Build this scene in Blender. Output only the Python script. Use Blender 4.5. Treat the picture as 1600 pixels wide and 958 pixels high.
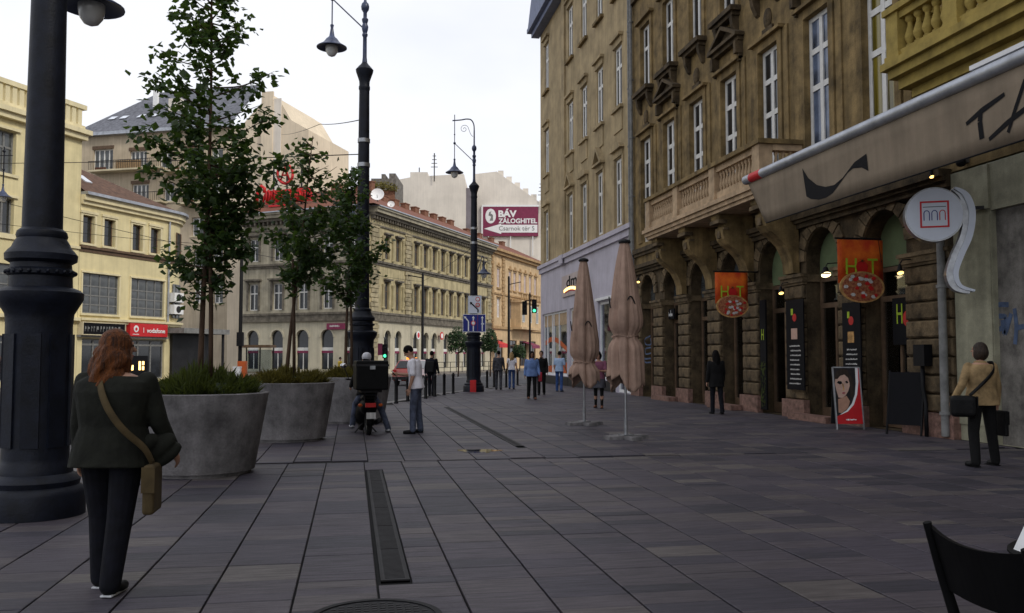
import bpy, bmesh, math, random
from mathutils import Vector, Matrix
random.seed(7)
for o in list(bpy.data.objects): bpy.data.objects.remove(o)
S = bpy.context.scene
C = S.collection
R = math.radians
# ------------------------------------------------------------------ camera
CAMH = 1.55; YAW = R(10.2); FPX = 1385.0; PIT = math.atan(78/FPX)
cd = bpy.data.cameras.new('camera'); cam = bpy.data.objects.new('camera', cd); C.objects.link(cam)
cam.location = (0, 0, CAMH); cam.rotation_euler = (R(90)+PIT, 0, -YAW)
cd.sensor_width = 36; cd.lens = FPX/1600*36; cd.clip_start = .05; cd.clip_end = 4000
S.camera = cam
S.render.resolution_x = 1024; S.render.resolution_y = 613
# ------------------------------------------------------------------ world, sun, exposure
SUN_AZ, SUN_EL = 140, 40
w = bpy.data.worlds.new('World'); S.world = w; w.use_nodes = True
nt = w.node_tree; N = nt.nodes; N.clear()
out = N.new('ShaderNodeOutputWorld'); bg = N.new('ShaderNodeBackground'); bg.inputs[1].default_value = .1
sky = N.new('ShaderNodeTexSky'); sky.sky_type = 'NISHITA'; sky.sun_disc = False
sky.sun_elevation = R(SUN_EL); sky.sun_rotation = R(SUN_AZ); sky.air_density = 1.0; sky.dust_density = 2.0
tc = N.new('ShaderNodeTexCoord'); mp = N.new('ShaderNodeMapping'); mp.inputs['Scale'].default_value = (1, 1, 2.2)
n1 = N.new('ShaderNodeTexNoise'); n1.inputs['Scale'].default_value = 1.7; n1.inputs['Detail'].default_value = 5; n1.inputs['Roughness'].default_value = .5
rp = N.new('ShaderNodeValToRGB'); rp.color_ramp.elements[0].position = .36; rp.color_ramp.elements[0].color = (.7, .7, .7, 1)
rp.color_ramp.elements[1].position = .62; rp.color_ramp.elements[1].color = (.97, .97, .97, 1)
mx = N.new('ShaderNodeMix'); mx.data_type = 'RGBA'
mx.inputs['B'].default_value = (8.3, 8.45, 8.95, 1)          # cloud deck
L = nt.links.new
L(tc.outputs['Generated'], mp.inputs[0]); L(mp.outputs[0], n1.inputs['Vector']); L(n1.outputs['Fac'], rp.inputs[0])
L(rp.outputs[0], mx.inputs['Factor']); L(sky.outputs[0], mx.inputs['A']); L(mx.outputs['Result'], bg.inputs[0]); L(bg.outputs[0], out.inputs[0])
sd = bpy.data.lights.new('sun', 'SUN'); sd.energy = 1.5; sd.angle = R(12); sd.color = (1, .95, .84)
so = bpy.data.objects.new('sun', sd); C.objects.link(so)
sv = Vector((math.sin(R(SUN_AZ))*math.cos(R(SUN_EL)), math.cos(R(SUN_AZ))*math.cos(R(SUN_EL)), math.sin(R(SUN_EL))))
so.rotation_euler = sv.to_track_quat('Z', 'Y').to_euler(); so.location = (30, -30, 60)
S.view_settings.view_transform = 'Standard'; S.view_settings.look = 'None'; S.view_settings.exposure = 0.3; S.view_settings.gamma = 1
S.render.engine = 'CYCLES'
# ------------------------------------------------------------------ pixel helpers (photo pixels, 1600x958)
def ray(px, py):
    x = (px-800)/FPX; y = (479-py)/FPX
    fw = math.cos(PIT)-y*math.sin(PIT); up = math.sin(PIT)+y*math.cos(PIT)
    return x*math.cos(YAW)+fw*math.sin(YAW), -x*math.sin(YAW)+fw*math.cos(YAW), up
def G(px, py, z=0.):
    X, Y, u = ray(px, py); t = (z-CAMH)/u; return Vector((X*t, Y*t, z))
def PX(px, py, Xw):
    X, Y, u = ray(px, py); t = Xw/X; return Y*t, CAMH+u*t
def PY(px, py, Yw):
    X, Y, u = ray(px, py); t = Yw/Y; return X*t, CAMH+u*t
def PL(px, py, o, az):
    X, Y, u = ray(px, py); d0, d1 = math.sin(R(az)), math.cos(R(az))
    D = -d0*Y+X*d1; s = (o[0]*Y-X*o[1])/D; t = (-d0*o[1]+d1*o[0])/D
    return s, CAMH+u*t
def AT(px, py, fwd):
    "point at camera depth fwd (metres along the view direction on the ground)"
    X, Y, u = ray(px, py); f = X*math.sin(YAW)+Y*math.cos(YAW); t = fwd/f
    return Vector((X*t, Y*t, CAMH+u*t))
# ------------------------------------------------------------------ materials
MT = {}
def mat(name, col, rough=.8, var=.15, scale=3., bump=0., bscale=None, metal=0., streak=0., col2=None, spec=.3, emit=None, estr=1., isl=0., fine=0., sx=(1,1,1), coat=0., speck=0.):
    m = bpy.data.materials.new(name); m.use_nodes = True; nt = m.node_tree; n = nt.nodes; l = nt.links.new
    b = n['Principled BSDF']; b.inputs['Roughness'].default_value = rough; b.inputs['Metallic'].default_value = metal
    b.inputs['Specular IOR Level'].default_value = spec
    if coat: b.inputs['Coat Weight'].default_value = coat
    c = (*col, 1); MT[name] = m
    if emit:
        b.inputs['Emission Color'].default_value = (*emit, 1); b.inputs['Emission Strength'].default_value = estr
    t = n.new('ShaderNodeTexCoord'); mpp = n.new('ShaderNodeMapping'); mpp.inputs['Scale'].default_value = sx
    l(t.outputs['Object'], mpp.inputs[0]); vec = mpp.outputs[0]
    noi = n.new('ShaderNodeTexNoise'); noi.inputs['Scale'].default_value = scale; noi.inputs['Detail'].default_value = 6; noi.inputs['Roughness'].default_value = .62
    l(vec, noi.inputs['Vector'])
    mxx = n.new('ShaderNodeMix'); mxx.data_type = 'RGBA'
    c2 = col2 if col2 else tuple(x*(1-2.2*var) if 1-2.2*var > .08 else x*.08 for x in col)
    hi = tuple(min(1, x*(1+var)) for x in col) if not col2 else col
    mxx.inputs['A'].default_value = (*hi, 1); mxx.inputs['B'].default_value = (*c2, 1)
    rr = n.new('ShaderNodeMapRange'); rr.inputs[1].default_value = .36; rr.inputs[2].default_value = .68
    l(noi.outputs['Fac'], rr.inputs[0]); l(rr.outputs[0], mxx.inputs['Factor'])
    res = mxx.outputs['Result']
    def mul(a, fac_socket, lo):
        q = n.new('ShaderNodeMapRange'); q.inputs[1].default_value = .35; q.inputs[2].default_value = .7; q.inputs[3].default_value = 1.; q.inputs[4].default_value = lo
        l(fac_socket, q.inputs[0]); k = n.new('ShaderNodeMix'); k.data_type = 'RGBA'; k.blend_type = 'MULTIPLY'; k.inputs['Factor'].default_value = 1
        l(a, k.inputs['A']); l(q.outputs[0], k.inputs['B']); return k.outputs['Result']
    if streak:
        m2 = n.new('ShaderNodeMapping'); m2.inputs['Scale'].default_value = (2.6, 2.6, .16); l(t.outputs['Object'], m2.inputs[0])
        n2 = n.new('ShaderNodeTexNoise'); n2.inputs['Scale'].default_value = 1.6; n2.inputs['Detail'].default_value = 7; n2.inputs['Roughness'].default_value = .65
        l(m2.outputs[0], n2.inputs['Vector']); res = mul(res, n2.outputs['Fac'], 1-streak)
    if fine:
        n3 = n.new('ShaderNodeTexNoise'); n3.inputs['Scale'].default_value = 40; n3.inputs['Detail'].default_value = 3; l(vec, n3.inputs['Vector'])
        res = mul(res, n3.outputs['Fac'], 1-fine)
    if isl:
        g = n.new('ShaderNodeNewGeometry'); oi = n.new('ShaderNodeObjectInfo'); ad = n.new('ShaderNodeMath'); ad.operation = 'ADD'
        l(g.outputs['Random Per Island'], ad.inputs[0]); l(oi.outputs['Random'], ad.inputs[1])
        fr = n.new('ShaderNodeMath'); fr.operation = 'FRACT'; l(ad.outputs[0], fr.inputs[0])
        q = n.new('ShaderNodeMapRange'); q.inputs[3].default_value = 1-isl; q.inputs[4].default_value = 1+isl*.8; l(fr.outputs[0], q.inputs[0])
        k = n.new('ShaderNodeMix'); k.data_type = 'RGBA'; k.blend_type = 'MULTIPLY'; k.inputs['Factor'].default_value = 1
        l(res, k.inputs['A']); l(q.outputs[0], k.inputs['B']); res = k.outputs['Result']
    l(res, b.inputs['Base Color'])
    if bump:
        nb = n.new('ShaderNodeTexNoise'); nb.inputs['Scale'].default_value = bscale or scale*6; nb.inputs['Detail'].default_value = 5; l(vec, nb.inputs['Vector'])
        bp = n.new('ShaderNodeBump'); bp.inputs['Strength'].default_value = bump; bp.inputs['Distance'].default_value = .03
        l(nb.outputs['Fac'], bp.inputs['Height']); l(bp.outputs[0], b.inputs['Normal'])
    return m
def glass(name, tint, trans):
    m = bpy.data.materials.new(name); m.use_nodes = True; nt = m.node_tree; n = nt.nodes; l = nt.links.new
    n.remove(n['Principled BSDF']); o = n['Material Output']; tr = n.new('ShaderNodeBsdfTransparent'); tr.inputs[0].default_value = (*tint, 1)
    gl = n.new('ShaderNodeBsdfGlossy'); gl.inputs['Roughness'].default_value = .03; gl.inputs[0].default_value = (.9, .92, .95, 1)
    f = n.new('ShaderNodeFresnel'); f.inputs[0].default_value = 1.5; a = n.new('ShaderNodeMath'); a.operation = 'ADD'; a.inputs[1].default_value = 1-trans; a.use_clamp = True
    l(f.outputs[0], a.inputs[0]); mx = n.new('ShaderNodeMixShader'); l(a.outputs[0], mx.inputs[0]); l(tr.outputs[0], mx.inputs[1]); l(gl.outputs[0], mx.inputs[2]); l(mx.outputs[0], o.inputs[0])
    MT[name] = m; return m
mat('asphalt', (.085, .083, .088), .85, .2, 1.2, .25, 60, fine=.3)
mat('paver', (.066, .057, .066), .6, .3, 5, .35, 30, isl=.5, fine=.2, sx=(1, 7, 7), col2=(.028, .025, .031), spec=.5)
mat('joint', (.008, .0075, .008), .9, .2, 8)
mat('kerb', (.2, .19, .185), .8, .2, 4, .2, 40, isl=.15)
mat('farpave', (.21, .185, .16), .85, .2, .8, .1, 30, fine=.2)
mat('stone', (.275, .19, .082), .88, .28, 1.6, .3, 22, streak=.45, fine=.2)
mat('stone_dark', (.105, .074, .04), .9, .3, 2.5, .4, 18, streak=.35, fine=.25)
mat('stone_block', (.165, .118, .066), .88, .32, 3, .6, 14, isl=.25, fine=.25)
mat('balcony_stone', (.5, .36, .225), .85, .15, 3, .15, 30, streak=.2)
mat('balcony_ochre', (.38, .28, .075), .85, .15, 3, .15, 30, streak=.15)
mat('pink_granite', (.25, .145, .115), .6, .25, 9, .1, 50, fine=.3)
mat('shop_stucco', (.44, .34, .195), .9, .16, .9, .12, 20, streak=.32, fine=.08)
mat('shop_grey', (.52, .49, .56), .75, .08, .7, .05, 20, streak=.15)
mat('pale_stone', (.36, .345, .245), .85, .16, 2, .15, 24, streak=.25, fine=.15)
mat('grey_stone', (.2, .185, .165), .85, .25, 3, .15, 20, streak=.3, fine=.2)
mat('yellow', (.73, .635, .37), .9, .07, .8, .08, 20, streak=.16)
mat('yellow_trim', (.75, .66, .42), .9, .06, 1, .05, 20, streak=.15)
mat('cream', (.62, .54, .37), .9, .1, .5, .08, 20, streak=.2)
mat('corner_shade_grey', (.4, .36, .27), .9, .15, 1, .1, 20, streak=.4)  # corner stucco, square side's shaded look put into the colour; cornices share it
mat('corner_lit_yellow', (.5, .425, .25), .9, .13, 1, .1, 20, streak=.42)  # same stucco, with the street side's sunlit look put into the colour
mat('corner_trim', (.165, .145, .115), .9, .25, 2, .1, 20, streak=.3)
mat('corner_ground', (.52, .475, .36), .9, .08, .8, .06, 20, streak=.2)
mat('quoin', (.37, .315, .2), .9, .2, 2, .2, 15, isl=.2, streak=.2)
mat('orange_stucco', (.6, .43, .25), .9, .1, 1, .08, 20, streak=.25)
mat('orange_trim', (.42, .275, .14), .9, .15, 2, .08, 20, streak=.2)
mat('lilac_panel', (.5, .42, .4), .9, .1, 1)
mat('firewall', (.72, .665, .59), .92, .06, .35, .06, 12, streak=.12)
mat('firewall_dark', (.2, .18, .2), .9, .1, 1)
mat('apartment', (.5, .415, .3), .92, .1, .4, .06, 14, streak=.22)
mat('apartment_gable', (.7, .595, .45), .92, .07, .3, .05, 14, streak=.16)
mat('roof_tile', (.2, .075, .045), .85, .25, 4, .5, 16, col2=(.12, .05, .035), sx=(1, 1, 3))
mat('roof_brown', (.115, .065, .045), .85, .2, 4, .4, 18)
mat('roof_slate', (.13, .135, .16), .7, .2, 3, .3, 12)
mat('brick', (.2, .095, .06), .9, .2, 5, .2, 20)
mat('zinc', (.42, .44, .48), .45, .12, 3, metal=.6)
mat('eave_blue', (.16, .19, .3), .6, .1, 3)
mat('white_frame', (.72, .71, .68), .5, .06, 5, streak=.15)
mat('brown_frame', (.12, .075, .045), .6, .15, 5)
mat('grey_frame', (.2, .2, .195), .6, .15, 5)
mat('pane', (.02, .023, .028), .06, .3, .7, spec=.55)
mat('pane_grey', (.075, .082, .085), .1, .3, .9, spec=.55)
mat('pane_blue', (.1, .13, .2), .12, .4, .9, spec=.5)
mat('pane_yellow', (.16, .125, .014), .12, .5, .9, spec=.55, sx=(7, 7, .3))
mat('curtain', (.55, .54, .52), .8, .15, 6, sx=(6, 6, .3))
mat('curtain_yellow', (.5, .38, .06), .8, .15, 6, sx=(6, 6, .3))
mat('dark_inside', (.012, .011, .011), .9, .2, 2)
mat('shop_dark', (.014, .014, .016), .5, .2, 2)
mat('iron', (.0065, .009, .018), .5, .25, 6, .1, 40, spec=.25, fine=.15)
mat('iron_black', (.006, .006, .0075), .6, .2, 6, spec=.2)
mat('steel', (.4, .41, .43), .35, .15, 6, metal=.8)
mat('steel_dark', (.022, .021, .023), .65, .2, 6, metal=.1)
mat('lamp_blue', (.035, .05, .11), .4, .2, 5, spec=.5)
mat('lamp_glass', (.7, .7, .68), .2, .05, 3, spec=.5)
mat('concrete', (.25, .238, .24), .9, .25, 2.2, .3, 30, streak=.35, fine=.2)
mat('soil', (.03, .022, .015), .95, .3, 10, .5, 30)
mat('bark', (.075, .045, .028), .9, .25, 8, .5, 30, sx=(1, 1, .25))
mat('leaf', (.03, .062, .017), .55, .3, 2, isl=.6, spec=.35)
mat('leaf_dark', (.024, .05, .015), .6, .3, 3, isl=.45, spec=.25)
mat('shrub', (.055, .072, .018), .7, .3, 4, isl=.5, spec=.2)
mat('shrub_warm', (.11, .095, .022), .7, .3, 4, isl=.5, spec=.2)
mat('parasol', (.41, .275, .21), .9, .12, 3, .25, 60, streak=.2)
mat('strap_black', (.01, .01, .011), .7, .1, 5)
mat('awning', (.25, .198, .142), .9, .07, 1.5, .12, 80, streak=.2)
mat('ink', (.005, .005, .007), .7, .1, 5, spec=.15)
mat('white', (.78, .78, .78), .6, .03, 4)
mat('sign_white', (.62, .66, .74), .35, .03, 2)
mat('red', (.5, .01, .015), .4, .08, 3)
mat('sign_red', (.55, .02, .025), .5, .06, 3)
mat('maroon', (.2, .028, .072), .6, .07, 2)
mat('blue_sign', (.012, .022, .2), .4, .06, 3)
mat('orange', (.5, .1, .02), .6, .1, 3)
mat('banner', (.5, .035, .01), .7, .5, 2.6, col2=(.75, .17, .015))
mat('lime', (.36, .5, .03), .5, .1, 3)
mat('crust', (.5, .28, .1), .8, .3, 8)
mat('salami', (.2, .035, .02), .7, .4, 20, col2=(.45, .2, .09))
mat('poster_dark', (.016, .012, .014), .4, .3, 3)
mat('skin', (.42, .235, .16), .55, .08, 8)
mat('skin_pale', (.52, .34, .27), .5, .08, 8)
mat('skin_brown', (.2, .105, .065), .55, .08, 8)
mat('lips', (.35, .09, .1), .5, .1, 8)
mat('hair_black', (.006, .005, .005), .8, .3, 14, .4, 60, sx=(3, 3, .4), spec=.1)
mat('hair_auburn', (.19, .055, .008), .55, .4, 12, .8, 50, col2=(.025, .009, .004), sx=(3, 3, .35))
mat('hair_brown', (.03, .018, .011), .55, .3, 14, .5, 60, sx=(3, 3, .4))
mat('hair_blond', (.34, .22, .09), .55, .3, 14, .5, 60, sx=(3, 3, .4))
mat('olive_cloth', (.0115, .0125, .0085), .9, .25, 6, .5, 11)
mat('navy_denim', (.0035, .004, .0085), .9, .25, 8, .4, 12)
mat('denim', (.085, .1, .15), .9, .25, 7, .4, 13)
mat('denim_blue', (.04, .085, .24), .9, .25, 7, .4, 13)
mat('white_cloth', (.84, .82, .88), .9, .06, 5, .5, 10)
mat('sky_cloth', (.35, .47, .66), .9, .1, 5, .4, 11)
mat('blue_cloth', (.13, .21, .42), .9, .15, 5, .4, 11)
mat('tan_cloth', (.33, .225, .11), .9, .2, 5, .9, 9)
mat('black_cloth', (.0045, .0044, .0048), .9, .25, 6, .5, 11)
mat('grey_cloth', (.06, .06, .072), .9, .3, 9, .4, 12)
mat('pink_cloth', (.2, .07, .115), .9, .15, 5, .4, 11)
mat('yellow_cloth', (.6, .42, .05), .9, .12, 5, .4, 11)
mat('red_cloth', (.4, .03, .05), .9, .12, 5)
mat('leather_black', (.0045, .0045, .005), .6, .25, 8, .2, 40, spec=.2)
mat('canvas_tan', (.085, .06, .027), .9, .15, 8)
mat('shoe_white', (.55, .56, .58), .6, .1, 8)
mat('car_red', (.42, .035, .018), .25, .06, 2, coat=.8, spec=.5)
mat('tyre', (.012, .012, .012), .85, .2, 10)
mat('chrome', (.6, .6, .62), .15, .05, 4, metal=1)
mat('helmet', (.5, .5, .54), .3, .08, 4, spec=.5)
mat('plastic_black', (.0035, .0035, .004), .6, .2, 6, spec=.15)
mat('lamp_on', (.9, .8, .5), .5, 0, 1, emit=(1, .78, .42), estr=4)
mat('warm_glow_small', (.9, .7, .3), .5, 0, 1, emit=(1, .6, .18), estr=3)
mat('green_on', (.1, .8, .3), .5, 0, 1, emit=(.08, 1, .45), estr=1.6)
mat('amber_on', (.9, .4, .1), .5, 0, 1, emit=(1, .3, .03), estr=1.5)
mat('neon_red', (.5, .02, .02), .4, .1, 3)
mat('water', (.01, .01, .012), .03, .1, 2, spec=.6)
mat('graffiti', (.07, .1, .17), .9, .2, 6)
mat('panel_green', (.13, .17, .085), .8, .1, 2)
mat('ceramic_brown', (.16, .06, .03), .7, .1, 5)
mat('chair_black', (.0025, .0025, .003), .6, .2, 6, spec=.15)
glass('shop_glass', (.75, .8, .82), .9)
def paver_mat():
    m = MT['paver']; n = m.node_tree.nodes; l = m.node_tree.links.new; b = n['Principled BSDF']
    g = n.new('ShaderNodeNewGeometry'); oi = n.new('ShaderNodeObjectInfo'); ad = n.new('ShaderNodeMath'); ad.operation = 'ADD'; fr = n.new('ShaderNodeMath'); fr.operation = 'FRACT'
    l(g.outputs['Random Per Island'], ad.inputs[0]); l(oi.outputs['Random'], ad.inputs[1]); l(ad.outputs[0], fr.inputs[0])
    r = n.new('ShaderNodeValToRGB'); e = r.color_ramp.elements; e[0].position = 0; e[0].color = (.025, .023, .033, 1); e[1].position = 1; e[1].color = (.1, .087, .082, 1)
    for p, c in ((.22, (.038, .033, .047, 1)), (.5, (.052, .043, .056, 1)), (.78, (.06, .05, .059, 1)), (.93, (.076, .064, .065, 1))): x = e.new(p); x.color = c
    l(fr.outputs[0], r.inputs[0])
    t = n.new('ShaderNodeTexCoord'); mp = n.new('ShaderNodeMapping'); mp.inputs['Scale'].default_value = (1.2, 11, 1); geo = n.new('ShaderNodeVectorMath'); geo.operation = 'ADD'; sc = n.new('ShaderNodeVectorMath'); sc.operation = 'SCALE'; sc.inputs[3].default_value = 37.
    l(g.outputs['Position'], geo.inputs[0]); cb = n.new('ShaderNodeCombineXYZ'); l(fr.outputs[0], cb.inputs[0]); l(fr.outputs[0], cb.inputs[1]); l(cb.outputs[0], sc.inputs[0]); l(sc.outputs[0], geo.inputs[1]); l(geo.outputs[0], mp.inputs[0])
    no = n.new('ShaderNodeTexNoise'); no.inputs['Scale'].default_value = 2.4; no.inputs['Detail'].default_value = 7; no.inputs['Roughness'].default_value = .65; l(mp.outputs[0], no.inputs['Vector'])
    q = n.new('ShaderNodeMapRange'); q.inputs[1].default_value = .3; q.inputs[2].default_value = .72; q.inputs[3].default_value = 1.55; q.inputs[4].default_value = .5; l(no.outputs['Fac'], q.inputs[0])
    k = n.new('ShaderNodeMix'); k.data_type = 'RGBA'; k.blend_type = 'MULTIPLY'; k.inputs['Factor'].default_value = 1; l(r.outputs[0], k.inputs['A']); l(q.outputs[0], k.inputs['B'])
    n2 = n.new('ShaderNodeTexNoise'); n2.inputs['Scale'].default_value = .55; n2.inputs['Detail'].default_value = 5; l(g.outputs['Position'], n2.inputs['Vector']); q2 = n.new('ShaderNodeMapRange'); q2.inputs[1].default_value = .35; q2.inputs[2].default_value = .7; q2.inputs[3].default_value = 1.15; q2.inputs[4].default_value = .78; l(n2.outputs['Fac'], q2.inputs[0])
    k2 = n.new('ShaderNodeMix'); k2.data_type = 'RGBA'; k2.blend_type = 'MULTIPLY'; k2.inputs['Factor'].default_value = 1; l(k.outputs['Result'], k2.inputs['A']); l(q2.outputs[0], k2.inputs['B'])
    l(k2.outputs['Result'], b.inputs['Base Color'])
    rr = n.new('ShaderNodeMapRange'); rr.inputs[3].default_value = .42; rr.inputs[4].default_value = .72; l(no.outputs['Fac'], rr.inputs[0]); l(rr.outputs[0], b.inputs['Roughness'])
paver_mat()
def translucent(name, col, fac):
    m = MT[name]; n = m.node_tree.nodes; l = m.node_tree.links.new; t = n.new('ShaderNodeBsdfTranslucent'); t.inputs[0].default_value = (*col, 1)
    x = n.new('ShaderNodeMixShader'); x.inputs[0].default_value = fac; l(n['Principled BSDF'].outputs[0], x.inputs[1]); l(t.outputs[0], x.inputs[2]); l(x.outputs[0], n['Material Output'].inputs[0])
translucent('leaf', (.1, .17, .025), .35); translucent('shrub', (.12, .15, .02), .25); translucent('shrub_warm', (.16, .13, .02), .25)
# ------------------------------------------------------------------ mesh builder
class MB:
    def __init__(s): s.v = []; s.f = []
    def poly(s, pts):
        i = len(s.v); s.v += [tuple(p) for p in pts]; s.f.append(tuple(range(i, i+len(pts)))); return s
    def box(s, x0, y0, z0, x1, y1, z1, skip=''):
        i = len(s.v); s.v += [(x0,y0,z0),(x1,y0,z0),(x1,y1,z0),(x0,y1,z0),(x0,y0,z1),(x1,y0,z1),(x1,y1,z1),(x0,y1,z1)]
        F = dict(b=(3,2,1,0), t=(4,5,6,7), f=(0,1,5,4), r=(1,2,6,5), k=(2,3,7,6), l=(3,0,4,7))
        s.f += [tuple(i+q for q in F[k]) for k in F if k not in skip]; return s
    def xbox(s, M, x, y, z):
        i = len(s.v); 
        for dz in (-1, 1):
            for dx, dy in ((-1,-1),(1,-1),(1,1),(-1,1)): s.v.append(tuple(M @ Vector((dx*x/2, dy*y/2, dz*z/2))))
        s.f += [tuple(i+q for q in F) for F in ((3,2,1,0),(4,5,6,7),(0,1,5,4),(1,2,6,5),(2,3,7,6),(3,0,4,7))]; return s
    def tube(s, p0, p1, r0, r1=None, n=10, cap=True):
        return s.path([p0, p1], [r0, r0 if r1 is None else r1], n, cap)
    def path(s, pts, rs, n=8, cap=True):
        pts = [Vector(p) for p in pts]
        if not isinstance(rs, (list, tuple)): rs = [rs]*len(pts)
        rings = []; ref = None
        for k, p in enumerate(pts):
            d = (pts[min(k+1, len(pts)-1)]-pts[max(k-1, 0)]).normalized()
            if ref is None:
                ref = Vector((0,0,1)) if abs(d.z) < .9 else Vector((1,0,0))
            a = d.cross(ref); a = a.normalized() if a.length > 1e-6 else d.orthogonal().normalized(); b = a.cross(d).normalized(); ref = b
            i = len(s.v); rings.append(i)
            for q in range(n):
                t = 2*math.pi*q/n; s.v.append(tuple(p+(a*math.cos(t)+b*math.sin(t))*rs[k]))
        for k in range(len(rings)-1):
            for q in range(n):
                s.f.append((rings[k]+q, rings[k]+(q+1) % n, rings[k+1]+(q+1) % n, rings[k+1]+q))
        if cap:
            s.f.append(tuple(rings[0]+q for q in reversed(range(n)))); s.f.append(tuple(rings[-1]+q for q in range(n)))
        return s
    def lathe(s, prof, n=24, c=(0,0,0), wob=None):
        rings = []
        for k, (r, z) in enumerate(prof):
            i = len(s.v); rings.append(i)
            for q in range(n):
                t = 2*math.pi*q/n; rr = r*(wob(t, z) if wob else 1); s.v.append((c[0]+rr*math.cos(t), c[1]+rr*math.sin(t), c[2]+z))
        for k in range(len(rings)-1):
            for q in range(n): s.f.append((rings[k]+q, rings[k]+(q+1) % n, rings[k+1]+(q+1) % n, rings[k+1]+q))
        s.f.append(tuple(rings[0]+q for q in reversed(range(n)))); s.f.append(tuple(rings[-1]+q for q in range(n)))
        return s
    def prism(s, poly, d0, d1, M=None):
        "poly in local (x,z), extruded along y from d0 to d1"
        n = len(poly); i = len(s.v); T = M or Matrix()
        s.v += [tuple(T @ Vector((p[0], d0, p[1]))) for p in poly]+[tuple(T @ Vector((p[0], d1, p[1]))) for p in poly]
        s.f.append(tuple(i+q for q in range(n))); s.f.append(tuple(i+n+q for q in reversed(range(n))))
        for q in range(n): s.f.append((i+(q+1) % n, i+q, i+n+q, i+n+(q+1) % n))
        return s
    def ball(s, c, rx, ry=None, rz=None, nu=14, nv=9, M=None):
        ry = rx if ry is None else ry; rz = rx if rz is None else rz; c = Vector(c); T = M or Matrix.Identity(3)
        i = len(s.v); s.v.append(tuple(c+T @ Vector((0, 0, -rz))))
        for k in range(1, nv):
            ph = -math.pi/2+math.pi*k/nv
            for q in range(nu):
                t = 2*math.pi*q/nu; s.v.append(tuple(c+T @ Vector((rx*math.cos(ph)*math.cos(t), ry*math.cos(ph)*math.sin(t), rz*math.sin(ph)))))
        s.v.append(tuple(c+T @ Vector((0, 0, rz)))); e = len(s.v)-1
        for q in range(nu):
            s.f.append((i, i+1+(q+1) % nu, i+1+q)); s.f.append((e, e-nu+q, e-nu+(q+1) % nu))
        for k in range(nv-2):
            for q in range(nu):
                a = i+1+k*nu; s.f.append((a+q, a+(q+1) % nu, a+nu+(q+1) % nu, a+nu+q))
        return s
    def grid(s, rows):
        "rows of points with shared vertices"
        I = []
        for r in rows:
            I.append([len(s.v)+k for k in range(len(r))]); s.v += [tuple(p) for p in r]
        for a, b in zip(I, I[1:]):
            for k in range(len(a)-1): s.f.append((a[k], a[k+1], b[k+1], b[k]))
        return s
    def mesh(s, name, m, smooth=False):
        me = bpy.data.meshes.new(name); me.from_pydata(s.v, [], s.f); me.update()
        if m: me.materials.append(MT[m] if isinstance(m, str) else m)
        if smooth:
            for p in me.polygons: p.use_smooth = True
            if smooth is not True: me.set_sharp_from_angle(angle=R(smooth))
        return me
    def build(s, name, m, parent=None, loc=(0,0,0), rz=0., smooth=False):
        return ob(name, s.mesh(name, m, smooth), parent, loc, rz)
def ob(name, me, parent=None, loc=(0,0,0), rz=0.):
    o = bpy.data.objects.new(name, me); C.objects.link(o); o.parent = parent; o.location = loc; o.rotation_euler = (0, 0, rz); return o
def tag(o, label=None, cat=None, group=None, kind=None):
    if label: o['label'] = label
    if cat: o['category'] = cat
    if group: o['group'] = group
    if kind: o['kind'] = kind
    return o
def thing(name, label, cat, loc=(0,0,0), rz=0., group=None):
    return tag(ob(name, None, None, loc, rz), label, cat, group)
def copy_tree(o, parent=None):
    c = o.copy(); C.objects.link(c); c.parent = parent
    for ch in KIDS.get(o.name, []): copy_tree(ch, c)
    return c
KIDS = {}
def index_kids(root):
    for o in C.objects:
        if o.parent: KIDS.setdefault(o.parent.name, []); 
    for o in C.objects:
        if o.parent and o not in KIDS[o.parent.name]: KIDS[o.parent.name].append(o)
def text_mb(body, width=None, height=None, ext=.01, bold=0., shear=0., align='LEFT'):
    "lettering facing -y, lower left at the origin"
    cu = bpy.data.curves.new('t', 'FONT'); cu.body = body; cu.extrude = ext; cu.offset = bold; cu.shear = shear; cu.resolution_u = 3
    o = bpy.data.objects.new('t', cu); C.objects.link(o); bpy.context.view_layer.update()
    me = o.to_mesh(); v = [tuple(p.co) for p in me.vertices]; f = [tuple(p.vertices) for p in me.polygons]; o.to_mesh_clear()
    bpy.data.objects.remove(o); bpy.data.curves.remove(cu)
    x0 = min(p[0] for p in v); x1 = max(p[0] for p in v); y0 = min(p[1] for p in v); y1 = max(p[1] for p in v)
    sx = width/(x1-x0) if width else None; sy = height/(y1-y0) if height else None; sx = sx or sy; sy = sy or sx
    b = MB(); b.v = [((p[0]-x0)*sx, -p[2], (p[1]-y0)*sy) for p in v]; b.f = f; return b
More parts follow.
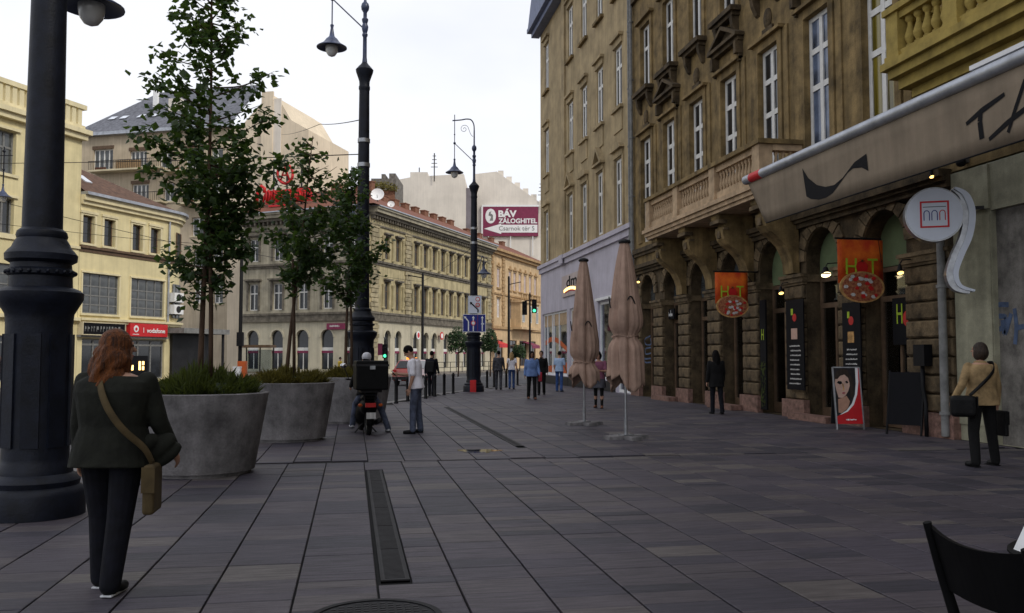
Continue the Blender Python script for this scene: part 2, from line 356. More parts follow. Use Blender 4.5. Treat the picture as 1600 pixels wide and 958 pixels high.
# ------------------------------------------------------------------ facade helper: wall sheet with openings and reveals; u=x, outward=-y
def facade(mb, u0, u1, z0, z1, holes, dep=.25):
    us = sorted({u0, u1, *[h[0] for h in holes], *[h[1] for h in holes]}); zs = sorted({z0, z1, *[h[2] for h in holes], *[h[3] for h in holes]})
    us = [u for u in us if u0-1e-6 <= u <= u1+1e-6]; zs = [z for z in zs if z0-1e-6 <= z <= z1+1e-6]
    for a, b in zip(us, us[1:]):
        for c, d in zip(zs, zs[1:]):
            m, q = (a+b)/2, (c+d)/2
            if any(h[0] < m < h[1] and h[2] < q < h[3] for h in holes): continue
            mb.poly([(a,0,c),(b,0,c),(b,0,d),(a,0,d)])
    for h in holes:
        a, b, c, d = h[:4]; arch = len(h) > 4 and h[4]
        if not arch:
            mb.poly([(a,0,c),(a,0,d),(a,dep,d),(a,dep,c)]); mb.poly([(b,0,d),(b,0,c),(b,dep,c),(b,dep,d)])
            mb.poly([(a,0,d),(b,0,d),(b,dep,d),(a,dep,d)])
        else:
            r = (b-a)/2; m = (a+b)/2; s = d-r; n = 14
            mb.poly([(a,0,c),(a,0,s),(a,dep,s),(a,dep,c)]); mb.poly([(b,0,s),(b,0,c),(b,dep,c),(b,dep,s)])
            P = [(m-r*math.cos(math.pi*k/n), s+r*math.sin(math.pi*k/n)) for k in range(n+1)]
            for k in range(n):
                p, q = P[k], P[k+1]
                mb.poly([(p[0],0,p[1]),(q[0],0,q[1]),(q[0],dep,q[1]),(p[0],dep,p[1])])
                mb.poly([(p[0],0,p[1]),(p[0],0,d),(q[0],0,d),(q[0],0,q[1])])
        mb.poly([(a,0,c),(a,dep,c),(b,dep,c),(b,0,c)])
    return mb
WC = {}
def win_mesh(w, h, cols, rows, fm='white_frame', bar=.06, arch=False):
    k = (round(w,3), round(h,3), cols, tuple(rows), fm, bar, arch)
    if k in WC: return WC[k]
    b = MB(); t = .05
    b.box(-w/2, 0, 0, -w/2+bar, t, h); b.box(w/2-bar, 0, 0, w/2, t, h); b.box(-w/2+bar, 0, 0, w/2-bar, t, bar); b.box(-w/2+bar, 0, h-bar, w/2-bar, t, h)
    for c in range(1, cols):
        x = -w/2+w*c/cols; b.box(x-bar*.6, -.012, bar, x+bar*.6, t, h-bar)
    for r in rows: b.box(-w/2+bar, -.006, r*h-bar*.6, w/2-bar, t-.004, r*h+bar*.6)
    me = b.mesh('window', fm); p = MB(); p.box(-w/2+.02, .03, .02, w/2-.02, .04, h-.02, ''); pm = {}
    WC[k] = (me, p, pm); return WC[k]
PC = {}
def window(parent, fr, u, z, w, h, cols=2, rows=(.66,), fm='white_frame', pm='pane', y=.2, bar=.06, split=False):
    "frame fr=(loc, rz); returns the window object"
    me, p, cache = win_mesh(w, h, cols, rows, fm, bar)
    loc = Vector(fr[0])+Matrix.Rotation(fr[1], 3, 'Z') @ Vector((u, y, z))
    o = ob('window', me, parent, loc, fr[1])
    if split:
        zs = [0, *rows, 1]
        for c in range(cols):
            for r in range(len(zs)-1):
                pw, ph = w/cols-bar*.8, (zs[r+1]-zs[r])*h-bar*.8
                k = (round(pw, 3), round(ph, 3), pm)
                if k not in PC: PC[k] = MB().box(-pw/2, .025, -ph/2, pw/2, .035, ph/2).mesh('pane', pm)
                ob('pane', PC[k], o, (-w/2+w*(c+.5)/cols, 0, (zs[r]+zs[r+1])/2*h))
    else:
        if pm not in cache: cache[pm] = p.mesh('pane', pm)
        ob('pane', cache[pm], o)
    return o
# ================================================================== ground
g = MB().poly([(-900,-300,-.13),(900,-300,-.13),(900,1500,-.13),(-900,1500,-.13)]).build('road', 'asphalt'); tag(g, kind='structure')
KERB = [(-9.5,-8),(-8.2,-2),(-6.4,4),(-5.0,9),(-3.2,15),(-1.5,21),(.75,29),(3.3,36.5),(6.0,42),(8.6,46.8),(11.2,51.5),(13.2,56),(13.6,60)]
def kerb_x(y):
    for a, b in zip(KERB, KERB[1:]):
        if a[1] <= y <= b[1]: return a[0]+(b[0]-a[0])*(y-a[1])/(b[1]-a[1])
    return KERB[-1][0]
m = MB(); m.poly([(x, y, -.022) for x, y in KERB]+[(14, 60, -.022), (14, -8, -.022)])
pave = m.build('pavement', 'joint'); tag(pave, kind='structure')
m = MB(); kerb = tag(ob('kerb', None), kind='structure')
k1 = MB().box(-.15, 0, -.13, .15, .97, .0).mesh('kerb_stone', 'kerb')
tot = 0
for a, b in zip(KERB, KERB[1:]):
    A, B = Vector((*a, 0)), Vector((*b, 0)); d = B-A; n = max(1, round(d.length)); ang = math.atan2(d.y, d.x)-math.pi/2
    if B.y < 6: continue
    for i in range(n):
        p = A+d*(i/n)
        o = ob('kerb_stone', k1, kerb, p+Vector((0, 0, .004)), ang)
X0S, SW = .185, .54
rng = random.Random(3); tiles = []
def strip_rows(k, y0, y1):
    y = y0+rng.uniform(0, .3); 
    while y < y1:
        l = rng.choice((.18, .18, .27, .27, .36, .48)); yield y, l; y += l
holes = []   # (x0,x1,y0,y1) cut-outs for drains and manhole
holes.append((.2, .42, 6.28, 12.36)); 
holes.append((2.79, 2.95, 15.2, 27.3))
for k in range(-18, 21):
    for seg, (y0, y1, sh) in enumerate(((1.5, 13.3, 0.), (13.315, 53, .06))):
        xa = X0S+SW*k+sh; xb = xa+SW
        if xa > 11.1: continue
        for y, l in strip_rows(k, y0, y1):
            if y+l > y1: l = y1-y
            if l < .06: continue
            if min(kerb_x(y), kerb_x(y+l))+.0 > xa-.1-.06: 
                continue
            if math.hypot(xa+SW/2-.17, y+l/2-5.45) < .0: continue
            x0, x1 = xa, min(xb, 11.15)
            for h in holes:
                if y < h[3] and y+l > h[2]:
                    if h[0] <= x0 < h[1] < x1: x0 = h[1]
                    elif x0 < h[0] < x1 and h[1] >= x1: x1 = h[0]
                    elif x0 < h[0] and h[1] < x1:
                        tiles.append((h[1], x1, y, l)); x1 = h[0]
                    elif h[0] <= x0 and x1 <= h[1]: x0 = x1
            if x1-x0 > .04: tiles.append((x0, x1, y, l))
def tile_box(mb, x0, x1, y, l, z):
    g_ = .008; c = .006
    a, b, e, f = x0+g_, x1-g_, y+.0022, y+l-.0022
    i = len(mb.v); mb.v += [(a,e,-.02),(b,e,-.02),(b,f,-.02),(a,f,-.02),(a,e,z-.003),(b,e,z-.003),(b,f,z-.003),(a,f,z-.003),(a+c,e+c,z),(b-c,e+c,z),(b-c,f-c,z),(a+c,f-c,z)]
    for q in range(4):
        r = (q+1) % 4; mb.f.append((i+q, i+r, i+4+r, i+4+q)); mb.f.append((i+4+q, i+4+r, i+8+r, i+8+q))
    mb.f.append((i+8, i+9, i+10, i+11))
def vis(t):
    xm, ym = (t[0]+t[1])/2, t[2]+t[3]/2; fw = xm*math.sin(YAW)+ym*math.cos(YAW); r = xm*math.cos(YAW)-ym*math.sin(YAW)
    return fw > 5.2 and abs(r/fw) < .60
tiles.sort(key=lambda t: (0 if vis(t) else 1, math.hypot(t[0], t[2])))
TM = {}
for t in tiles[:300]:
    key = (round(t[1]-t[0], 2), round(t[3], 2))
    if key not in TM:
        b = MB(); tile_box(b, -key[0]/2, key[0]/2, -key[1]/2, key[1], 0.); TM[key] = b.mesh('paver', 'paver')
    o = ob('paver', TM[key], pave, ((t[0]+t[1])/2, t[2]+t[3]/2, rng.uniform(-.002, .0025)))
b = MB()
for t in tiles[300:]: tile_box(b, *t, rng.uniform(-.003, .003))
tag(b.build('pavers', 'paver', pave), kind='stuff')
# drains
def drain(y0, y1, x, label, wd):
    t = thing('channel_drain', label, 'drain', (x, y0, 0))
    MB().box(-wd/2, 0, -.02, wd/2, y1-y0, -.008).build('channel', 'iron_black', t)
    fr = MB(); fr.box(-wd/2, 0, -.018, -wd/2+.012, y1-y0, .002); fr.box(wd/2-.012, 0, -.018, wd/2, y1-y0, .002); fr.box(-wd/2+.012, 0, -.018, wd/2-.012, .02, .002); fr.box(-wd/2+.012, y1-y0-.02, -.018, wd/2-.012, y1-y0, .002); fr.build('frame', 'steel_dark', t)
    n = int((y1-y0)/1.0)
    for i in range(n):
        l = (y1-y0-.05)/n; gm = MB()
        for q in range(int(l/.035)): gm.box(-wd/2+.015, .025+i*l+q*.035, -.006, wd/2-.015, .025+i*l+q*.035+.02, .001)
        gm.box(-wd/2+.013, .023+i*l, -.007, -wd/2+.03, .02+(i+1)*l, .0015); gm.box(wd/2-.03, .023+i*l, -.007, wd/2-.013, .02+(i+1)*l, .0015)
        gm.build('grate', 'steel_dark', t)
drain(6.3, 12.34, .31, 'long dark slotted drain running up the near paving', .2)
drain(15.22, 27.28, 2.87, 'narrow slotted drain between the puddle and the white-shirted man', .15)
t = thing('manhole_cover', 'round iron manhole cover at the bottom edge of the paving', 'manhole cover', (.15, 5.4, 0))
MB().lathe([(.0, .002), (.40, .002), (.40, .012), (.36, .012), (.36, .006), (0.001, .006)], 36).build('ring', 'iron_black', t)
m = MB()
for i in range(-7, 8):
    for j in range(-7, 8):
        if (i*i+j*j)*.05**2 < .33**2: m.box(i*.05-.016, j*.05-.016, .005, i*.05+.016, j*.05+.016, .0105)
m.build('tread_pattern', 'steel_dark', t)
# puddle
m = MB(); c = G(748, 705); pts = []
for i in range(36):
    a = 2*math.pi*i/36; r = 1+.2*math.sin(3*a+.5)+.12*math.sin(5*a+2)+.08*math.sin(9*a)
    pts.append((c.x+.33*r*math.cos(a), c.y+.28*r*math.sin(a), .0045))
m.poly(pts); tag(m.build('puddle', 'water'), 'small shallow puddle shining on the paving', 'puddle')
# far pavements along the corner block and the yellow houses
UA = (math.sin(R(29.4)), math.cos(R(29.4)))
def along(o, s, off): return (o[0]+UA[0]*s+UA[1]*off, o[1]+UA[1]*s-UA[0]*off)
OC = (1.4, 78.); OYL = (-13.4, 54.6)
m = MB(); P = [along(OC, -3, 3.6), along(OC, 70, 3.6), along(OC, 70, -3), along(OC, 0, -8), (OC[0]-25, OC[1]+14), (OC[0]-24, OC[1]+9)]
m.poly([(x, y, 0.) for x, y in P])
for a, b_ in zip(P, P[1:]+P[:1]): m.poly([(a[0],a[1],-.13),(b_[0],b_[1],-.13),(b_[0],b_[1],0),(a[0],a[1],0)])
tag(m.build('far_pavement', 'farpave'), kind='structure')
m = MB(); P = [along(OYL, -40, 4.2), along(OYL, 8.5, 4.2), along(OYL, 8.5, -14), along(OYL, -40, -14)]
m.poly([(x, y, 0.) for x, y in P])
for a, b_ in zip(P, P[1:]+P[:1]): m.poly([(a[0],a[1],-.13),(b_[0],b_[1],-.13),(b_[0],b_[1],0),(a[0],a[1],0)])
tag(m.build('side_pavement', 'farpave'), kind='structure')
# painted lane lines on the road
lane = tag(ob('lane_marking', None), kind='structure')
for s0 in range(-4, 60, 6):
    m = MB(); A = along(OC, s0, 9.5); B = along(OC, s0+3, 9.5); nx, ny = UA[1]*.06, -UA[0]*.06
    m.poly([(A[0]-nx,A[1]-ny,-.125),(A[0]+nx,A[1]+ny,-.125),(B[0]+nx,B[1]+ny,-.125),(B[0]-nx,B[1]-ny,-.125)]); m.build('lane_dash', 'white', lane)
# ================================================================== arcade building on the right
XW = 11.2; YB = 34.3; RZ = R(-90)
bld = thing('arcade_building', 'sooty brown stone building with arcaded shops and a balustraded balcony', 'building', (XW, YB, 0), RZ)
FR = ((0, 0, 0), 0.)
BAY = [1.7+2.57*i for i in range(9)]           # arch and window centres, u = YB - Y
UE = 19.35                                     # end of the arcade front at the pale stone wall
UT = 78.
holes = []
for u in BAY[:7]: holes.append((u-.76, u+.76, 0.0, 4.68, True))
for u in BAY: 
    holes.append((u-.58, u+.58, 6.0, 10.05)); holes.append((u-.55, u+.55, 11.95, 14.55)); holes.append((u-.55, u+.55, 16.6, 19.0))
for u in (BAY[8]+2.57*i for i in range(1, 5)):
    holes.append((u-.58, u+.58, 6.0, 10.05)); holes.append((u-.55, u+.55, 11.95, 14.55)); holes.append((u-.55, u+.55, 16.6, 19.0))
m = MB(); lo = [h for h in holes if h[3] < 5]; up = [h for h in holes if h[2] > 5]
facade(m, 0, UE, 0, 5.05, lo, .44)
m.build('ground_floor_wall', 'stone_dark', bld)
m = MB(); facade(m, 0, UT, 5.05, 21.5, up, .3); m.poly([(0,0,5.05),(0,0,21.5),(0,12,21.5),(0,12,5.05)])
m.poly([(0,0,21.5),(UT,0,21.5),(UT,12,21.5),(0,12,21.5)]); m.poly([(UT,0,21.5),(UT,0,5.05),(UT,12,5.05),(UT,12,21.5)]); m.poly([(0,.3,5.05),(UT,.3,5.05),(UT,12,5.05),(0,12,5.05)])
m.poly([(UT,12,0),(0,12,0),(0,12,21.5),(UT,12,21.5)])
m.build('upper_wall', 'stone', bld)
# cornice, bands
m = MB(); m.box(0, -.28, 4.98, UE-.02, 0, 5.12); m.box(0, -.2, 4.9, UE-.02, 0, 4.98); m.box(0, -.12, 4.78, UE-.02, 0, 4.9)
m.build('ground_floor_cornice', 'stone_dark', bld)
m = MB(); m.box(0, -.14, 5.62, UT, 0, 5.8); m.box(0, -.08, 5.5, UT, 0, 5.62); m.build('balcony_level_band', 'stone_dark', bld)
m = MB(); m.box(0, -.14, 15.9, UT, 0, 16.1); m.build('upper_band', 'stone_dark', bld)
m = MB(); m.box(-.1, -.9, 21.3, UT, 0, 21.8); m.box(0, -.6, 20.9, UT, 0, 21.3); m.build('roof_cornice', 'stone_dark', bld)
# interior of the arcade: dark shop rooms
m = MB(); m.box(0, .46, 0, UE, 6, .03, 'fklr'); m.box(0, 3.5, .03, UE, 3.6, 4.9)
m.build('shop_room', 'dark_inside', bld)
# piers: rusticated stones, plinths, imposts
PIER = [BAY[i]+1.285 for i in range(7)]; PIER[-1] = BAY[6]+1.32
piers = [(-.02, BAY[0]-.76)]+[(BAY[i]+.76, BAY[i+1]-.76) for i in range(6)]+[(BAY[6]+.76, UE)]
blk = {}
for pi, (a, b_) in enumerate(piers):
    a += .0; w_ = b_-a; key = round(w_, 2)
    MB().box(a-.05, -.16, 0, b_+.05, 0, .46).build('plinth', 'pink_granite', bld)
    m = MB(); m.box(a-.07, -.2, 3.55, b_+.07, .0, 3.63); m.box(a-.05, -.15, 3.42, b_+.05, .0, 3.55); m.box(a-.03, -.11, 3.36, b_+.03, 0, 3.42); 
    m.box(b_-.0, 0, 3.42, b_+.06, .43, 3.6); m.build('impost', 'stone_block', bld)
    hh = (3.36-.46)/8
    if key not in blk:
        q = MB(); c = .03; x0, x1 = .03, w_-.03; z0, z1 = .018, hh-.018; y0 = -.09
        q.v = [(x0,0,z0),(x1,0,z0),(x1,0,z1),(x0,0,z1),(x0,y0+c,z0),(x1,y0+c,z0),(x1,y0+c,z1),(x0,y0+c,z1),(x0+c,y0,z0+c),(x1-c,y0,z0+c),(x1-c,y0,z1-c),(x0+c,y0,z1-c)]
        for j in range(4):
            r = (j+1) % 4; q.f.append((j, r, 4+r, 4+j)); q.f.append((4+j, 4+r, 8+r, 8+j))
        q.f.append((8,9,10,11)); blk[key] = q.mesh('stone_block', 'stone_block')
    for j in range(8): ob('stone_block', blk[key], bld, (a, -.0, .46+hh*j))
# voussoirs round the arches
for u in BAY[:7]:
    r0, r1 = .78, 1.12; n = 9; sp = 4.68-.76
    for j in range(n):
        a0 = math.pi*(j+.06)/n; a1 = math.pi*(j+.94)/n; m = MB()
        poly = [(u-r0*math.cos(a0), sp+r0*math.sin(a0)), (u-r0*math.cos(a1), sp+r0*math.sin(a1)), (u-r1*math.cos(a1), min(4.77, sp+r1*math.sin(a1))), (u-r1*math.cos(a0), min(4.77, sp+r1*math.sin(a0)))]
        m.prism([(x, z) for x, z in poly], -.06, .01); m.build('voussoir', 'stone_block', bld)
# doorways / shopfronts inside the arches
for i, u in enumerate(BAY[:7]):
    m = MB(); m.box(u-.72, .34, .02, u-.62, .42, 3.5); m.box(u+.62, .34, .02, u+.72, .42, 3.5); m.box(u-.62, .34, 2.75, u+.62, .42, 2.87); m.box(u-.62, .34, 3.4, u+.62, .42, 3.5); m.box(u-.04, .34, .02, u+.04, .42, 2.75); m.box(u-.62, .34, .02, u-.04, .42, .3); m.box(u+.04, .34, .02, u+.62, .42, .3)
    d = m.build('shopfront', 'brown_frame', bld)
    MB().box(u-.6, .37, .3, u-.05, .38, 2.74).build('pane', 'shop_glass', d); MB().box(u+.05, .37, .3, u+.6, .38, 2.74).build('pane', 'shop_glass', d); MB().box(u-.6, .37, 2.88, u+.6, .38, 3.39).build('pane', 'shop_glass', d)
    r = .74; n = 12; P = [(u-r*math.cos(math.pi*k/n), 3.92+r*math.sin(math.pi*k/n)) for k in range(n+1)]
    MB().prism([(u-r, 3.52)]+P+[(u+r, 3.52)], .36, .4).build('fanlight', 'panel_green' if i in (4, 5, 6) else 'pane_grey', d)
    if i in (1, 3, 5): MB().box(u-.9, -.5, .004, u+.9, -.17, .15).build('doorstep', 'pink_granite', bld)
# windows with surrounds
def pediment(u, z, wd, parent):
    m = MB(); m.box(u-wd, -.3, z, u+wd, 0, z+.1); m.box(u-wd+.08, -.18, z-.12, u+wd-.08, 0, z)
    m.prism([(u-wd, z+.1), (u, z+.62), (u, z+.5), (u-wd+.22, z+.1)], -.3, 0); m.prism([(u+wd, z+.1), (u+wd-.22, z+.1), (u, z+.5), (u, z+.62)], -.3, 0)
    m.prism([(u-wd+.2, z+.1), (u+wd-.2, z+.1), (u, z+.49)], -.1, 0)
    for s in (-1, 1): m.box(u+s*(wd-.2)-.08, -.24, z-.5, u+s*(wd-.2)+.08, 0, z-.12); m.box(u+s*(wd-.2)-.06, -.14, z-.72, u+s*(wd-.2)+.06, 0, z-.5)
    return m.build('pediment', 'stone_dark', parent)
allb = BAY+[BAY[8]+2.57*i for i in range(1, 5)]
for i, u in enumerate(allb):
    pm = {5: 'pane_blue', 6: 'pane_yellow', 7: 'pane_yellow'}.get(i, 'pane')
    wn = window(bld, FR, u, 6.0, 1.16, 4.05, 2, (.55, .78), 'white_frame', pm, .1, .12, split=i < 8)
    m = MB()
    for s in (-1, 1): m.box(u+s*.69-.11, -.07, 6.0, u+s*.69+.11, 0, 10.05); m.box(u+s*.98-.13, -.04, 6.0, u+s*.98+.13, 0, 10.3)
    m.box(u-.8, -.07, 10.05, u+.8, 0, 10.28); m.box(u-.92, -.2, 10.28, u+.92, 0, 10.37)
    m.build('window_surround', 'stone', bld)
    if i % 2 == 1: pediment(u, 10.95, 1.06, bld)
    else:
        m = MB(); m.ball((u, -.02, 10.85), .2, .1, .3, 10, 7); m.box(u-.3, -.06, 10.45, u+.3, 0, 10.6); m.build('cartouche', 'stone_dark', bld)
    wn = window(bld, FR, u, 11.95, 1.1, 2.6, 2, (.66,), 'white_frame', 'pane', .1, .11, split=i < 8)
    m = MB(); m.box(u-.85, -.34, 11.78, u+.85, 0, 11.93); m.box(u-.75, -.24, 11.66, u+.75, 0, 11.78)
    for s in (-1, 1): m.prism([(0, 11.66), (.24, 11.66), (.2, 11.4), (.08, 11.15), (0, 11.1)], -.09, .09, Matrix.Translation((u+s*.6, 0, 0)) @ Matrix.Rotation(R(-90), 4, 'Z'))
    m.build('window_sill', 'stone_dark', bld)
    m = MB()
    for s in (-1, 1): m.box(u+s*.66-.11, -.06, 11.95, u+s*.66+.11, 0, 14.55)
    m.box(u-.77, -.06, 14.55, u+.77, 0, 14.75); m.box(u-.9, -.2, 14.75, u+.9, 0, 14.86); m.build('window_surround', 'stone', bld)
    window(bld, FR, u, 16.6, 1.1, 2.4, 2, (.66,), 'white_frame', 'pane', .22, .075)
# balcony on consoles
BX = -1.23; U0, U1 = YB-29.25, YB-20.45
balc = MB().box(U0-.12, BX-.1, 5.78, U1+.12, -.15, 5.9).box(U0-.06, BX-.03, 5.66, U1+.06, -.15, 5.78).box(U0, BX+.03, 5.56, U1, -.15, 5.66).build('balcony', 'balcony_stone', bld)
peds = [YB-29.05, YB-26.4, YB-23.5, YB-20.7]
for u in peds: MB().box(u-.2, BX+.0, 5.9, u+.2, BX+.36, 6.88).box(u-.23, BX-.03, 5.9, u+.23, BX+.38, 6.0).build('pedestal', 'balcony_stone', balc)
m = MB(); m.box(U0-.04, BX-.06, 6.88, U1+.04, BX+.4, 7.0); m.box(U1-.32, BX+.4, 6.88, U1+.04, -.0, 7.0); m.box(U0-.04, BX+.4, 6.88, U0+.3, 0, 7.0); m.build('handrail', 'stone', balc)
m = MB()
for a, b_ in zip(peds, peds[1:]): m.box(a+.2, BX+.06, 5.9, b_-.2, BX+.3, 6.14); m.box(a+.2, BX+.06, 6.72, b_-.2, BX+.3, 6.88)
m.box(U1-.28, BX+.36, 5.9, U1-.02, 0, 6.14); m.box(U1-.28, BX+.36, 6.72, U1-.02, 0, 6.88)
m.build('parapet_rail', 'balcony_stone', balc)
bal = MB().lathe([(.055,0),(.055,.05),(.035,.07),(.06,.16),(.062,.24),(.032,.4),(.03,.46),(.05,.5),(.055,.53),(.055,.58)], 10).mesh('baluster', 'balcony_stone', 40)
for a, b_ in zip(peds, peds[1:]):
    n = 12
    for i in range(n): ob('baluster', bal, balc, (a+.2+(b_-a-.4)*(i+.5)/n, BX+.18, 6.14))
for i in range(4): ob('baluster', bal, balc, (U1-.15, BX+.5+i*.2, 6.14))
cons = [(-.05, 3.66), (-.22, 3.66), (-.24, 3.95), (-.3, 4.15), (-.42, 4.38), (-.62, 4.58), (-.82, 4.72), (-.93, 4.86), (-.98, 5.05), (-.96, 5.2), (-.88, 5.22), (-.9, 5.3), (-1.05, 5.36), (-1.1, 5.46), (-1.1, 5.56), (-.05, 5.56)]
for u in (PIER[1], PIER[2], PIER[3], PIER[4]):
    m = MB(); m.prism([(-y, z) for y, z in cons], -.27, .27, Matrix.Translation((u, 0, 0)) @ Matrix.Rotation(R(-90), 4, 'Z'))
    o = m.build('console', 'stone', bld)
    m = MB(); m.box(u-.31, -1.12, 5.3, u+.31, -.85, 5.4); m.box(u-.3, -.96, 5.12, u+.3, -.8, 5.18); m.box(u-.1, -1.0, 4.9, u+.1, -.85, 5.1); m.build('console_moulding', 'stone_block', o)
# second, ochre balcony nearer the camera (top right)
V0, V1 = YB-14.95, YB-7.5; X2 = -1.3
b2 = MB().box(V0-.1, X2-.1, 6.92, V1, 0, 7.06).box(V0, X2, 6.75, V1, 0, 6.92).box(V0+.1, X2+.15, 6.55, V1, 0, 6.75).box(V0+.22, X2+.34, 6.38, V1, 0, 6.55).build('upper_balcony', 'balcony_ochre', bld)
p2 = [V0+.12, V0+1.75, V0+3.4, V0+5.]
for u in p2: MB().box(u-.18, X2+.02, 7.06, u+.18, X2+.38, 7.98).box(u-.22, X2-.0, 7.06, u+.22, X2+.4, 7.2).build('pedestal', 'balcony_ochre', b2)
m = MB(); m.box(V0-.1, X2-.04, 7.98, V1, X2+.44, 8.1); m.box(V0-.1, X2+.44, 7.98, V0+.34, 0, 8.1)
for a, b_ in zip(p2, p2[1:]): m.box(a+.18, X2+.06, 7.06, b_-.18, X2+.34, 7.24); m.box(a+.18, X2+.06, 7.84, b_-.18, X2+.34, 7.98)
m.box(V0+.02, X2+.4, 7.06, V0+.26, 0, 7.24); m.box(V0+.02, X2+.4, 7.84, V0+.26, 0, 7.98)
m.build('parapet_rail', 'balcony_ochre', b2)
bal2 = MB().lathe([(.085,0),(.085,.06),(.055,.08),(.1,.18),(.1,.24),(.045,.42),(.045,.48),(.08,.52),(.085,.55),(.085,.6)], 12).mesh('baluster', 'balcony_ochre', 40)
for a, b_ in zip(p2, p2[1:]):
    for i in range(5): ob('baluster', bal2, b2, (a+.18+(b_-a-.36)*(i+.5)/5, X2+.2, 7.24))
for i in range(4): ob('baluster', bal2, b2, (V0+.14, X2+.52+i*.2, 7.24))
# rain pipes
def pipe(parent, u, z0, z1, r, mname='zinc', y=-.12):
    m = MB(); m.tube((u, y, z0), (u, y, z1), r, n=10)
    z = z0+.4
    while z < z1: m.tube((u, y, z), (u, y, z+.06), r*1.35, n=10); m.box(u-.02, y, z+.01, u+.02, .0, z+.05); z += 2.4
    return m.build('rain_pipe', mname, parent, smooth=40)
pipe(bld, .12, 5.2, 21, .07, 'grey_frame'); pipe(bld, UE-.12, 0.05, 4.6, .075, 'grey_frame', -.2)
# pale stone house front at the far right
psf = thing('stone_building', 'pale greenish stone house front with a dark recessed doorway at the right edge', 'building', (XW, YB-UE, 0), RZ)
m = MB(); facade(m, .0, 58, 0, 5.02, [(1.0, 6.6, .0, 4.16)], .1); m.build('ground_floor_wall', 'pale_stone', psf)
MB().box(1.0, .1, 0, 6.6, .2, 4.16).build('recess_wall', 'grey_stone', psf)
m = MB(); m.box(.02, -.05, 4.2, 1.0, 0, 5.0); m.box(.02, -.03, .3, .98, 0, 4.1); m.build('pilaster_panel', 'pale_stone', psf)
m = MB(); m.box(3.4, .04, .02, 4.9, .1, 2.6); m.build('door', 'grey_stone', psf)
# things fixed to that wall
q = PX(1503, 250, XW-.12)
t = thing('wall_camera', 'small dark dome camera under the awning on the pale wall', 'camera', (XW-.0, q[0], q[1]))
MB().box(-.1, -.05, -.05, 0, .05, .05).build('bracket', 'grey_stone', t); MB().ball((-.14, 0, -.05), .09, .1, .08).build('dome', 'leather_black', t, smooth=True)
# graffiti on the recess wall / pale wall
def stroke(pts, X, r, name, parent, mname='graffiti'):
    P = []
    for px, py in pts: y, z = PX(px, py, X); P.append((X, y, z))
    sm = []
    for i in range(len(P)-1):
        p0, p1, p2_, p3 = P[max(i-1,0)], P[i], P[i+1], P[min(i+2, len(P)-1)]
        for k in range(6):
            t_ = k/6; sm.append(tuple(.5*((2*p1[c])+(-p0[c]+p2_[c])*t_+(2*p0[c]-5*p1[c]+4*p2_[c]-p3[c])*t_**2+(-p0[c]+3*p1[c]-3*p2_[c]+p3[c])*t_**3) for c in range(3)))
    sm.append(P[-1]); m = MB()
    for a, b_ in zip(sm, sm[1:]):
        d = Vector((0, b_[1]-a[1], b_[2]-a[2])); 
        if d.length < 1e-5: continue
        n_ = Vector((0, -d.z, d.y)).normalized()*r
        m.poly([(X, a[1]+n_.y, a[2]+n_.z), (X, b_[1]+n_.y, b_[2]+n_.z), (X, b_[1]-n_.y, b_[2]-n_.z), (X, a[1]-n_.y, a[2]-n_.z)])
    return m
gr = thing('graffiti', 'blue spray tag scrawled on the recessed grey wall', 'graffiti', (0, 0, 0))
for i, s_ in enumerate(([(1576,476),(1556,478),(1546,498),(1550,515),(1566,512),(1572,496),(1560,494)], [(1566,500),(1570,522),(1580,490)], [(1585,482),(1588,510),(1586,538)], [(1590,512),(1600,510)])):
    stroke(s_, XW+.096-i*.0007, .045, 's', gr).build('spray_stroke', 'graffiti', gr)
gr = thing('graffiti', 'dark vertical spray letters on the farthest arcade pier', 'graffiti', (0, 0, 0))
for i, s_ in enumerate(([(1016,525),(1008,530),(1009,538),(1017,538),(1016,528)], [(1017,543),(1009,545),(1009,553),(1017,552)], [(1008,558),(1008,566),(1017,566)], [(1008,561),(1017,560)])):
    stroke(s_, XW-.095-i*.0007, .03, 's', gr, 'graffiti').build('spray_stroke', 'graffiti', gr)
# ================================================================== corner shop building (grey shop front, brown stucco above)
YD = 52.4
dm = thing('shop_building', 'tall brown stucco building with a lilac grey shop front at its foot', 'building', (XW, YD, 0), RZ)
WU = [1.8, 7.6, 10.4, 13.2, 16.1]; UD = YD-YB-.01
holes = []
for u in WU:
    holes += [(u-.55, u+.55, 7.15, 10.05), (u-.52, u+.52, 12.3, 14.95), (u-.52, u+.52, 17.3, 20.1)]
m = MB(); facade(m, 0, UD, 6.95, 21.6, holes, .28)
m.poly([(0,0,6.95),(0,0,21.6),(0,14,21.6),(0,14,6.95)]); m.poly([(0,0,21.6),(UD,0,21.6),(UD,14,21.6),(0,14,21.6)]); m.poly([(UD,0,6.95),(UD,14,6.95),(UD,14,21.6),(UD,0,21.6)])
m.poly([(UD,14,0),(0,14,0),(0,14,21.6),(UD,14,21.6)])
m.build('upper_wall', 'shop_stucco', dm)
MB().box(5.9, -.1, 6.98, 7.0-.45, 0, 21.5).build('pilaster', 'shop_stucco', dm)
SH = [(.5, 6.6, .5, 4.05), (7.2, 12.0, .5, 4.05), (12.7, 15.2, .5, 4.05), (15.6, 17.6, .0, 4.05)]
m = MB(); facade(m, 0, UD, 0, 6.95, SH, .25); m.poly([(0,0,0),(0,0,6.95),(0,14,6.95),(0,14,0)]); m.build('shop_wall', 'shop_grey', dm)
m = MB(); m.box(-.05, -.22, 6.78, UD, 0, 6.98); m.box(-.03, -.12, 6.5, UD, 0, 6.78); m.box(5.85, -.28, 6.5, 6.6, -.22, 6.98); m.build('string_course', 'shop_grey', dm)
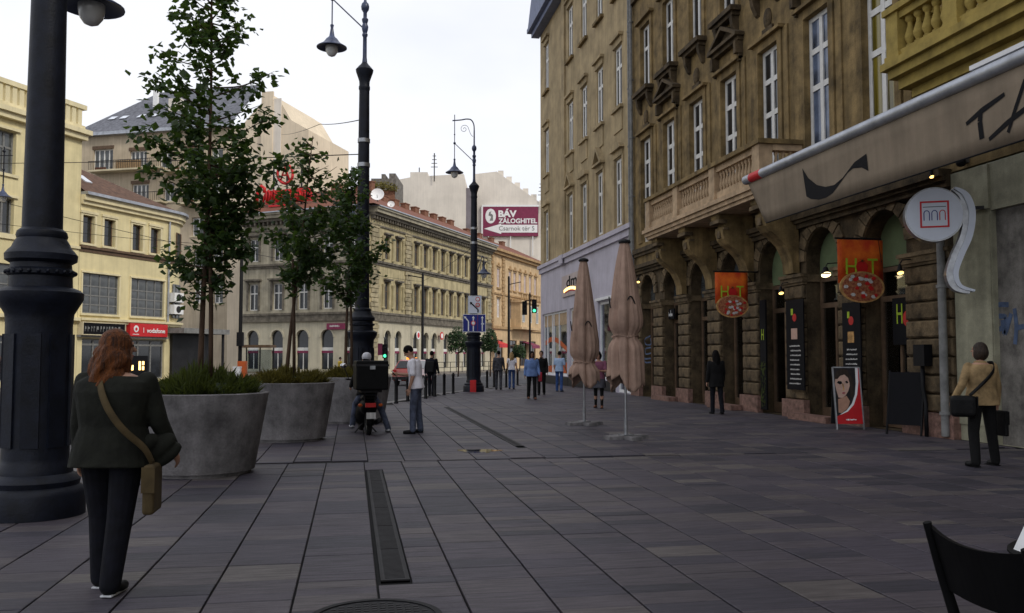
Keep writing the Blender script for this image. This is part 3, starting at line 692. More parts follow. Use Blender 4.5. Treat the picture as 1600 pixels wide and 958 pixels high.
m = MB(); m.box(-.5, -.75, 21.5, UD+.3, .0, 21.75); m.box(-.35, -.5, 21.2, UD+.2, 0, 21.5); m.prism([(-.5, 21.75), (UD, 21.75), (UD, 23.2), (.6, 23.2)], -.7, 6); m.build('eave', 'eave_blue', dm)
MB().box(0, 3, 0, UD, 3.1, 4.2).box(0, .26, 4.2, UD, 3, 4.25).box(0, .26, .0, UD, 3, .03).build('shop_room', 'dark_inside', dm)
for i, u in enumerate(WU):
    window(dm, ((0,0,0),0.), u, 7.15, 1.1, 2.9, 2, (.66,), 'white_frame', 'pane', .07, .13, split=i > 0)
    window(dm, ((0,0,0),0.), u, 12.3, 1.04, 2.65, 2, (.66,), 'white_frame', 'pane', .07, .13, split=i > 0)
    window(dm, ((0,0,0),0.), u, 17.3, 1.04, 2.8, 2, (.66,), 'white_frame', 'pane', .07, .13)
    m = MB(); m.box(u-.72, -.16, 12.12, u+.72, 0, 12.26); m.box(u-.6, -.05, 11.2, u+.6, 0, 12.12); m.build('window_sill', 'shop_stucco', dm)
    m = MB(); m.box(u-.72, -.16, 17.12, u+.72, 0, 17.26); m.build('window_sill', 'stone', dm)
    m = MB(); m.box(u-.72, -.2, 15.25, u+.72, 0, 15.38); m.box(u-.65, -.08, 14.97, u+.65, 0, 15.25); m.build('window_hood', 'shop_stucco', dm)
    m = MB(); m.box(u-.7, -.2, 20.4, u+.7, 0, 20.52); m.box(u-.62, -.08, 20.12, u+.62, 0, 20.4); m.build('window_hood', 'shop_stucco', dm)
    m = MB()
    if i in (1, 3): m.box(u-.78, -.24, 10.35, u+.78, 0, 10.45); m.prism([(u-.78, 10.45), (u, 11.2), (u, 11.02), (u-.55, 10.45)], -.24, 0); m.prism([(u+.78, 10.45), (u+.55, 10.45), (u, 11.02), (u, 11.2)], -.24, 0); m.box(u-.65, -.08, 10.1, u+.65, 0, 10.35)
    else:
        P = [(u+.8*math.cos(a_*math.pi/8), 10.4+.3*math.sin(a_*math.pi/8)) for a_ in range(9)]
        m.prism(P[::-1]+[(u+.66, 10.38), (u-.66, 10.38)][::1], -.22, 0); m.box(u-.66, -.08, 10.1, u+.66, 0, 10.38)
    m.build('window_hood', 'shop_stucco', dm)
    m = MB()
    for s in (-1, 1): m.box(u+s*.66-.1, -.06, 7.05, u+s*.66+.1, 0, 10.1)
    m.build('window_surround', 'shop_stucco', dm)
pipe(dm, UD-.15, .1, 21.2, .06, 'grey_frame')
# shop windows: white frames, tan top panel, orange swoosh on the glass
for a, b_, muls in ((.5, 6.6, (1.4, 2.7, 3.1, 4.4)), (7.2, 12.0, (8.8, 10.4)), (12.7, 15.2, ()), (15.6, 17.6, (16.6,))):
    m = MB(); z0 = .5 if a < 15 else .02; t_ = .09
    m.box(a, .1, z0, a+t_, .22, 4.05); m.box(b_-t_, .1, z0, b_, .22, 4.05); m.box(a+t_, .1, z0, b_-t_, .22, z0+.12); m.box(a+t_, .1, 3.93, b_-t_, .22, 4.05)
    for u in muls: m.box(u-.05, .09, z0+.12, u+.05, .215, 3.93)
    fr_ = m.build('shop_window', 'white', dm)
    E_ = [a+t_, *muls, b_-t_]
    for p_, q_ in zip(E_, E_[1:]): MB().box(p_+.02, .15, z0+.1, q_-.02, .16, 3.3 if a < 12 else 3.95).build('pane', 'shop_glass', fr_)
    if a < 12: MB().box(a+t_, .13, 3.28, b_-t_, .19, 3.94).build('fascia_panel', 'balcony_stone', fr_)
    if a < 12:
        m = MB(); n = 16; w_ = b_-a-.3
        up_ = [(a+.15+w_*k/n, 1.9+.5*math.sin(k/n*3.0+(.6 if a < 2 else 2.4))) for k in range(n+1)]
        for (p_, q_) in zip(up_, up_[1:]): m.poly([(p_[0], .147, p_[1]), (q_[0], .147, q_[1]), (q_[0], .147, q_[1]+.28), (p_[0], .147, p_[1]+.28)])
        m.poly([(a+.15, .147, .65), (b_-.15, .147, .65), (b_-.15, .147, 1.25), (a+.15, .147, .95)]); m.build('window_stripe', 'orange', fr_)
        MB().box(a+.2, .9, .6, b_-.2, 1.0, 3.2).build('display_panel', 'grey_frame', fr_)
m = MB(); 
for a, b_ in ((.1, 6.9), (7.0, 12.4), (12.5, 15.4)): m.box(a, -.04, .01, b_, 0, .46)
m.build('shop_base', 'shop_dark', dm)
m = MB(); m.box(12.6, -.12, 4.1, 17.7, 0, 4.22); m.build('shop_lintel', 'white', dm)
q = PX(880, 433, XW); q2 = PX(906, 458, XW)
sg = thing('shop_sign', 'pale pink square shop sign reading dm above a yellow arc', 'sign', (XW-.02, q[0], q2[1]), RZ)
wS = q[0]-q2[0]; hS = q[1]-q2[1]
MB().box(0, -.06, 0, wS, 0, hS).build('panel', 'lilac_panel', sg)
text_mb('dm', wS*.62, hS*.5, .004, .02).build('lettering', 'ink', sg, (wS*.3, -.065, hS*.42))
m = MB(); A = [(wS*(.14+.7*k/10), hS*(.2+.09*math.sin(math.pi*k/10))) for k in range(11)]; m.prism(A+[(x, z+hS*.13) for x, z in A[::-1]], -.07, -.061); m.build('arc', 'warm_glow_small', sg)  # yellow arc glows by emission in its material
m = MB(); A = [(wS*(.2+.6*k/10), hS*(.14+.07*math.sin(math.pi*k/10))) for k in range(11)]; m.prism(A+[(x, z+hS*.06) for x, z in A[::-1]], -.068, -.0605); m.build('red_arc', 'sign_red', sg)
# ================================================================== awning with printed valance
XA = 9.2
aw = thing('awning', 'long beige awning valance with a black swoosh under a silver roller tube', 'awning', (0, 0, 0))
m = MB(); m.tube((XA, 19.62, 5.74), (XA, 6.0, 5.74), .11, n=18); m.build('roller_tube', 'zinc', aw, smooth=40)
m = MB(); m.tube((XA, 19.3, 5.74), (XA, 18.75, 5.74), .112, n=18); m.build('red_label', 'sign_red', aw, smooth=40)
m = MB(); n = 60
def vx(y, f): return XA+.05*f+.006*math.sin(y*2.3)*f
ys = [19.5+(6.0-19.5)*k/n for k in range(n+1)]; fs = [0, .25, .5, .75, 1]
def shy(k, f): return ys[k]-max(0, .75*f*(1-k/8))
m.grid([[(vx(ys[k], f), shy(k, f), 5.64-1.05*f) for k in range(n+1)] for f in fs])
o = m.build('valance', 'awning', aw, smooth=True)
so_ = o.modifiers.new('thick', 'SOLIDIFY'); so_.thickness = .004
m = MB(); m.tube((XA+.05, 18.7, 4.585), (XA+.05, 6.0, 4.585), .014, n=6); m.build('hem_bar', 'ink', aw)
for y in (19.1, 14.95, 12.2, 8.6): MB().tube((XA, y, 5.74), (XW-.02, y, 5.35), .025, n=8).tube((XA, y, 5.74), (XW-.02, y, 5.5), .02, n=8).build('support_arm', 'steel_dark', aw)
MB().box(XA-.06, 6.0, 5.86, XA+.02, 11.75, 5.93).build('light_bar', 'white', aw)
m = MB(); ff = lambda px, py: (lambda y, z: (vx(y, (5.64-z)/1.05)-.012, y, z))(*PX(px, py, XA))
sw = [(1253.6,262.8),(1262,278),(1275,289),(1288,292),(1302,289),(1315,278),(1334,253.6),(1353,240),(1354.6,267),(1345,261.7),(1331.6,263),(1323,270),(1299,302),(1288,309),(1277,312),(1265,311),(1258,307)]
top = sw[:8]; bot = [sw[0]]+sw[:7:-1]
m.poly([ff(*p) for p in sw]); m.build('swoosh', 'ink', aw)
def brush(pts, wds):
    m = MB(); P = [Vector((0, *PX(px, py, XA))) for px, py in pts]
    for i in range(len(P)-1):
        d = P[i+1]-P[i]; n_ = Vector((0, -d.z, d.y)).normalized()
        a, b_, c, e = P[i]+n_*wds[i], P[i+1]+n_*wds[i+1], P[i+1]-n_*wds[i+1], P[i]-n_*wds[i]
        m.poly([(vx(p.y, (5.64-p.z)/1.05)-.012, p.y, p.z) for p in (a, b_, c, e)])
    return m
brush([(1508,194),(1534,172),(1569,147)], [.03, .045, .03]).build('lettering_t', 'ink', aw); brush([(1532,171),(1529,190),(1531,217)], [.04, .05, .05]).build('lettering_t', 'ink', aw)
brush([(1542,218),(1570,193),(1604,167)], [.03, .04, .04]).build('lettering_a', 'ink', aw); brush([(1572,207),(1584,172),(1602,124)], [.03, .035, .035]).build('lettering_a', 'ink', aw)
# ================================================================== round museum-like sign with its S-shaped tail
YS = 14.2; cx, cz = PY(1460, 335, YS); rr = .49
t = thing('round_sign', 'round white lightbox sign with a red square and three arches on a curved tail', 'sign', (cx, YS, cz), R(-26))
m = MB(); 
prof = [(rr-.03, 0), (rr, .015), (rr, .22), (rr-.03, .24)]
def ydisc(mb, r, y0, y1, n=44):
    a = [(r*math.cos(2*math.pi*k/n), r*math.sin(2*math.pi*k/n)) for k in range(n)]; return mb.prism(a, y0, y1)
ydisc(MB(), rr, 0, .26).build('drum', 'steel', t, smooth=40); ydisc(MB(), rr-.025, -.012, 0).build('face', 'sign_white', t)
m = MB(); h_ = .24
for a in ((-h_, -h_, h_, -h_+.03), (-h_, h_-.03, h_, h_), (-h_, -h_+.03, -h_+.03, h_-.03), (h_-.03, -h_+.03, h_, h_-.03)): m.box(a[0], -.018, a[1], a[2], -.0125, a[3])
m.build('red_square', 'sign_red', t)
for i, mn in enumerate(('blue_sign', 'blue_sign', 'neon_red')):
    m = MB(); c_ = -.13+.13*i; P = [(c_-.045, -.11), (c_-.045, .02)]+[(c_-.045*math.cos(math.pi*k/6), .02+.05*math.sin(math.pi*k/6)) for k in range(1, 6)]+[(c_+.045, .02), (c_+.045, -.11)]
    for a, b_ in zip(P, P[1:]):
        d = Vector((b_[0]-a[0], b_[1]-a[1])); n_ = Vector((-d.y, d.x)).normalized()*.008
        m.poly([(a[0]+n_.x, -.015, a[1]+n_.y), (b_[0]+n_.x, -.015, b_[1]+n_.y), (b_[0]-n_.x, -.015, b_[1]-n_.y), (a[0]-n_.x, -.015, a[1]-n_.y)])
    m.build('arch_mark', mn, t)
MB().box(-.19, -.018, .13, .19, -.0125, .14).build('line_mark', 'ink', t)
def rib(pts, y0, y1, th):
    m = MB(); P = [(PY(px, py, YS)[0]-cx, PY(px, py, YS)[1]-cz) for px, py in pts]; sm = []
    for i in range(len(P)-1):
        p0, p1, p2_, p3 = P[max(i-1,0)], P[i], P[i+1], P[min(i+2, len(P)-1)]
        for k in range(5):
            t_ = k/5; sm.append(tuple(.5*((2*p1[c])+(-p0[c]+p2_[c])*t_+(2*p0[c]-5*p1[c]+4*p2_[c]-p3[c])*t_**2+(-p0[c]+3*p1[c]-3*p2_[c]+p3[c])*t_**3) for c in range(2)))
    sm.append(P[-1]); L_, R_ = [], []
    for i, p in enumerate(sm):
        a, b_ = sm[max(i-1,0)], sm[min(i+1, len(sm)-1)]; d = Vector((b_[0]-a[0], b_[1]-a[1])).normalized(); w_ = th*(1-.75*(i/len(sm))**3)*(.35+.65*min(1, i/6))
        L_.append((p[0]-d.y*w_, p[1]+d.x*w_)); R_.append((p[0]+d.y*w_, p[1]-d.x*w_))
    for i in range(len(sm)-1):
        m.prism([L_[i], L_[i+1], R_[i+1], R_[i]], y0, y1)
    return m
rib([(1486,296),(1500,308),(1508,335),(1505,370),(1494,402),(1488,428),(1494,448),(1512,456)], -.01, .2, .055).build('tail', 'sign_white', t)
rib([(1484,296),(1498,310),(1504,335),(1500,370),(1488,402),(1481,430),(1488,450),(1506,458)], .02, .26, .085).build('tail_back', 'steel', t)
MB().box(.1, .26, .1, .98, .32, .16).build('wall_bracket', 'steel_dark', t)
# ================================================================== banners
def banner(Yb, px0, px1, pyt, pyb, label):
    x0, zt = PY(px0, pyt, Yb); x1, _ = PY(px1, pyt, Yb); _, zb = PY(px0, pyb, Yb); w_ = x1-x0; h_ = zt-zb
    t = thing('banner', label, 'banner', (x0, Yb, zb), 0, 'shop banners')
    m = MB(); n = 8; m.grid([[(w_*k/n, .012*math.sin(w_*k/n*7)*(1.3-f), h_*(.28+.7*f)) for k in range(n+1)] for f in (0, .5, 1)])
    o = m.build('cloth', 'banner', t, smooth=True); o.modifiers.new('s', 'SOLIDIFY').thickness = .004
    m = MB(); m.tube((-.05, .01, h_), (XW-x0, .01, h_+.0), .02, n=8); m.tube((w_*.9, .01, h_), (XW-x0, .01, h_-.5), .012, n=6); m.build('rod', 'iron_black', t)
    text_mb('H', w_*.24, h_*.26, .004).build('lettering', 'lime', t, (w_*.16, -.03, h_*.42)); text_mb('T', w_*.22, h_*.26, .004).build('lettering', 'lime', t, (w_*.64, -.03, h_*.42))
    ydisc(MB(), w_*.13, -.012, 0, 20).build('tomato', 'neon_red', t, (w_*.51, -.026, h_*.54)); 
    m = MB(); 
    for k in range(5): a_ = 2*math.pi*k/5; m.poly([(0, 0, 0), (.02*math.cos(a_-.5), 0, .02*math.sin(a_-.5)), (.07*math.cos(a_), 0, .06*math.sin(a_)), (.02*math.cos(a_+.5), 0, .02*math.sin(a_+.5))])
    m.build('stalk', 'leaf_dark', t, (w_*.52, -.042, h_*.64))
    pz = ydisc(MB(), .5, -.03, 0, 40); pz.v = [(x*w_*.98, y, z*h_*.5) for x, y, z in pz.v]; pz = pz.build('pizza', 'crust', t, (w_*.5, -.02, h_*.22))
    q = ydisc(MB(), .45, -.036, -.031, 36); q.v = [(x*w_*.98, y, z*h_*.5) for x, y, z in q.v]; q.build('topping', 'salami', pz)
    r_ = random.Random(len(label)); m = MB(); m2 = MB()
    for k in range(26):
        a_ = r_.uniform(0, 6.28); d = .4*math.sqrt(r_.random()); (m if k % 2 else m2).prism([(d*math.cos(a_)*w_+.05*w_*math.cos(j*1.05)*r_.uniform(.6, 1.3), d*math.sin(a_)*h_*.5+.03*h_*math.sin(j*1.05)) for j in range(6)], -.043-.0003*k, -.0365)
    tag(m.build('slices', 'neon_red', pz), kind='stuff'); tag(m2.build('cheese', 'curtain', pz), kind='stuff')
banner(23.2, 1117, 1168, 424, 494, 'orange pizza banner hanging farther along the arcade beside the second console')
banner(17.3, 1308, 1379, 372, 470, 'large orange pizza banner hanging nearest above the red advertising board')
# ================================================================== menu boards on the piers, posters in the arches
def dashes(mb, rnd, x0, x1, z, hh, y):
    x = x0+rnd.uniform(0, .15)*(x1-x0); e = x1-rnd.uniform(0, .2)*(x1-x0)
    while x < e:
        l = rnd.uniform(.012, .045); mb.box(x, y-.002, z+rnd.uniform(0, .2)*hh, min(x+l, e), y, z+hh*rnd.uniform(.6, 1)); x += l+rnd.uniform(.006, .016)
def menu(px0, px1, pyt, pyb, label):
    y0, zt = PX(px0, pyt, XW-.17); y1, _ = PX(px1, pyt, XW-.17); _, zb = PX((px0+px1)/2, pyb, XW-.17)
    t = thing('menu_board', label, 'sign', (XW-.165, y0, zb), RZ, 'menu boards on the piers'); w_ = y0-y1; h_ = zt-zb
    MB().box(0, -.03, 0, w_, 0.0, h_).build('board', 'ink', t); rnd = random.Random(int(px0)); m = MB()
    for k in range(9): dashes(m, rnd, w_*.14, w_*.86, h_*(.06+.052*k), h_*.02, -.0305)
    tag(m.build('printed_lines', 'curtain', t), kind='stuff')
    ydisc(MB(), .1, -.034, -.031, 16).build('tomato', 'neon_red', t, (w_*.5, 0, h_*.8)); MB().box(w_*.3, -.036, h_*.83, w_*.42, -.031, h_*.9).build('logo', 'lime', t)
    MB().box(w_*.3, -.034, h_*.56, w_*.65, -.031, h_*.68).build('photo', 'skin_pale' if px0 < 1300 else 'crust', t)
menu(1229, 1256, 470, 609, 'tall black menu board on the pier under the fourth console')
menu(1317, 1345, 474, 616, 'tall black menu board on the pier behind the red advertising board')
t = thing('leaf_poster', 'dark poster with green leaves inside the arch left of a menu board', 'poster', (XW-.05, YB-BAY[4]+.62, .1), RZ)
MB().box(0, -.05, 0, .34, 0, 3.0).build('panel', 'ink', t)
m = MB(); r_ = random.Random(5)
for k in range(60):
    x, z = r_.uniform(.04, .3), r_.uniform(.05, 1.3); a_ = r_.uniform(0, 6.28); s_ = r_.uniform(.04, .09); c_, d_ = math.cos(a_)*s_, math.sin(a_)*s_
    m.poly([(x-c_, -.052-.0002*k, z-d_), (x+d_*.4, -.052-.0002*k, z-c_*.4), (x+c_, -.052-.0002*k, z+d_), (x-d_*.4, -.052-.0002*k, z+c_*.4)])
m.build('printed_leaves', 'shrub', t); text_mb('H', .14, .3, .003).build('lettering', 'lime', t, (.1, -.056, 1.9))
y_, z_ = PX(1403, 528, XW+.3)
t = thing('window_sign', 'dark window panel with a lime letter H and a red tomato in the nearest arch', 'sign', (XW+.28, y_+.1, z_-.15), RZ)
MB().box(0, -.03, 0, .72, 0, 1.0).build('panel', 'ink', t); text_mb('H', .2, .42, .004).build('lettering', 'lime', t, (.16, -.036, .45)); ydisc(MB(), .17, -.04, -.031, 20).build('tomato', 'neon_red', t, (.54, 0, .55))
y_, z_ = PX(1040, 498, XW+.25)
t = thing('shop_sign', 'small white lettered shop sign over a doorway far along the arcade', 'sign', (XW+.2, y_, z_), RZ)
MB().box(0, -.05, -.05, 1.15, 0, .32).build('panel', 'ink', t); m = MB(); r_ = random.Random(2); x = .06
while x < 1.0: l = r_.uniform(.05, .12); m.box(x, -.054, .04, x+l*.35, -.051, .04+r_.uniform(.1, .24)); m.box(x+l*.4, -.054, .04+r_.uniform(0, .06), x+l, -.051, .12+r_.uniform(.02, .06)); x += l+.03
m.build('lettering', 'white', t)
y_, z_ = PX(1041, 582, XW+.22); zt_ = PX(1041, 522, XW+.22)[1]
t = thing('door_sign', 'upright dark door sign with red and white lettering far along the arcade', 'sign', (XW+.2, y_, z_), RZ)
MB().box(0, -.04, 0, .5, 0, zt_-z_).build('panel', 'ink', t); m = MB(); m2 = MB(); r_ = random.Random(4); z = .06
while z < zt_-z_-.1: l = r_.uniform(.06, .1); m.box(.28, -.044, z, .28+r_.uniform(.06, .13), -.041, z+l*.6); m2.box(.1, -.044, z, .1+r_.uniform(.05, .1), -.041, z+l*.6); z += l+.02
m.build('lettering', 'curtain', t); m2.build('red_lettering', 'sign_red', t)
# lit wall lamps in the arcade
for i, (px, py, r_, dep, lab) in enumerate(((1290, 428, .105, .55, 'lit downlight left of the larger pizza banner'), (1220, 457, .06, .35, 'small lit spotlight right of the farther pizza banner'), (1406, 425, .06, .4, 'lit spotlight right of the larger pizza banner'), (1455, 275, .04, .3, 'tiny lit spotlight above the round sign'), (997, 440, .06, .25, 'tiny lit spotlight at the far end of the arcade'))):
    X = XW-dep; y_, z_ = PX(px, py, X)
    t = thing('wall_lamp', lab, 'lamp', (X, y_, z_), 0, 'lit lamps along the arcade')
    MB().lathe([(r_*.3, .16), (r_*.5, .14), (r_*.8, .06), (r_*1.12, .0), (r_*1.12, -.01), (r_*1.0, -.01)][::-1], 18).build('shade', 'iron_black', t, smooth=40)
    d = ydisc(MB(), r_, -.006, 0, 20).build('lens', 'lamp_on' if i == 0 else 'warm_glow_small', t, (0, 0, -.016)); d.rotation_euler = (R(90-30), 0, R(-10)); d.location = (0, -.02, -.02)
    MB().path([(0, 0, .15), (.05, 0, .24), (dep*.6, 0, .26), (dep-.01, 0, .22)], .012, 8).build('arm', 'iron_black', t, smooth=True)
# black box with a bent pipe on the last pier
y_, z_ = PX(1441, 556, XW-.2)
t = thing('utility_box', 'black utility box with a bent pipe on the rusticated pier', 'box', (XW-.2, y_, 0))
MB().box(-.08, -.17, z_-.2, .1, .17, z_+.22).build('box', 'iron_black', t); MB().path([(0, 0, z_-.2), (0, 0, .95), (-.03, -.12, .62), (-.06, -.16, .5), (-.06, -.16, .002)], .04, 10).build('pipe', 'iron_black', t, smooth=True)
# A-board with a portrait poster
t = thing('advertising_board', 'red A-frame board with a portrait poster standing by the arcade', 'sign', (10.42, 17.35, 0), R(-12)); BW, BH = .54, 1.2
def lean(o, a): o.rotation_euler = (R(a), 0, 0); return o
fp = lean(MB().box(-BW/2, -.012, .12, BW/2, .012, .12+BH).build('front_panel', 'poster_dark', t), -10)
fr_ = MB(); 
for s in (-1, 1): fr_.box(s*(BW/2+.012)-.014, -.02, .0, s*(BW/2+.012)+.014, .02, .14+BH)
fr_.box(-BW/2, -.02, .12+BH, BW/2, .02, .145+BH); lean(fr_.build('frame', 'steel', t), -10)
def pp(parent, pts, name, m_, lv): return MB().poly([((u-.5)*BW, -.0125-.0006*lv, .12+v*BH) for u, v in pts]).build(name, m_, parent)
pp(fp, [(.0,.0),(1,0),(1,1),(.97,1),(.95,.75),(.86,.52),(.7,.34),(.45,.22),(.2,.17),(0,.13)], 'red_field', 'red', 1)
pp(fp, [(.86,1),(.97,1),(.95,.75),(.86,.52),(.7,.34),(.45,.22),(.2,.17),(.1,.155),(.4,.24),(.62,.36),(.77,.52),(.84,.72)], 'white_band', 'white', 2)
pp(fp, [(.08,.86),(.3,.93),(.5,.9),(.6,.8),(.6,.68),(.52,.58),(.4,.5),(.26,.46),(.12,.47),(.06,.6),(.02,.72)], 'face', 'skin_pale', 1.2)
pp(fp, [(.02,.8),(.1,.92),(.3,.99),(.55,.96),(.74,.8),(.76,.6),(.68,.44),(.58,.5),(.62,.68),(.56,.82),(.42,.88),(.26,.86),(.14,.8)], 'hair', 'hair_brown', 1.6)
pp(fp, [(.1,.73),(.16,.765),(.28,.76),(.32,.72),(.22,.7)], 'eye', 'ink', 1.9); pp(fp, [(.42,.75),(.5,.77),(.56,.74),(.5,.715)], 'eye', 'ink', 1.9); pp(fp, [(.3,.72),(.36,.71),(.38,.6),(.3,.59),(.33,.62)], 'nose_shade', 'crust', 1.9)
pp(fp, [(.26,.55),(.34,.57),(.42,.555),(.36,.53),(.3,.53)], 'lips', 'lips', 1.9); pp(fp, [(.1,.44),(.26,.46),(.44,.5),(.56,.4),(.46,.28),(.2,.19),(.08,.2)], 'neck', 'skin', 1.1)
m = MB(); dashes(m, random.Random(9), -.1, .16, .12+.06*BH, .04, -.0145); m.build('printed_line', 'white', fp)
lean(MB().box(-BW/2, -.012, .1, BW/2, .012, .1+BH).build('rear_panel', 'shop_dark', t, (0, .46, 0)), 10)
t = thing('easel_board', 'black easel board leaning beside the nearest rusticated pier', 'sign', (10.72, 15.95, 0), R(-60))
lean(MB().box(-.34, -.015, .2, .34, .015, 1.25).build('board', 'ink', t), -9); lean(MB().box(-.36, -.02, 0, -.33, .02, 1.28).build('leg', 'iron_black', t), -9); lean(MB().box(.33, -.02, 0, .36, .02, 1.28).build('leg', 'iron_black', t), -9); lean(MB().box(-.02, .0, 0, .02, .03, 1.26).build('leg', 'iron_black', t, (0, .42, 0)), 9)
# ================================================================== closed parasols
def parasol(loc, label, top, tie, low, seed, rmax):
    t = thing('closed_parasol', label, 'parasol', loc, random.Random(seed).uniform(0, 1), 'closed parasols on the paving'); r_ = random.Random(seed); ph = r_.uniform(0, 6)
    MB().tube((0, 0, .06), (0, 0, top-.15), .024, n=12).build('pole', 'steel', t, smooth=40)
    m = MB(); m.box(-.42, -.12, 0, .42, .12, .07); m.box(-.12, -.42, .002, .12, .42, .068); m.build('base', 'concrete', t); m = MB(); m.tube((0, 0, .07), (0, 0, .4), .034, n=12); m.box(-.11, -.11, .07, .11, .11, .09); m.build('base_socket', 'steel', t)
    m = MB(); n = 96; rows = []; K = 44
    for k in range(K+1):
        f = k/K; z = top-.04+(low-top+.04)*f; ft = (top-z)/(top-tie)
        base = .06+(rmax-.06)*min(1, ft*1.25)**.75
        dt = (z-tie)/.13; base *= 1-.3*math.exp(-dt*dt)
        ring = []
        for q in range(n):
            a = 2*math.pi*q/n; w1_ = 8*a+ph+.35*math.sin(2.1*z+a); w2_ = 15*a+2*ph+.5*math.sin(1.7*z+2*a)
            pl = 1-abs(math.sin(w1_/2))**.6; p2__ = 1-abs(math.sin(w2_/2))**.7
            fold = -.34*pl-.13*p2__+.12*math.cos(2*a+ph+z)+.06*math.sin(3*a-1.5*z)+.17
            amp = min(1, .25+f*3)*(1-.35*math.exp(-dt*dt)); r = base*(1+fold*amp)
            zz = z+(.13*math.sin(2*a+ph)+.07*math.sin(5*a+1)+.05*pl)*(f**10)
            ring.append(len(m.v)); m.v.append((r*math.cos(a)*1.05, r*math.sin(a)*.95, zz))
        rows.append(ring)
    for k in range(K):
        for q in range(n): m.f.append((rows[k][q], rows[k+1][q], rows[k+1][(q+1) % n], rows[k][(q+1) % n]))
    o = m.build('canopy', 'parasol', t, smooth=True); o.modifiers.new('s', 'SOLIDIFY').thickness = .006
    MB().lathe([(.11, -.03), (.12, 0), (.1, .03), (.03, .05)], 16, (0, 0, top-.03)).build('cap', 'strap_black', t, smooth=40)
    st = MB(); rt = rmax*.78
    st.path([(rt*1.1*math.cos(a_*math.pi/12), rt*.95*math.sin(a_*math.pi/12), tie+.02*math.sin(a_)) for a_ in range(25)], .014, 6); st.build('tie_cord', 'parasol', t)
    st = MB(); zz = tie+(top-tie)*.34
    for a0 in (.3, 2.4, 4.3): st.path([((rmax*1.02)*math.cos(a0+a_*.09), (rmax*.92)*math.sin(a0+a_*.09), zz+.12*math.sin(a_*.5)) for a_ in range(9)], .013, 6)
    st.build('strap', 'strap_black', t)
    return t
parasol(G(913, 664), 'slimmer closed brown parasol standing farther back by the shop window', 3.78, 1.42, 1.0, 3, .3)
parasol(G(978, 686), 'larger closed brown parasol with a tied waist standing nearest', 3.76, 1.93, 1.04, 8, .3)
# ================================================================== cafe chair and table at the lower right
Rv = Vector((math.cos(YAW), -math.sin(YAW), 0)); Fv = Vector((math.sin(YAW), math.cos(YAW), 0))
p0 = Rv*1.73+Fv*3.74; p1 = Rv*1.84+Fv*3.22; dv = (p1-p0); ang = math.atan2(dv.y, dv.x); wd = dv.length
t = thing('cafe_chair', 'black wooden cafe chair cut off by the lower right corner', 'chair', ((p0+p1)/2*1.0, )[0], ang); t.location.z = 0
# local x along the back, local y = towards the seat (right of frame)
sy = 1 if (Matrix.Rotation(ang, 3, 'Z') @ Vector((0, 1, 0))).dot(Rv) > 0 else -1
h2 = wd/2
for s in (-1, 1):
    m = MB(); m.path([(s*h2, 0, .86), (s*h2, sy*.06, .66), (s*h2, sy*.13, .44), (s*h2, sy*.06, 0)], [.017, .021, .024, .018], 10); m.build('rear_leg', 'chair_black', t, smooth=40)
    m = MB(); m.path([(s*h2*.95, sy*.56, .43), (s*h2, sy*.58, 0)], [.022, .015], 10); m.build('front_leg', 'chair_black', t, smooth=40)
m = MB(); n = 14
for k in range(n):
    u0_, u1_ = -1+2*k/n, -1+2*(k+1)/n; c0, c1 = -sy*.035*(1-u0_*u0_), -sy*.035*(1-u1_*u1_); d0, d1 = .035*(1-u0_*u0_), .035*(1-u1_*u1_)
    a = [(u0_*h2, c0+sy*.01, .845-d0), (u1_*h2, c1+sy*.01, .845-d1), (u1_*h2, c1+sy*.085, .585-d1*.3), (u0_*h2, c0+sy*.085, .585-d0*.3)]; b_ = [(x, y+sy*.02, z) for x, y, z in a]
    i = len(m.v); m.v += a+b_; m.f += [(i, i+1, i+2, i+3), (i+7, i+6, i+5, i+4), (i, i+4, i+5, i+1), (i+3, i+2, i+6, i+7)]
m.build('backrest', 'chair_black', t, smooth=30)
MB().box(-h2-.01, min(sy*.1, sy*.58), .43, h2+.01, max(sy*.1, sy*.58), .46).build('seat', 'chair_black', t)
pc = Rv*2.42+Fv*3.62
t = thing('cafe_table', 'small dark cafe table just entering the frame at the lower right', 'table', (pc.x, pc.y, 0), -YAW)
MB().lathe([(.0, .725), (.36, .725), (.375, .735), (.375, .745), (.36, .755), (.0, .755)], 30).build('table_top', 'chair_black', t, smooth=40); MB().lathe([(.24, 0), (.24, .015), (.05, .04), (.03, .08), (.03, .725)], 20).build('pedestal', 'iron_black', t, smooth=40)
t = thing('menu_card', 'white folded card standing on the cafe table at the right edge', 'card', (pc.x-Rv.x*.3, pc.y-Rv.y*.3, .756), -YAW)
m = MB(); m.prism([(-.05, 0), (-.043, 0), (0, .085), (.043, 0), (.05, 0), (0, .1)], -.09, .09); m.build('card', 'white', t)
# ================================================================== yellow houses on the left
RY = R(60.6)
def US(px, py=400): return PL(px, py, OYL, 29.4)
ty = thing('yellow_building', 'tall pale yellow house with a roof balustrade behind the near lamp post', 'building', (*OYL, 0), RY)
A0, A1 = -26., -2.97
tw = [-7.75, -10.4, -13.0, -15.6, -18.2, -20.8, -23.4]
holes = []
for u in tw: holes += [(u-.55, u+.55, 10.75, 12.9), (u-.55, u+.55, 7.7, 9.5)]
holes += [(-5.9, -3.4, 3.95, 6.2), (-9.4, -6.5, 3.95, 6.2), (-12.9, -10, 3.95, 6.2)]
sh = [(-5.9, -3.4, .3, 2.6), (-9.4, -6.5, .3, 2.6), (-12.9, -10, .3, 2.6), (-16.4, -13.5, .3, 2.6)]
m = MB(); facade(m, A0, A1, 0, 14.0, holes+sh, .3); m.poly([(A1,0,0),(A1,12,0),(A1,12,14),(A1,0,14)]); m.poly([(A0,0,14),(A1,0,14),(A1,12,14),(A0,12,14)]); m.build('wall', 'yellow', ty)
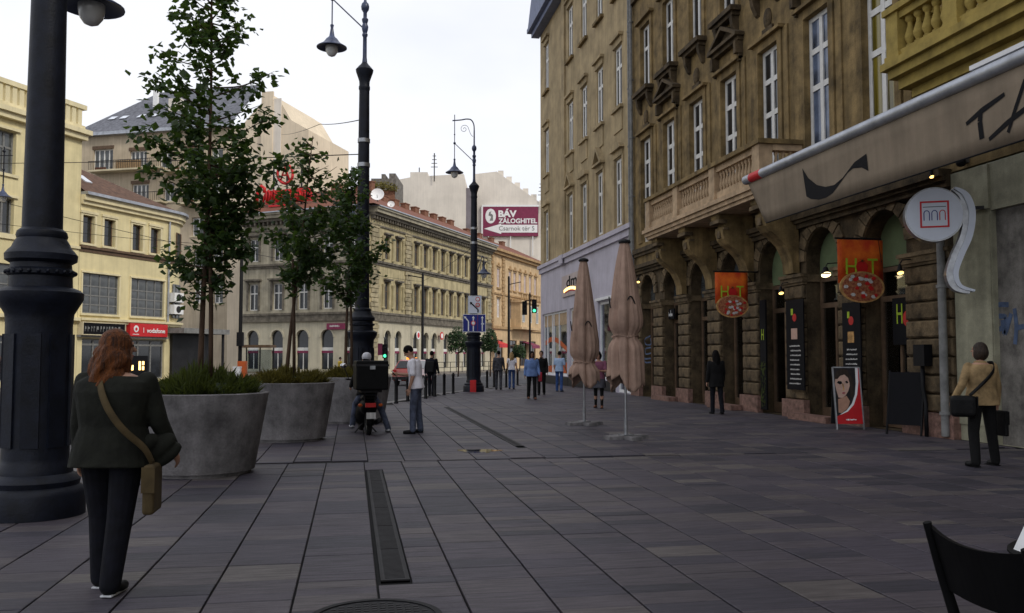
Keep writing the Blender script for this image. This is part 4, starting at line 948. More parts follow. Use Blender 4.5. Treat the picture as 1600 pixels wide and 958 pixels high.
m = MB(); m.box(A0, -.45, 13.8, A1+.3, 0, 14.05); m.box(A0, -.28, 13.5, A1+.15, 0, 13.8); m.build('roof_cornice', 'yellow_trim', ty)
m = MB(); m.box(A0, -.1, 7.45, A1, 0, 7.6); m.build('string_course', 'yellow_trim', ty); MB().box(A0, -.25, 3.5, A1, 0, 3.68).build('shop_ledge', 'yellow_trim', ty)
m = MB(); m.box(A0, -.2, 15.2, A1+.1, .15, 15.45); m.box(A0, -.15, 14.05, A1+.05, .1, 14.3)
bs = m.build('roof_balustrade', 'yellow_trim', ty); bm_ = MB().box(-.13, -.12, 14.3, .13, .08, 15.2).mesh('baluster', 'yellow_trim')
for k in range(22): ob('baluster', bm_, bs, (A1-.3-.42*k, 0, 0))
for u in tw:
    window(ty, FR, u, 10.75, 1.1, 2.15, 2, (.62,), 'grey_frame', 'pane_grey', .22, .09); window(ty, FR, u, 7.7, 1.1, 1.8, 2, (), 'grey_frame', 'pane', .22, .09)
    MB().box(u-.75, -.12, 12.95, u+.75, 0, 13.1).build('window_hood', 'yellow_trim', ty); MB().box(u-.7, -.1, 10.58, u+.7, 0, 10.73).build('window_sill', 'yellow_trim', ty)
    MB().box(u-.7, -.1, 7.6, u+.7, 0, 7.7).build('window_sill', 'yellow_trim', ty); MB().box(u-.72, -.1, 9.55, u+.72, 0, 9.68).build('window_hood', 'yellow_trim', ty)
for a, b_, c, d in holes[-3:]: window(ty, FR, (a+b_)/2, c, b_-a, d-c, 4, (.3, .55, .78), 'grey_frame', 'pane_grey', .1, .06)
for a, b_, c, d in sh: window(ty, FR, (a+b_)/2, c, b_-a, d-c, 3, (.85,), 'grey_frame', 'pane', .12, .08)
# lower yellow house with a rounded corner
ly = thing('yellow_house', 'lower yellow house with a rounded corner and brown roof with skylights', 'building', (*OYL, 0), RY)
B0, B1, RC = -2.95, 4.3, 2.3
w2 = [(US(137)[0]), US(170)[0], US(214)[0], US(242)[0]]
holes = [(u-.42, u+.42, 7.85, 9.4) for u in w2]+[(-2.7, .0, 3.95, 6.2), (.95, 3.75, 3.95, 6.2), (-2.6, .1, .2, 2.55), (.7, 3.9, .2, 2.55)]
m = MB(); facade(m, B0, B1, 0, 10.6, holes, .3)
cv = [(B1+RC*math.sin(R(a)), RC-RC*math.cos(R(a))) for a in range(0, 91, 6)]
for p, q in zip(cv, cv[1:]): m.poly([(p[0],p[1],0),(q[0],q[1],0),(q[0],q[1],10.6),(p[0],p[1],10.6)])
m.poly([(cv[-1][0],cv[-1][1],0),(cv[-1][0],12,0),(cv[-1][0],12,10.6),(cv[-1][0],cv[-1][1],10.6)])
m.poly([(B0,0,10.6),(B1,0,10.6)]+[(x, y, 10.6) for x, y in cv[1:]]+[(cv[-1][0],12,10.6),(B0,12,10.6)])
m.build('wall', 'yellow', ly)
def ring(mb, z0, z1, o):
    mb.box(B0, -o, z0, B1, 0, z1)
    c2 = [(B1+(RC+o)*math.sin(R(a)), RC-(RC+o)*math.cos(R(a))) for a in range(0, 91, 6)]
    for i in range(len(cv)-1):
        p, q, r, s = cv[i], cv[i+1], c2[i+1], c2[i]
        mb.poly([(s[0],s[1],z0),(r[0],r[1],z0),(r[0],r[1],z1),(s[0],s[1],z1)]); mb.poly([(p[0],p[1],z1),(s[0],s[1],z1),(r[0],r[1],z1),(q[0],q[1],z1)][::1]); mb.poly([(p[0],p[1],z0),(q[0],q[1],z0),(r[0],r[1],z0),(s[0],s[1],z0)])
m = MB(); ring(m, 7.55, 7.68, .14); ring(m, 7.35, 7.55, .05); m.build('string_course', 'brown_frame', ly)
m = MB(); ring(m, 3.55, 3.68, .3); ring(m, 3.42, 3.55, .18); m.build('shop_ledge', 'yellow_trim', ly)
m = MB(); ring(m, 9.98, 10.2, .18); ring(m, 10.2, 10.5, .32); m.build('cornice', 'yellow_trim', ly)
m = MB(); ring(m, 10.5, 10.66, .5); m.build('gutter', 'zinc', ly)
top = (B0, 4.2, 13.6)
m = MB(); m.poly([(B0,-.35,10.64),(B1,-.35,10.64),top]); c3 = [(B1+(RC+.35)*math.sin(R(a)), RC-(RC+.35)*math.cos(R(a))) for a in range(0, 91, 10)]
for p, q in zip(c3, c3[1:]): m.poly([(p[0],p[1],10.64),(q[0],q[1],10.64),top])
m.poly([(c3[-1][0],c3[-1][1],10.64),(c3[-1][0],12,10.64),top]); rf = m.build('roof', 'roof_brown', ly)
for k in (0, 1):
    mm = MB(); 
    def rp(u, f): 
        # point on main roof plane at u, slope fraction f
        return Vector((u, -.35+f*4.55, 10.64+f*2.96))
    a = rp(B0+.35+k*.85, .28); b_ = rp(B0+.85+k*.85, .28); c = rp(B0+.85+k*.85, .44); d = rp(B0+.35+k*.85, .44); nrm = Vector((0, -2.96, 4.55)).normalized()*.06
    mm.poly([a+nrm, b_+nrm, c+nrm, d+nrm]); 
    for p, q in ((a, b_), (b_, c), (c, d), (d, a)): mm.poly([p-nrm, q-nrm, q+nrm, p+nrm])
    mm.build('skylight', 'sign_white', rf)
for u in w2:
    window(ly, FR, u, 7.85, .84, 1.55, 1, (), 'brown_frame', 'pane', .2, .07)
    MB().box(u-.62, -.1, 9.5, u+.62, 0, 9.64).box(u-.58, -.05, 9.4, u+.58, 0, 9.5).build('window_hood', 'yellow_trim', ly); MB().box(u-.58, -.1, 7.72, u+.58, 0, 7.84).build('window_sill', 'yellow_trim', ly)
    for s in (-1, 1): MB().box(u+s*.5-.07, -.05, 7.84, u+s*.5+.07, 0, 9.4).build('window_jamb', 'yellow_trim', ly)
for a, b_ in ((-2.7, 0.), (.95, 3.75)):
    window(ly, FR, (a+b_)/2, 3.95, b_-a, 2.25, 4, (.22, .45, .68), 'grey_frame', 'pane_grey', .08, .06, split=True)
    MB().box(a-.1, -.1, 6.2, b_+.1, 0, 6.3).box(a-.12, -.12, 3.83, b_+.12, 0, 3.94).box(a-.1, -.06, 3.94, a, 0, 6.2).box(b_, -.06, 3.94, b_+.1, 0, 6.2).build('window_surround', 'yellow_trim', ly)
for a, b_ in ((-2.6, .1), (.7, 3.9)): 
    wn = window(ly, FR, (a+b_)/2, .2, b_-a, 2.35, 3, (.86,), 'grey_frame', 'pane', .12, .09)
for an in (22, 48):
    c = (B1+RC*math.sin(R(an)), RC-RC*math.cos(R(an)))
    window(ly, ((c[0], c[1], 0), R(an)), 0, 7.85, .8, 1.55, 1, (), 'brown_frame', 'pane', -.05, .07)
for an in (15, 38, 62):
    c = (B1+RC*math.sin(R(an)), RC-RC*math.cos(R(an)))
    window(ly, ((c[0], c[1], 0), R(an)), 0, 3.95, .92, 2.15, 2, (.22, .45, .68), 'grey_frame', 'pane_grey', -.07, .05)
pipe(ly, 4.05, 3.7, 10.3, .06, 'zinc', -.1)
m = MB(); m.box(4.1, -1.3, 3.0, 8.6, 6, 3.32); m.build('corner_canopy', 'grey_frame', ly); 
for u, v in ((8.3, -1.0), (8.3, 3.0), (6.2, -1.1)): MB().tube((u, v, 0), (u, v, 3.0), .09, n=10).build('canopy_post', 'steel_dark', ly)
MB().box(4.4, -.2, .0, 8.0, 4, 2.98).build('corner_kiosk', 'shop_dark', ly)
# signs over the shops
def ysign(px0, px1, pyt, pyb, name, label, mname):
    u0, zt = US(px0, pyt); u1, zb = US(px1, pyb); d = (math.sin(R(29.4)), math.cos(R(29.4))); n_ = (math.cos(R(29.4)), -math.sin(R(29.4)))
    t = thing(name, label, 'sign', (OYL[0]+d[0]*u0+n_[0]*.32, OYL[1]+d[1]*u0+n_[1]*.32, zb), RY); w_, h_ = u1-u0, zt-zb
    MB().box(0, -.0, 0, w_, .3, h_).build('panel', mname, t); return t, w_, h_
t, w_, h_ = ysign(197, 255, 505, 527, 'shop_sign', 'red phone shop sign with white lettering under the yellow house windows', 'sign_red')
text_mb('vodafone', w_*.5, h_*.36, .01, .015).build('lettering', 'white', t, (w_*.42, -.02, h_*.3)); MB().box(w_*.34, -.012, h_*.3, w_*.352, -.001, h_*.7).build('divider', 'white', t)
q = ydisc(MB(), h_*.26, -.015, -.001, 24).build('emblem_disc', 'white', t, (w_*.15, 0, h_*.58)); ydisc(MB(), h_*.13, -.02, -.0155, 16).build('emblem_drop', 'sign_red', q, (0, 0, -.02)); m = MB(); dashes(m, random.Random(1), w_*.06, w_*.26, h_*.12, h_*.08, -.001); m.build('small_line', 'white', t)
t, w_, h_ = ysign(123, 188, 504, 524, 'shop_sign', 'long black shop sign with faint lettering beside the red sign', 'ink')
m = MB(); rr_ = random.Random(3); x = w_*.04
while x < w_*.9: l = rr_.uniform(.1, .24); m.box(x, -.006, h_*.25, x+.03, -.001, h_*.72); m.box(x+.03, -.006, h_*rr_.uniform(.25, .6), x+l*.7, -.001, h_*rr_.uniform(.62, .75)); x += l+.07
m.build('lettering', 'grey_frame', t); m = MB(); m.box(-.06, -.03, -.05, w_+.06, .3, 0); m.box(-.06, -.03, h_, w_+.06, .3, h_+.05); m.box(-.06, -.03, 0, 0, .3, h_); m.box(w_, -.03, 0, w_+.06, .3, h_); m.build('frame', 'cream', t)
MB().box(-3.0, -.22, 2.62, 4.0, 0, 2.74).build('shop_lintel', 'grey_frame', ly)
# lit numerals inside the phone shop window and a lit lamp
u_, z_ = US(212, 581); dd = (math.sin(R(29.4)), math.cos(R(29.4))); nn = (math.cos(R(29.4)), -math.sin(R(29.4)))
t = thing('lit_sign', 'small glowing yellow sign in the phone shop window beside the woman', 'sign', (OYL[0]+dd[0]*u_+nn[0]*.12, OYL[1]+dd[1]*u_+nn[1]*.12, z_-.1), RY)
MB().box(-.62, .0, -.1, .85, .03, 1.05).build('panel', 'ink', t); m = MB(); m.box(.1, -.03, .2, .24, -.001, .72); m.box(.38, -.03, .5, .52, -.001, .72); m.box(.38, -.03, .2, .52, -.001, .42); m.box(-.5, -.03, .2, -.36, -.001, .5); m.build('glowing_marks', 'warm_glow_small', t)
# air conditioners on the rounded corner
c_ = (B1+.1, -.06)
for k, z in enumerate((4.95, 4.2)):
    P = Matrix.Rotation(RY, 3, 'Z') @ Vector((4.3, -.05, 0))
    t = thing('air_conditioner', ('upper' if k == 0 else 'lower')+' white air conditioner on the yellow house corner', 'air conditioner', (OYL[0]+P.x, OYL[1]+P.y, z), RY, 'air conditioners on the yellow house')
    MB().box(-.1, -.4, 0, .75, 0, .58).build('casing', 'white', t); ydisc(MB(), .22, -.008, 0, 20).build('fan_grille', 'steel_dark', t, (.3, -.402, .29)); MB().box(-.05, -.35, -.06, .0, .05, 0).build('bracket', 'steel_dark', t); MB().box(.6, -.35, -.06, .65, .05, 0).build('bracket', 'steel_dark', t)
# ================================================================== apartment building behind
OA = AT(355, 557, 92); RA = R(-23.6); AZA = 113.6
def UA_(px, py): return PL(px, py, (OA.x, OA.y), AZA)
ap = thing('apartment_building', 'tall beige apartment house with balconies and a slate roof behind the yellow houses', 'building', (OA.x, OA.y, 0), RA)
uL = UA_(118, 300)[0]; zE = UA_(250, 207)[1]
wins = []
def aw_(px0, px1, pyt, pyb, cols): 
    a, zt = UA_(px0, pyt); b_, zb = UA_(px1, pyb); wins.append((a, b_, zb, zt, cols))
for dx in (0, ):
    aw_(146, 176, 234, 266, 4); aw_(203, 229, 236, 260, 4); aw_(250, 268, 234, 262, 2); aw_(290, 318, 233, 262, 3); aw_(330, 348, 232, 262, 2)
    aw_(206, 232, 288, 312, 4); aw_(256, 272, 286, 314, 2); aw_(292, 318, 286, 312, 3); aw_(331, 349, 285, 313, 2)
    aw_(300, 318, 340, 368, 2); aw_(332, 348, 340, 368, 2); aw_(332, 348, 388, 418, 2); aw_(334, 348, 438, 474, 2); aw_(303, 318, 390, 420, 2); aw_(303, 318, 438, 474, 2)
m = MB(); facade(m, uL, .0, 0, zE, [(a, b_, c, d) for a, b_, c, d, _ in wins], .35); m.poly([(uL,0,0),(uL,0,zE),(uL,12,zE),(uL,12,0)])
m.build('wall', 'apartment', ap)
for a, b_, c, d, n in wins:
    window(ap, FR, (a+b_)/2, c, b_-a, d-c, n, (), 'white_frame', 'pane_grey', .25, .12)
    MB().box(a-.15, -.1, c-.18, b_+.15, 0, c-.03).build('window_sill', 'cream', ap)
    if n > 2: MB().box(a-.1, -.06, d, b_+.1, 0, d+.35).build('shutter_box', 'brown_frame', ap)
for (pa, pb, py) in ((150, 262, 268), (262, 350, 268), (196, 262, 317), (285, 350, 318), (325, 352, 368)):
    a, z = UA_(pa, py); b_, _ = UA_(pb, py)
    bl = MB().box(a, -1.3, z-.3, b_, 0, z-.12).build('balcony', 'cream', ap); m = MB(); k = a+.05
    while k < b_: m.box(k-.015, -1.27, z-.12, k+.015, -1.24, z+.78); k += .22
    m.box(a, -1.28, z+.78, b_, -1.23, z+.84); m.build('railing', 'steel_dark', bl)
    MB().box(a+.8, -1.2, z-.12, a+2.0, -.95, z+.14).build('flower_box', 'ceramic_brown', bl)
    if pa == 150: MB().box(a+3.4, -1.22, z-.1, b_-2.4, -1.18, z+.75).build('balcony_screen', 'orange_trim', bl)
m = MB(); m.box(uL-.4, -.6, zE, .3, 0, zE+.35); m.build('eave', 'zinc', ap)
rt = UA_(240, 166)[1]; e = zE+.3
m = MB(); u1 = UA_(195, 180)[0]
m.poly([(uL-.4,-.6,e),(.3,-.6,e),(.3,6,rt+3.5),(u1,6,rt+3.5)]); m.poly([(uL-.4,-.6,e),(u1,6,rt+3.5),(uL-.4,12,e)]); rf = m.build('roof', 'roof_slate', ap)
a, z = UA_(243, 185); b_, zt = UA_(262, 161)
MB().box(a, 2.2, z-1, b_, 4.2, zt+1.2).build('chimney', 'firewall', rf)
for px in (160, 178, 205, 225, 280):
    u, z = UA_(px, 196); f = .35; P = Vector((u, -.6+f*6.6, e+f*(rt+3.5-e)+.05)); m = MB(); m.poly([P+Vector((-.4, -.4, -.25)), P+Vector((.4, -.4, -.25)), P+Vector((.4, .4, .3)), P+Vector((-.4, .4, .3))]); m.build('roof_light', 'sign_white', rf)
# blank gable wall
ga = thing('gable_wall', 'blank cream firewall with a stepped gable above the trees', 'building', (OA.x, OA.y, 0), RA)
pts = [(355,560),(355,203),(380,194),(409,161),(412,148),(425,148),(427,155),(436,155),(455,188),(482,203),(482,560)]
P = [UA_(*p) for p in pts]; P[0] = (P[0][0], 0); P[-1] = (P[-1][0], 0)
m = MB(); m.prism([(u+.02, z) for u, z in P], -.05, 10); m.build('wall', 'apartment_gable', ga)
a = UA_(427, 155); b_ = UA_(437, 400); MB().box(a[0], -.16, 10, b_[0], -.05, a[1]).build('light_strip', 'firewall', ga)
a = UA_(411, 148); b_ = UA_(425, 400); MB().box(a[0], -.3, 12, b_[0], -.05, a[1]+.2).build('chimney_shaft', 'apartment_gable', ga)
# aerial mast on its roof
u, z = UA_(217, 190); P = Matrix.Rotation(RA, 3, 'Z') @ Vector((u, 3, 0)); _, zt = UA_(217, 128)
t = thing('aerial_mast', 'white mobile phone aerial on a mast on the slate roof', 'antenna', (OA.x+P.x, OA.y+P.y, z-2.2), RA)
MB().tube((0, 0, 0), (0, 0, zt-z+2.0), .12, n=8).build('mast', 'steel_dark', t); MB().box(-.28, -.3, zt-z+.2, .28, 0, zt-z+2.3).build('panel', 'white', t); MB().box(-.5, -.1, zt-z-.4, .5, 0, zt-z-.3).build('crossbar', 'steel_dark', t)
# ================================================================== corner building in the middle
cb = thing('corner_building', 'grimy cream three storey corner building with arched ground floor and tiled roof', 'building', (*OC, 0), 0)
RRr = R(60.6); RLl = R(-34.5); FRr = ((0, 0, 0), RRr); FRl = ((0, 0, 0), RLl)
def UC(px, py=400): return PL(px, py, OC, 29.4)[0]
wr = [UC(605), UC(622.6), *[9.54+2.14*i for i in range(7)], 25.6, 27.7]; LR = 30.2
ag = [3.45, 5.6, 9.5, 11.7, 13.75, 16.8, 19.9, 22.1, 25.4, 27.6]
holes = []
for u in wr: holes += [(u-.5, u+.5, 5.8, 8.3), (u-.5, u+.5, 10.35, 12.45)]
hg = [(u-.62, u+.62, .4, 3.9, True) for u in ag]
m = MB(); facade(m, 0, LR, 4.7, 14.2, holes, .3); m.build('street_wall', 'corner_lit_yellow', cb, (0,0,0), RRr)
m = MB(); facade(m, 0, LR, 0, 4.7, hg, .3); m.build('street_ground_floor', 'corner_ground', cb, (0,0,0), RRr)
wl = [-1.7, -4.4, -7.1, -9.95, -12.75]; LL = -14.1
holes = []
for u in wl: holes += [(u-.55, u+.55, 5.8, 8.25), (u-.55, u+.55, 10.35, 12.45)]
hl = [(u-.68, u+.68, .4, 3.95, True) for u in wl]
m = MB(); facade(m, LL, 0, 4.7, 14.2, holes, .3); m.poly([(LL,0,4.7),(LL,0,14.2),(LL,11,14.2),(LL,11,4.7)]); m.build('square_wall', 'corner_shade_grey', cb, (0,0,0), RLl)
m = MB(); facade(m, LL, 0, 0, 4.7, hl, .3); m.build('square_ground_floor', 'corner_ground', cb, (0,0,0), RLl)
def bands(a, b_, rz, ext0, ext1):
    m = MB(); m.box(a-ext0*.0, -.22, 4.7, b_+0, 0, 4.9); m.box(a, -.14, 5.3, b_, 0, 5.5); m.box(a, -.07, 4.9, b_, 0, 5.3); m.build('lower_string_course', 'corner_trim', cb, (0,0,0), rz)
    m = MB(); m.box(a, -.22, 9.85, b_, 0, 10.05); m.box(a, -.1, 9.65, b_, 0, 9.85); m.build('upper_string_course', 'corner_trim', cb, (0,0,0), rz)
    m = MB(); m.box(a, -.12, 13.1, b_, 0, 13.25); m.box(a, -.5, 13.95, b_, 0, 14.2); k = a+.2
    while k < b_: m.box(k-.09, -.4, 13.65, k+.09, 0, 13.95); k += .5
    tag(m.build('bracket_frieze', 'corner_trim', cb, (0,0,0), rz), kind='stuff')
    m = MB(); m.box(a, -.75, 14.2, b_, 0, 14.5); m.box(a, -.9, 14.5, b_, 0, 14.68); m.build('cornice', 'corner_shade_grey', cb, (0,0,0), rz); MB().box(a, -1.0, 14.68, b_, -.0, 14.78).build('gutter', 'zinc', cb, (0,0,0), rz)
bands(-.0, LR, RRr, 0, 0); bands(LL, .0, RLl, 0, 0)
def quoins(u0, u1, z0, z1, rz):
    m = MB(); z = z0; k = 0
    while z < z1-.1:
        e = .0 if k % 2 else .16; m.box(u0+e, -.12, z+.03, u1-e, 0, z+.38); z += .41; k += 1
    tag(m.build('quoins', 'quoin', cb, (0,0,0), rz), kind='stuff')
for a, b_ in ((.1, 1.7), (6.9, 8.3), (23.7, 24.6), (28.8, 30.1)):
    quoins(a, b_, 5.5, 9.65, RRr); quoins(a, b_, 10.05, 13.1, RRr); quoins(a, b_, .3, 4.6, RRr) if a < 1 else None
quoins(-.75, -.1, 5.5, 9.65, RLl); quoins(-.75, -.1, 10.05, 13.1, RLl)
cm = MB().lathe([(.2, 0), (.2, .12), (.14, .18), (.13, 1.9), (.18, 2.0), (.2, 2.2)], 10).mesh('half_column', 'corner_lit_yellow', 40)
for i, u in enumerate(wr):
    for z, h_ in ((5.8, 2.5), (10.35, 2.1)):
        window(cb, FRr, u, z, 1.0, h_, 2, (.66,), 'brown_frame', 'pane_grey', .2, .07)
        m = MB(); m.box(u-.72, -.3, z+h_+.12, u+.72, 0, z+h_+.26); m.box(u-.6, -.1, z+h_, u+.6, 0, z+h_+.12); m.build('window_hood', 'corner_trim', cb, (0,0,0), RRr)
    # half columns between windows
    for z in (5.85, 10.2):
        P = Matrix.Rotation(RRr, 3, 'Z') @ Vector((u+1.05 if i not in (1,) else u+.85, -.06, z)); ob('half_column', cm, cb, P)
    if i in (0, 2, 9):
        for z in (5.85, 10.2): P = Matrix.Rotation(RRr, 3, 'Z') @ Vector((u-1.05 if i else u-.85, -.06, z)); ob('half_column', cm, cb, P)
for u in wl:
    for z, h_ in ((5.8, 2.45), (10.35, 2.1)):
        window(cb, FRl, u, z, 1.1, h_, 2, (.64,), 'white_frame', 'pane', .2, .09)
        m = MB(); m.box(u-.95, -.35, z+h_+.3, u+.95, 0, z+h_+.45); m.box(u-.8, -.2, z+h_+.18, u+.8, 0, z+h_+.3); m.box(u-.78, -.07, z, u-.56, 0, z+h_+.18); m.box(u+.56, -.07, z, u+.78, 0, z+h_+.18); m.build('window_hood', 'corner_trim', cb, (0,0,0), RLl)
def bank(u, w_, rz, top):
    P = Matrix.Rotation(rz, 3, 'Z') @ Vector((u, .2, .4)); h_ = top-.4; n = 12; r = w_/2
    arc = [(-r*math.cos(math.pi*k/n), h_-r+r*math.sin(math.pi*k/n)) for k in range(n+1)]
    o = MB().prism([(-r, 0)]+arc+[(r, 0)], .04, .08).build('arched_window', 'pane', cb, P, rz)
    MB().box(-r, -.02, h_*.47, r, .038, h_*.55).box(-.04, -.02, 0, .04, .038, h_*.47).build('glazing_bar', 'white_frame', o); MB().box(-r, -.03, h_*.41, r, .0, h_*.468).build('red_strip', 'maroon', o)
    m = MB(); ro = r+.16
    for k in range(n):
        a0, a1 = math.pi*k/n, math.pi*(k+1)/n
        m.prism([(-(r+.01)*math.cos(a0), h_-r+(r+.01)*math.sin(a0)), (-(r+.01)*math.cos(a1), h_-r+(r+.01)*math.sin(a1)), (-ro*math.cos(a1), h_-r+ro*math.sin(a1)), (-ro*math.cos(a0), h_-r+ro*math.sin(a0))], -.27, -.2)
    m.build('arch_moulding', 'corner_ground', o)
for u in ag: bank(u, 1.24, RRr, 3.9)
for u in wl: bank(u, 1.36, RLl, 3.95)
# roof with chimneys
def lw(u, v, z, rz): P = Matrix.Rotation(rz, 3, 'Z') @ Vector((u, v, 0)); return (P.x, P.y, z)
rg = 17.6; K0 = lw(-.0, -1.0, 14.78, RRr); 
cor = Vector(lw(0, -1.0, 14.78, RRr)); 
pL = lw(LL, -.95, 14.76, RLl); pC = (0+(-.95)*math.cos(R(12.0))*0, 0, 14.76)
dR = Vector((math.sin(R(60.6-90+90)), 0, 0))
n1_ = Vector((math.cos(R(29.4)), -math.sin(R(29.4)), 0)); n2_ = Vector((-math.sin(R(55.5-0)), -math.cos(R(55.5)), 0)); n2_ = Vector(lw(0, -1, 0, RLl))
bis = (n1_+n2_); apx = bis*(.95/(1+n1_.dot(n2_)))
c0 = Vector((apx.x, apx.y, 14.76)); cr = -apx/.95*5.2
r0_ = Vector((cr.x, cr.y, rg)); pR = Vector(lw(LR, -.95, 14.76, RRr)); rR = Vector(lw(LR, 5.2, rg, RRr)); pLv = Vector(pL); rL = Vector(lw(LL, 5.2, rg, RLl))
m = MB(); m.poly([c0, pR, rR, r0_]); m.poly([pLv, c0, r0_, rL]); m.poly([r0_, rR, Vector(lw(LR, 11, 14.8, RRr)), cr*2.1+Vector((0, 0, 14.8))]); m.poly([rL, r0_, cr*2.1+Vector((0, 0, 14.8)), Vector(lw(LL, 11, 14.8, RLl))])
m.poly([pLv, rL, Vector(lw(LL, 11, 14.8, RLl))]); m.poly([rR, pR, Vector(lw(LR, 11, 14.8, RRr))])
rf = m.build('roof', 'roof_tile', cb)
m = MB(); m.poly([lw(LL, 0, 14.5, RLl), (0,0,14.5), lw(LR, 0, 14.5, RRr), lw(LR, 11, 14.5, RRr), tuple(cr*2.1+Vector((0,0,14.5))), lw(LL, 11, 14.5, RLl)]); m.build('ceiling_slab', 'corner_trim', cb)
chm = MB().box(-.5, -.28, 0, .5, .28, 1.05).box(-.56, -.34, 1.05, .56, .34, 1.15).mesh('chimney', 'brick')
for i in range(10):
    u = 6.5+2.45*i; P = lw(u, 4.6, rg-.9, RRr); o = ob('chimney', chm, rf, P, RRr)
for i in range(3): o = ob('chimney', chm, rf, lw(-3.2-3.6*i, 4.6, rg-.8, RLl), RLl)
# satellite dishes
for k, (u, v, z, r_, lab) in enumerate(((4.4, 1.6, 15.95, .62, 'large white satellite dish on the red tiled roof'), (5.0, .5, 15.35, .34, 'small white satellite dish below the larger one on the tiled roof'))):
    P = Vector(lw(u, v, z, RRr)); t = thing('satellite_dish', lab, 'satellite dish', (OC[0]+P.x, OC[1]+P.y, z), R(-8), 'satellite dishes on the tiled roof')
    m = MB(); pr = [(r_*k_/6, .3*r_*(k_/6)**2) for k_ in range(1, 7)]; m.lathe([(x, z_) for x, z_ in pr]+[(r_*.98, .3*r_+.01)]+[(x*.97, z_+.03) for x, z_ in pr[::-1]], 22)
    o = m.build('dish', 'white', t, (0, 0, r_*.9), smooth=40); o.rotation_euler = (R(72), 0, 0); MB().tube((0, .05, -.35), (0, .05, r_*.9), .05, n=8).build('mast', 'steel_dark', t)
    MB().tube((0, 0, r_*.3), (0, -r_*.8, r_*.85), .025, n=6).build('feed_arm', 'steel_dark', t)
# red roof-top sign
def UL(px, py): 
    s, z = PL(px, py, OC, -55.5); return -s, z
sg = thing('rooftop_sign', 'red roof-top sign with a ring above curved lettering behind the small trees', 'sign', (*OC, 0), RLl)
def upath(pts, r, name, parent, y=.6):
    P = [UL(*p) for p in pts]; return MB().path([(u, y, z) for u, z in P], r, 8).build(name, 'neon_red', parent, smooth=True)
upath([(395+7*math.cos(0)-7+0, 318), (395, 304), (397, 293), (402, 289), (407, 293), (406, 300)], .16, 'letter_stroke', sg); upath([(396, 320), (404, 314), (408, 303), (414, 296)], .14, 'letter_stroke', sg)
c_ = [(439+12*math.cos(2*math.pi*k/20), 270+15*math.sin(2*math.pi*k/20)) for k in range(21)]; upath(c_, .13, 'ring', sg); upath([(432, 280), (439, 258), (446, 280)], .09, 'ring_mark', sg); upath([(434, 272), (444, 272)], .08, 'ring_mark', sg)
a = UL(408, 318); b_ = UL(480, 290); bk = MB().box(a[0], .6, a[1], b_[0], .75, b_[1]).build('panel', 'neon_red', sg); m = MB(); rr_ = random.Random(8)
for k in range(8):
    x = 410+8*k; upath([(x, 314), (x+1, 300+3*(k % 2)), (x+4, 296), (x+6, 303), (x+5, 312)], .09, 'letter_stroke', sg, .52)
a = UL(416, 323); b_ = UL(441, 318); MB().box(a[0], .3, a[1], b_[0], .45, b_[1]).build('lower_bar', 'sign_red', sg)
m = MB()
for px in (418, 439, 462): u, z = UL(px, 292); m.box(u-.06, .8, 15.0, u+.06, .92, z+2.6); m.tube((u, .9, z+1), (u, 3, 16.2), .05, n=6)
m.build('support_frame', 'steel_dark', sg)
# maroon small sign on the square side, street-name plates
u, z = UL(512, 515); u2, z2 = UL(540, 505); P = Vector(lw(u, -.12, z, RLl))
t = thing('shop_sign', 'narrow dark red sign on the square side of the corner building', 'sign', (OC[0]+P.x, OC[1]+P.y, z), RLl); MB().box(0, -.06, 0, u2-u, .1, z2-z).build('panel', 'maroon', t); m = MB(); dashes(m, random.Random(2), .1, u2-u-.2, .2, .2, -.061); m.build('lettering', 'curtain', t)
# ================================================================== orange building farther along the street
ob_ = thing('orange_building', 'ornate orange stucco building with a bay window beyond the corner building', 'building', (OC[0]+UA[0]*30.25, OC[1]+UA[1]*30.25, 0), RRr); OL = 21.5
def UO(px, py=400): s, z = PL(px, py, OC, 29.4); return s-30.25, z
wo = [UO(779)[0], UO(797)[0], UO(804.5)[0], UO(812.6)[0], UO(820.6)[0], UO(828.6)[0], UO(836.6)[0]]
holes = []
for u in wo: holes += [(u-.55, u+.55, 10.0, 12.3), (u-.55, u+.55, 6.3, 8.6)]
gs = [(1.2, 4.2, .3, 3.6), (6, 9.5, .3, 3.6), (10.5, 13.5, .3, 3.6), (14.5, 17.5, .3, 3.6)]
m = MB(); facade(m, 0, OL, 0, 14.3, holes+gs, .25); m.poly([(OL,0,0),(OL,10,0),(OL,10,14.3),(OL,0,14.3)]); m.poly([(0,0,14.3),(OL,0,14.3),(OL,10,14.3),(0,10,14.3)]); m.build('wall', 'orange_stucco', ob_)
m = MB(); m.box(0, -.7, 14.3, OL, 0, 14.6); m.box(0, -.4, 13.95, OL, 0, 14.3); m.build('cornice', 'orange_trim', ob_)
m = MB(); m.box(0, -.25, 4.9, OL, 0, 5.25); m.build('lower_band', 'orange_trim', ob_); MB().box(0, -.15, 9.1, OL, 0, 9.3).build('upper_band', 'orange_trim', ob_)
m = MB(); m.poly([(0,-.7,14.6),(OL,-.7,14.6),(OL,5,17.2),(0,5,17.2)]); m.poly([(OL,-.7,14.6),(OL,10,14.6),(OL,5,17.2)]); rf = m.build('roof', 'roof_tile', ob_)
for i in range(4): ob('chimney', chm, rf, (2.5+4.3*i, 4.2, 16.2))
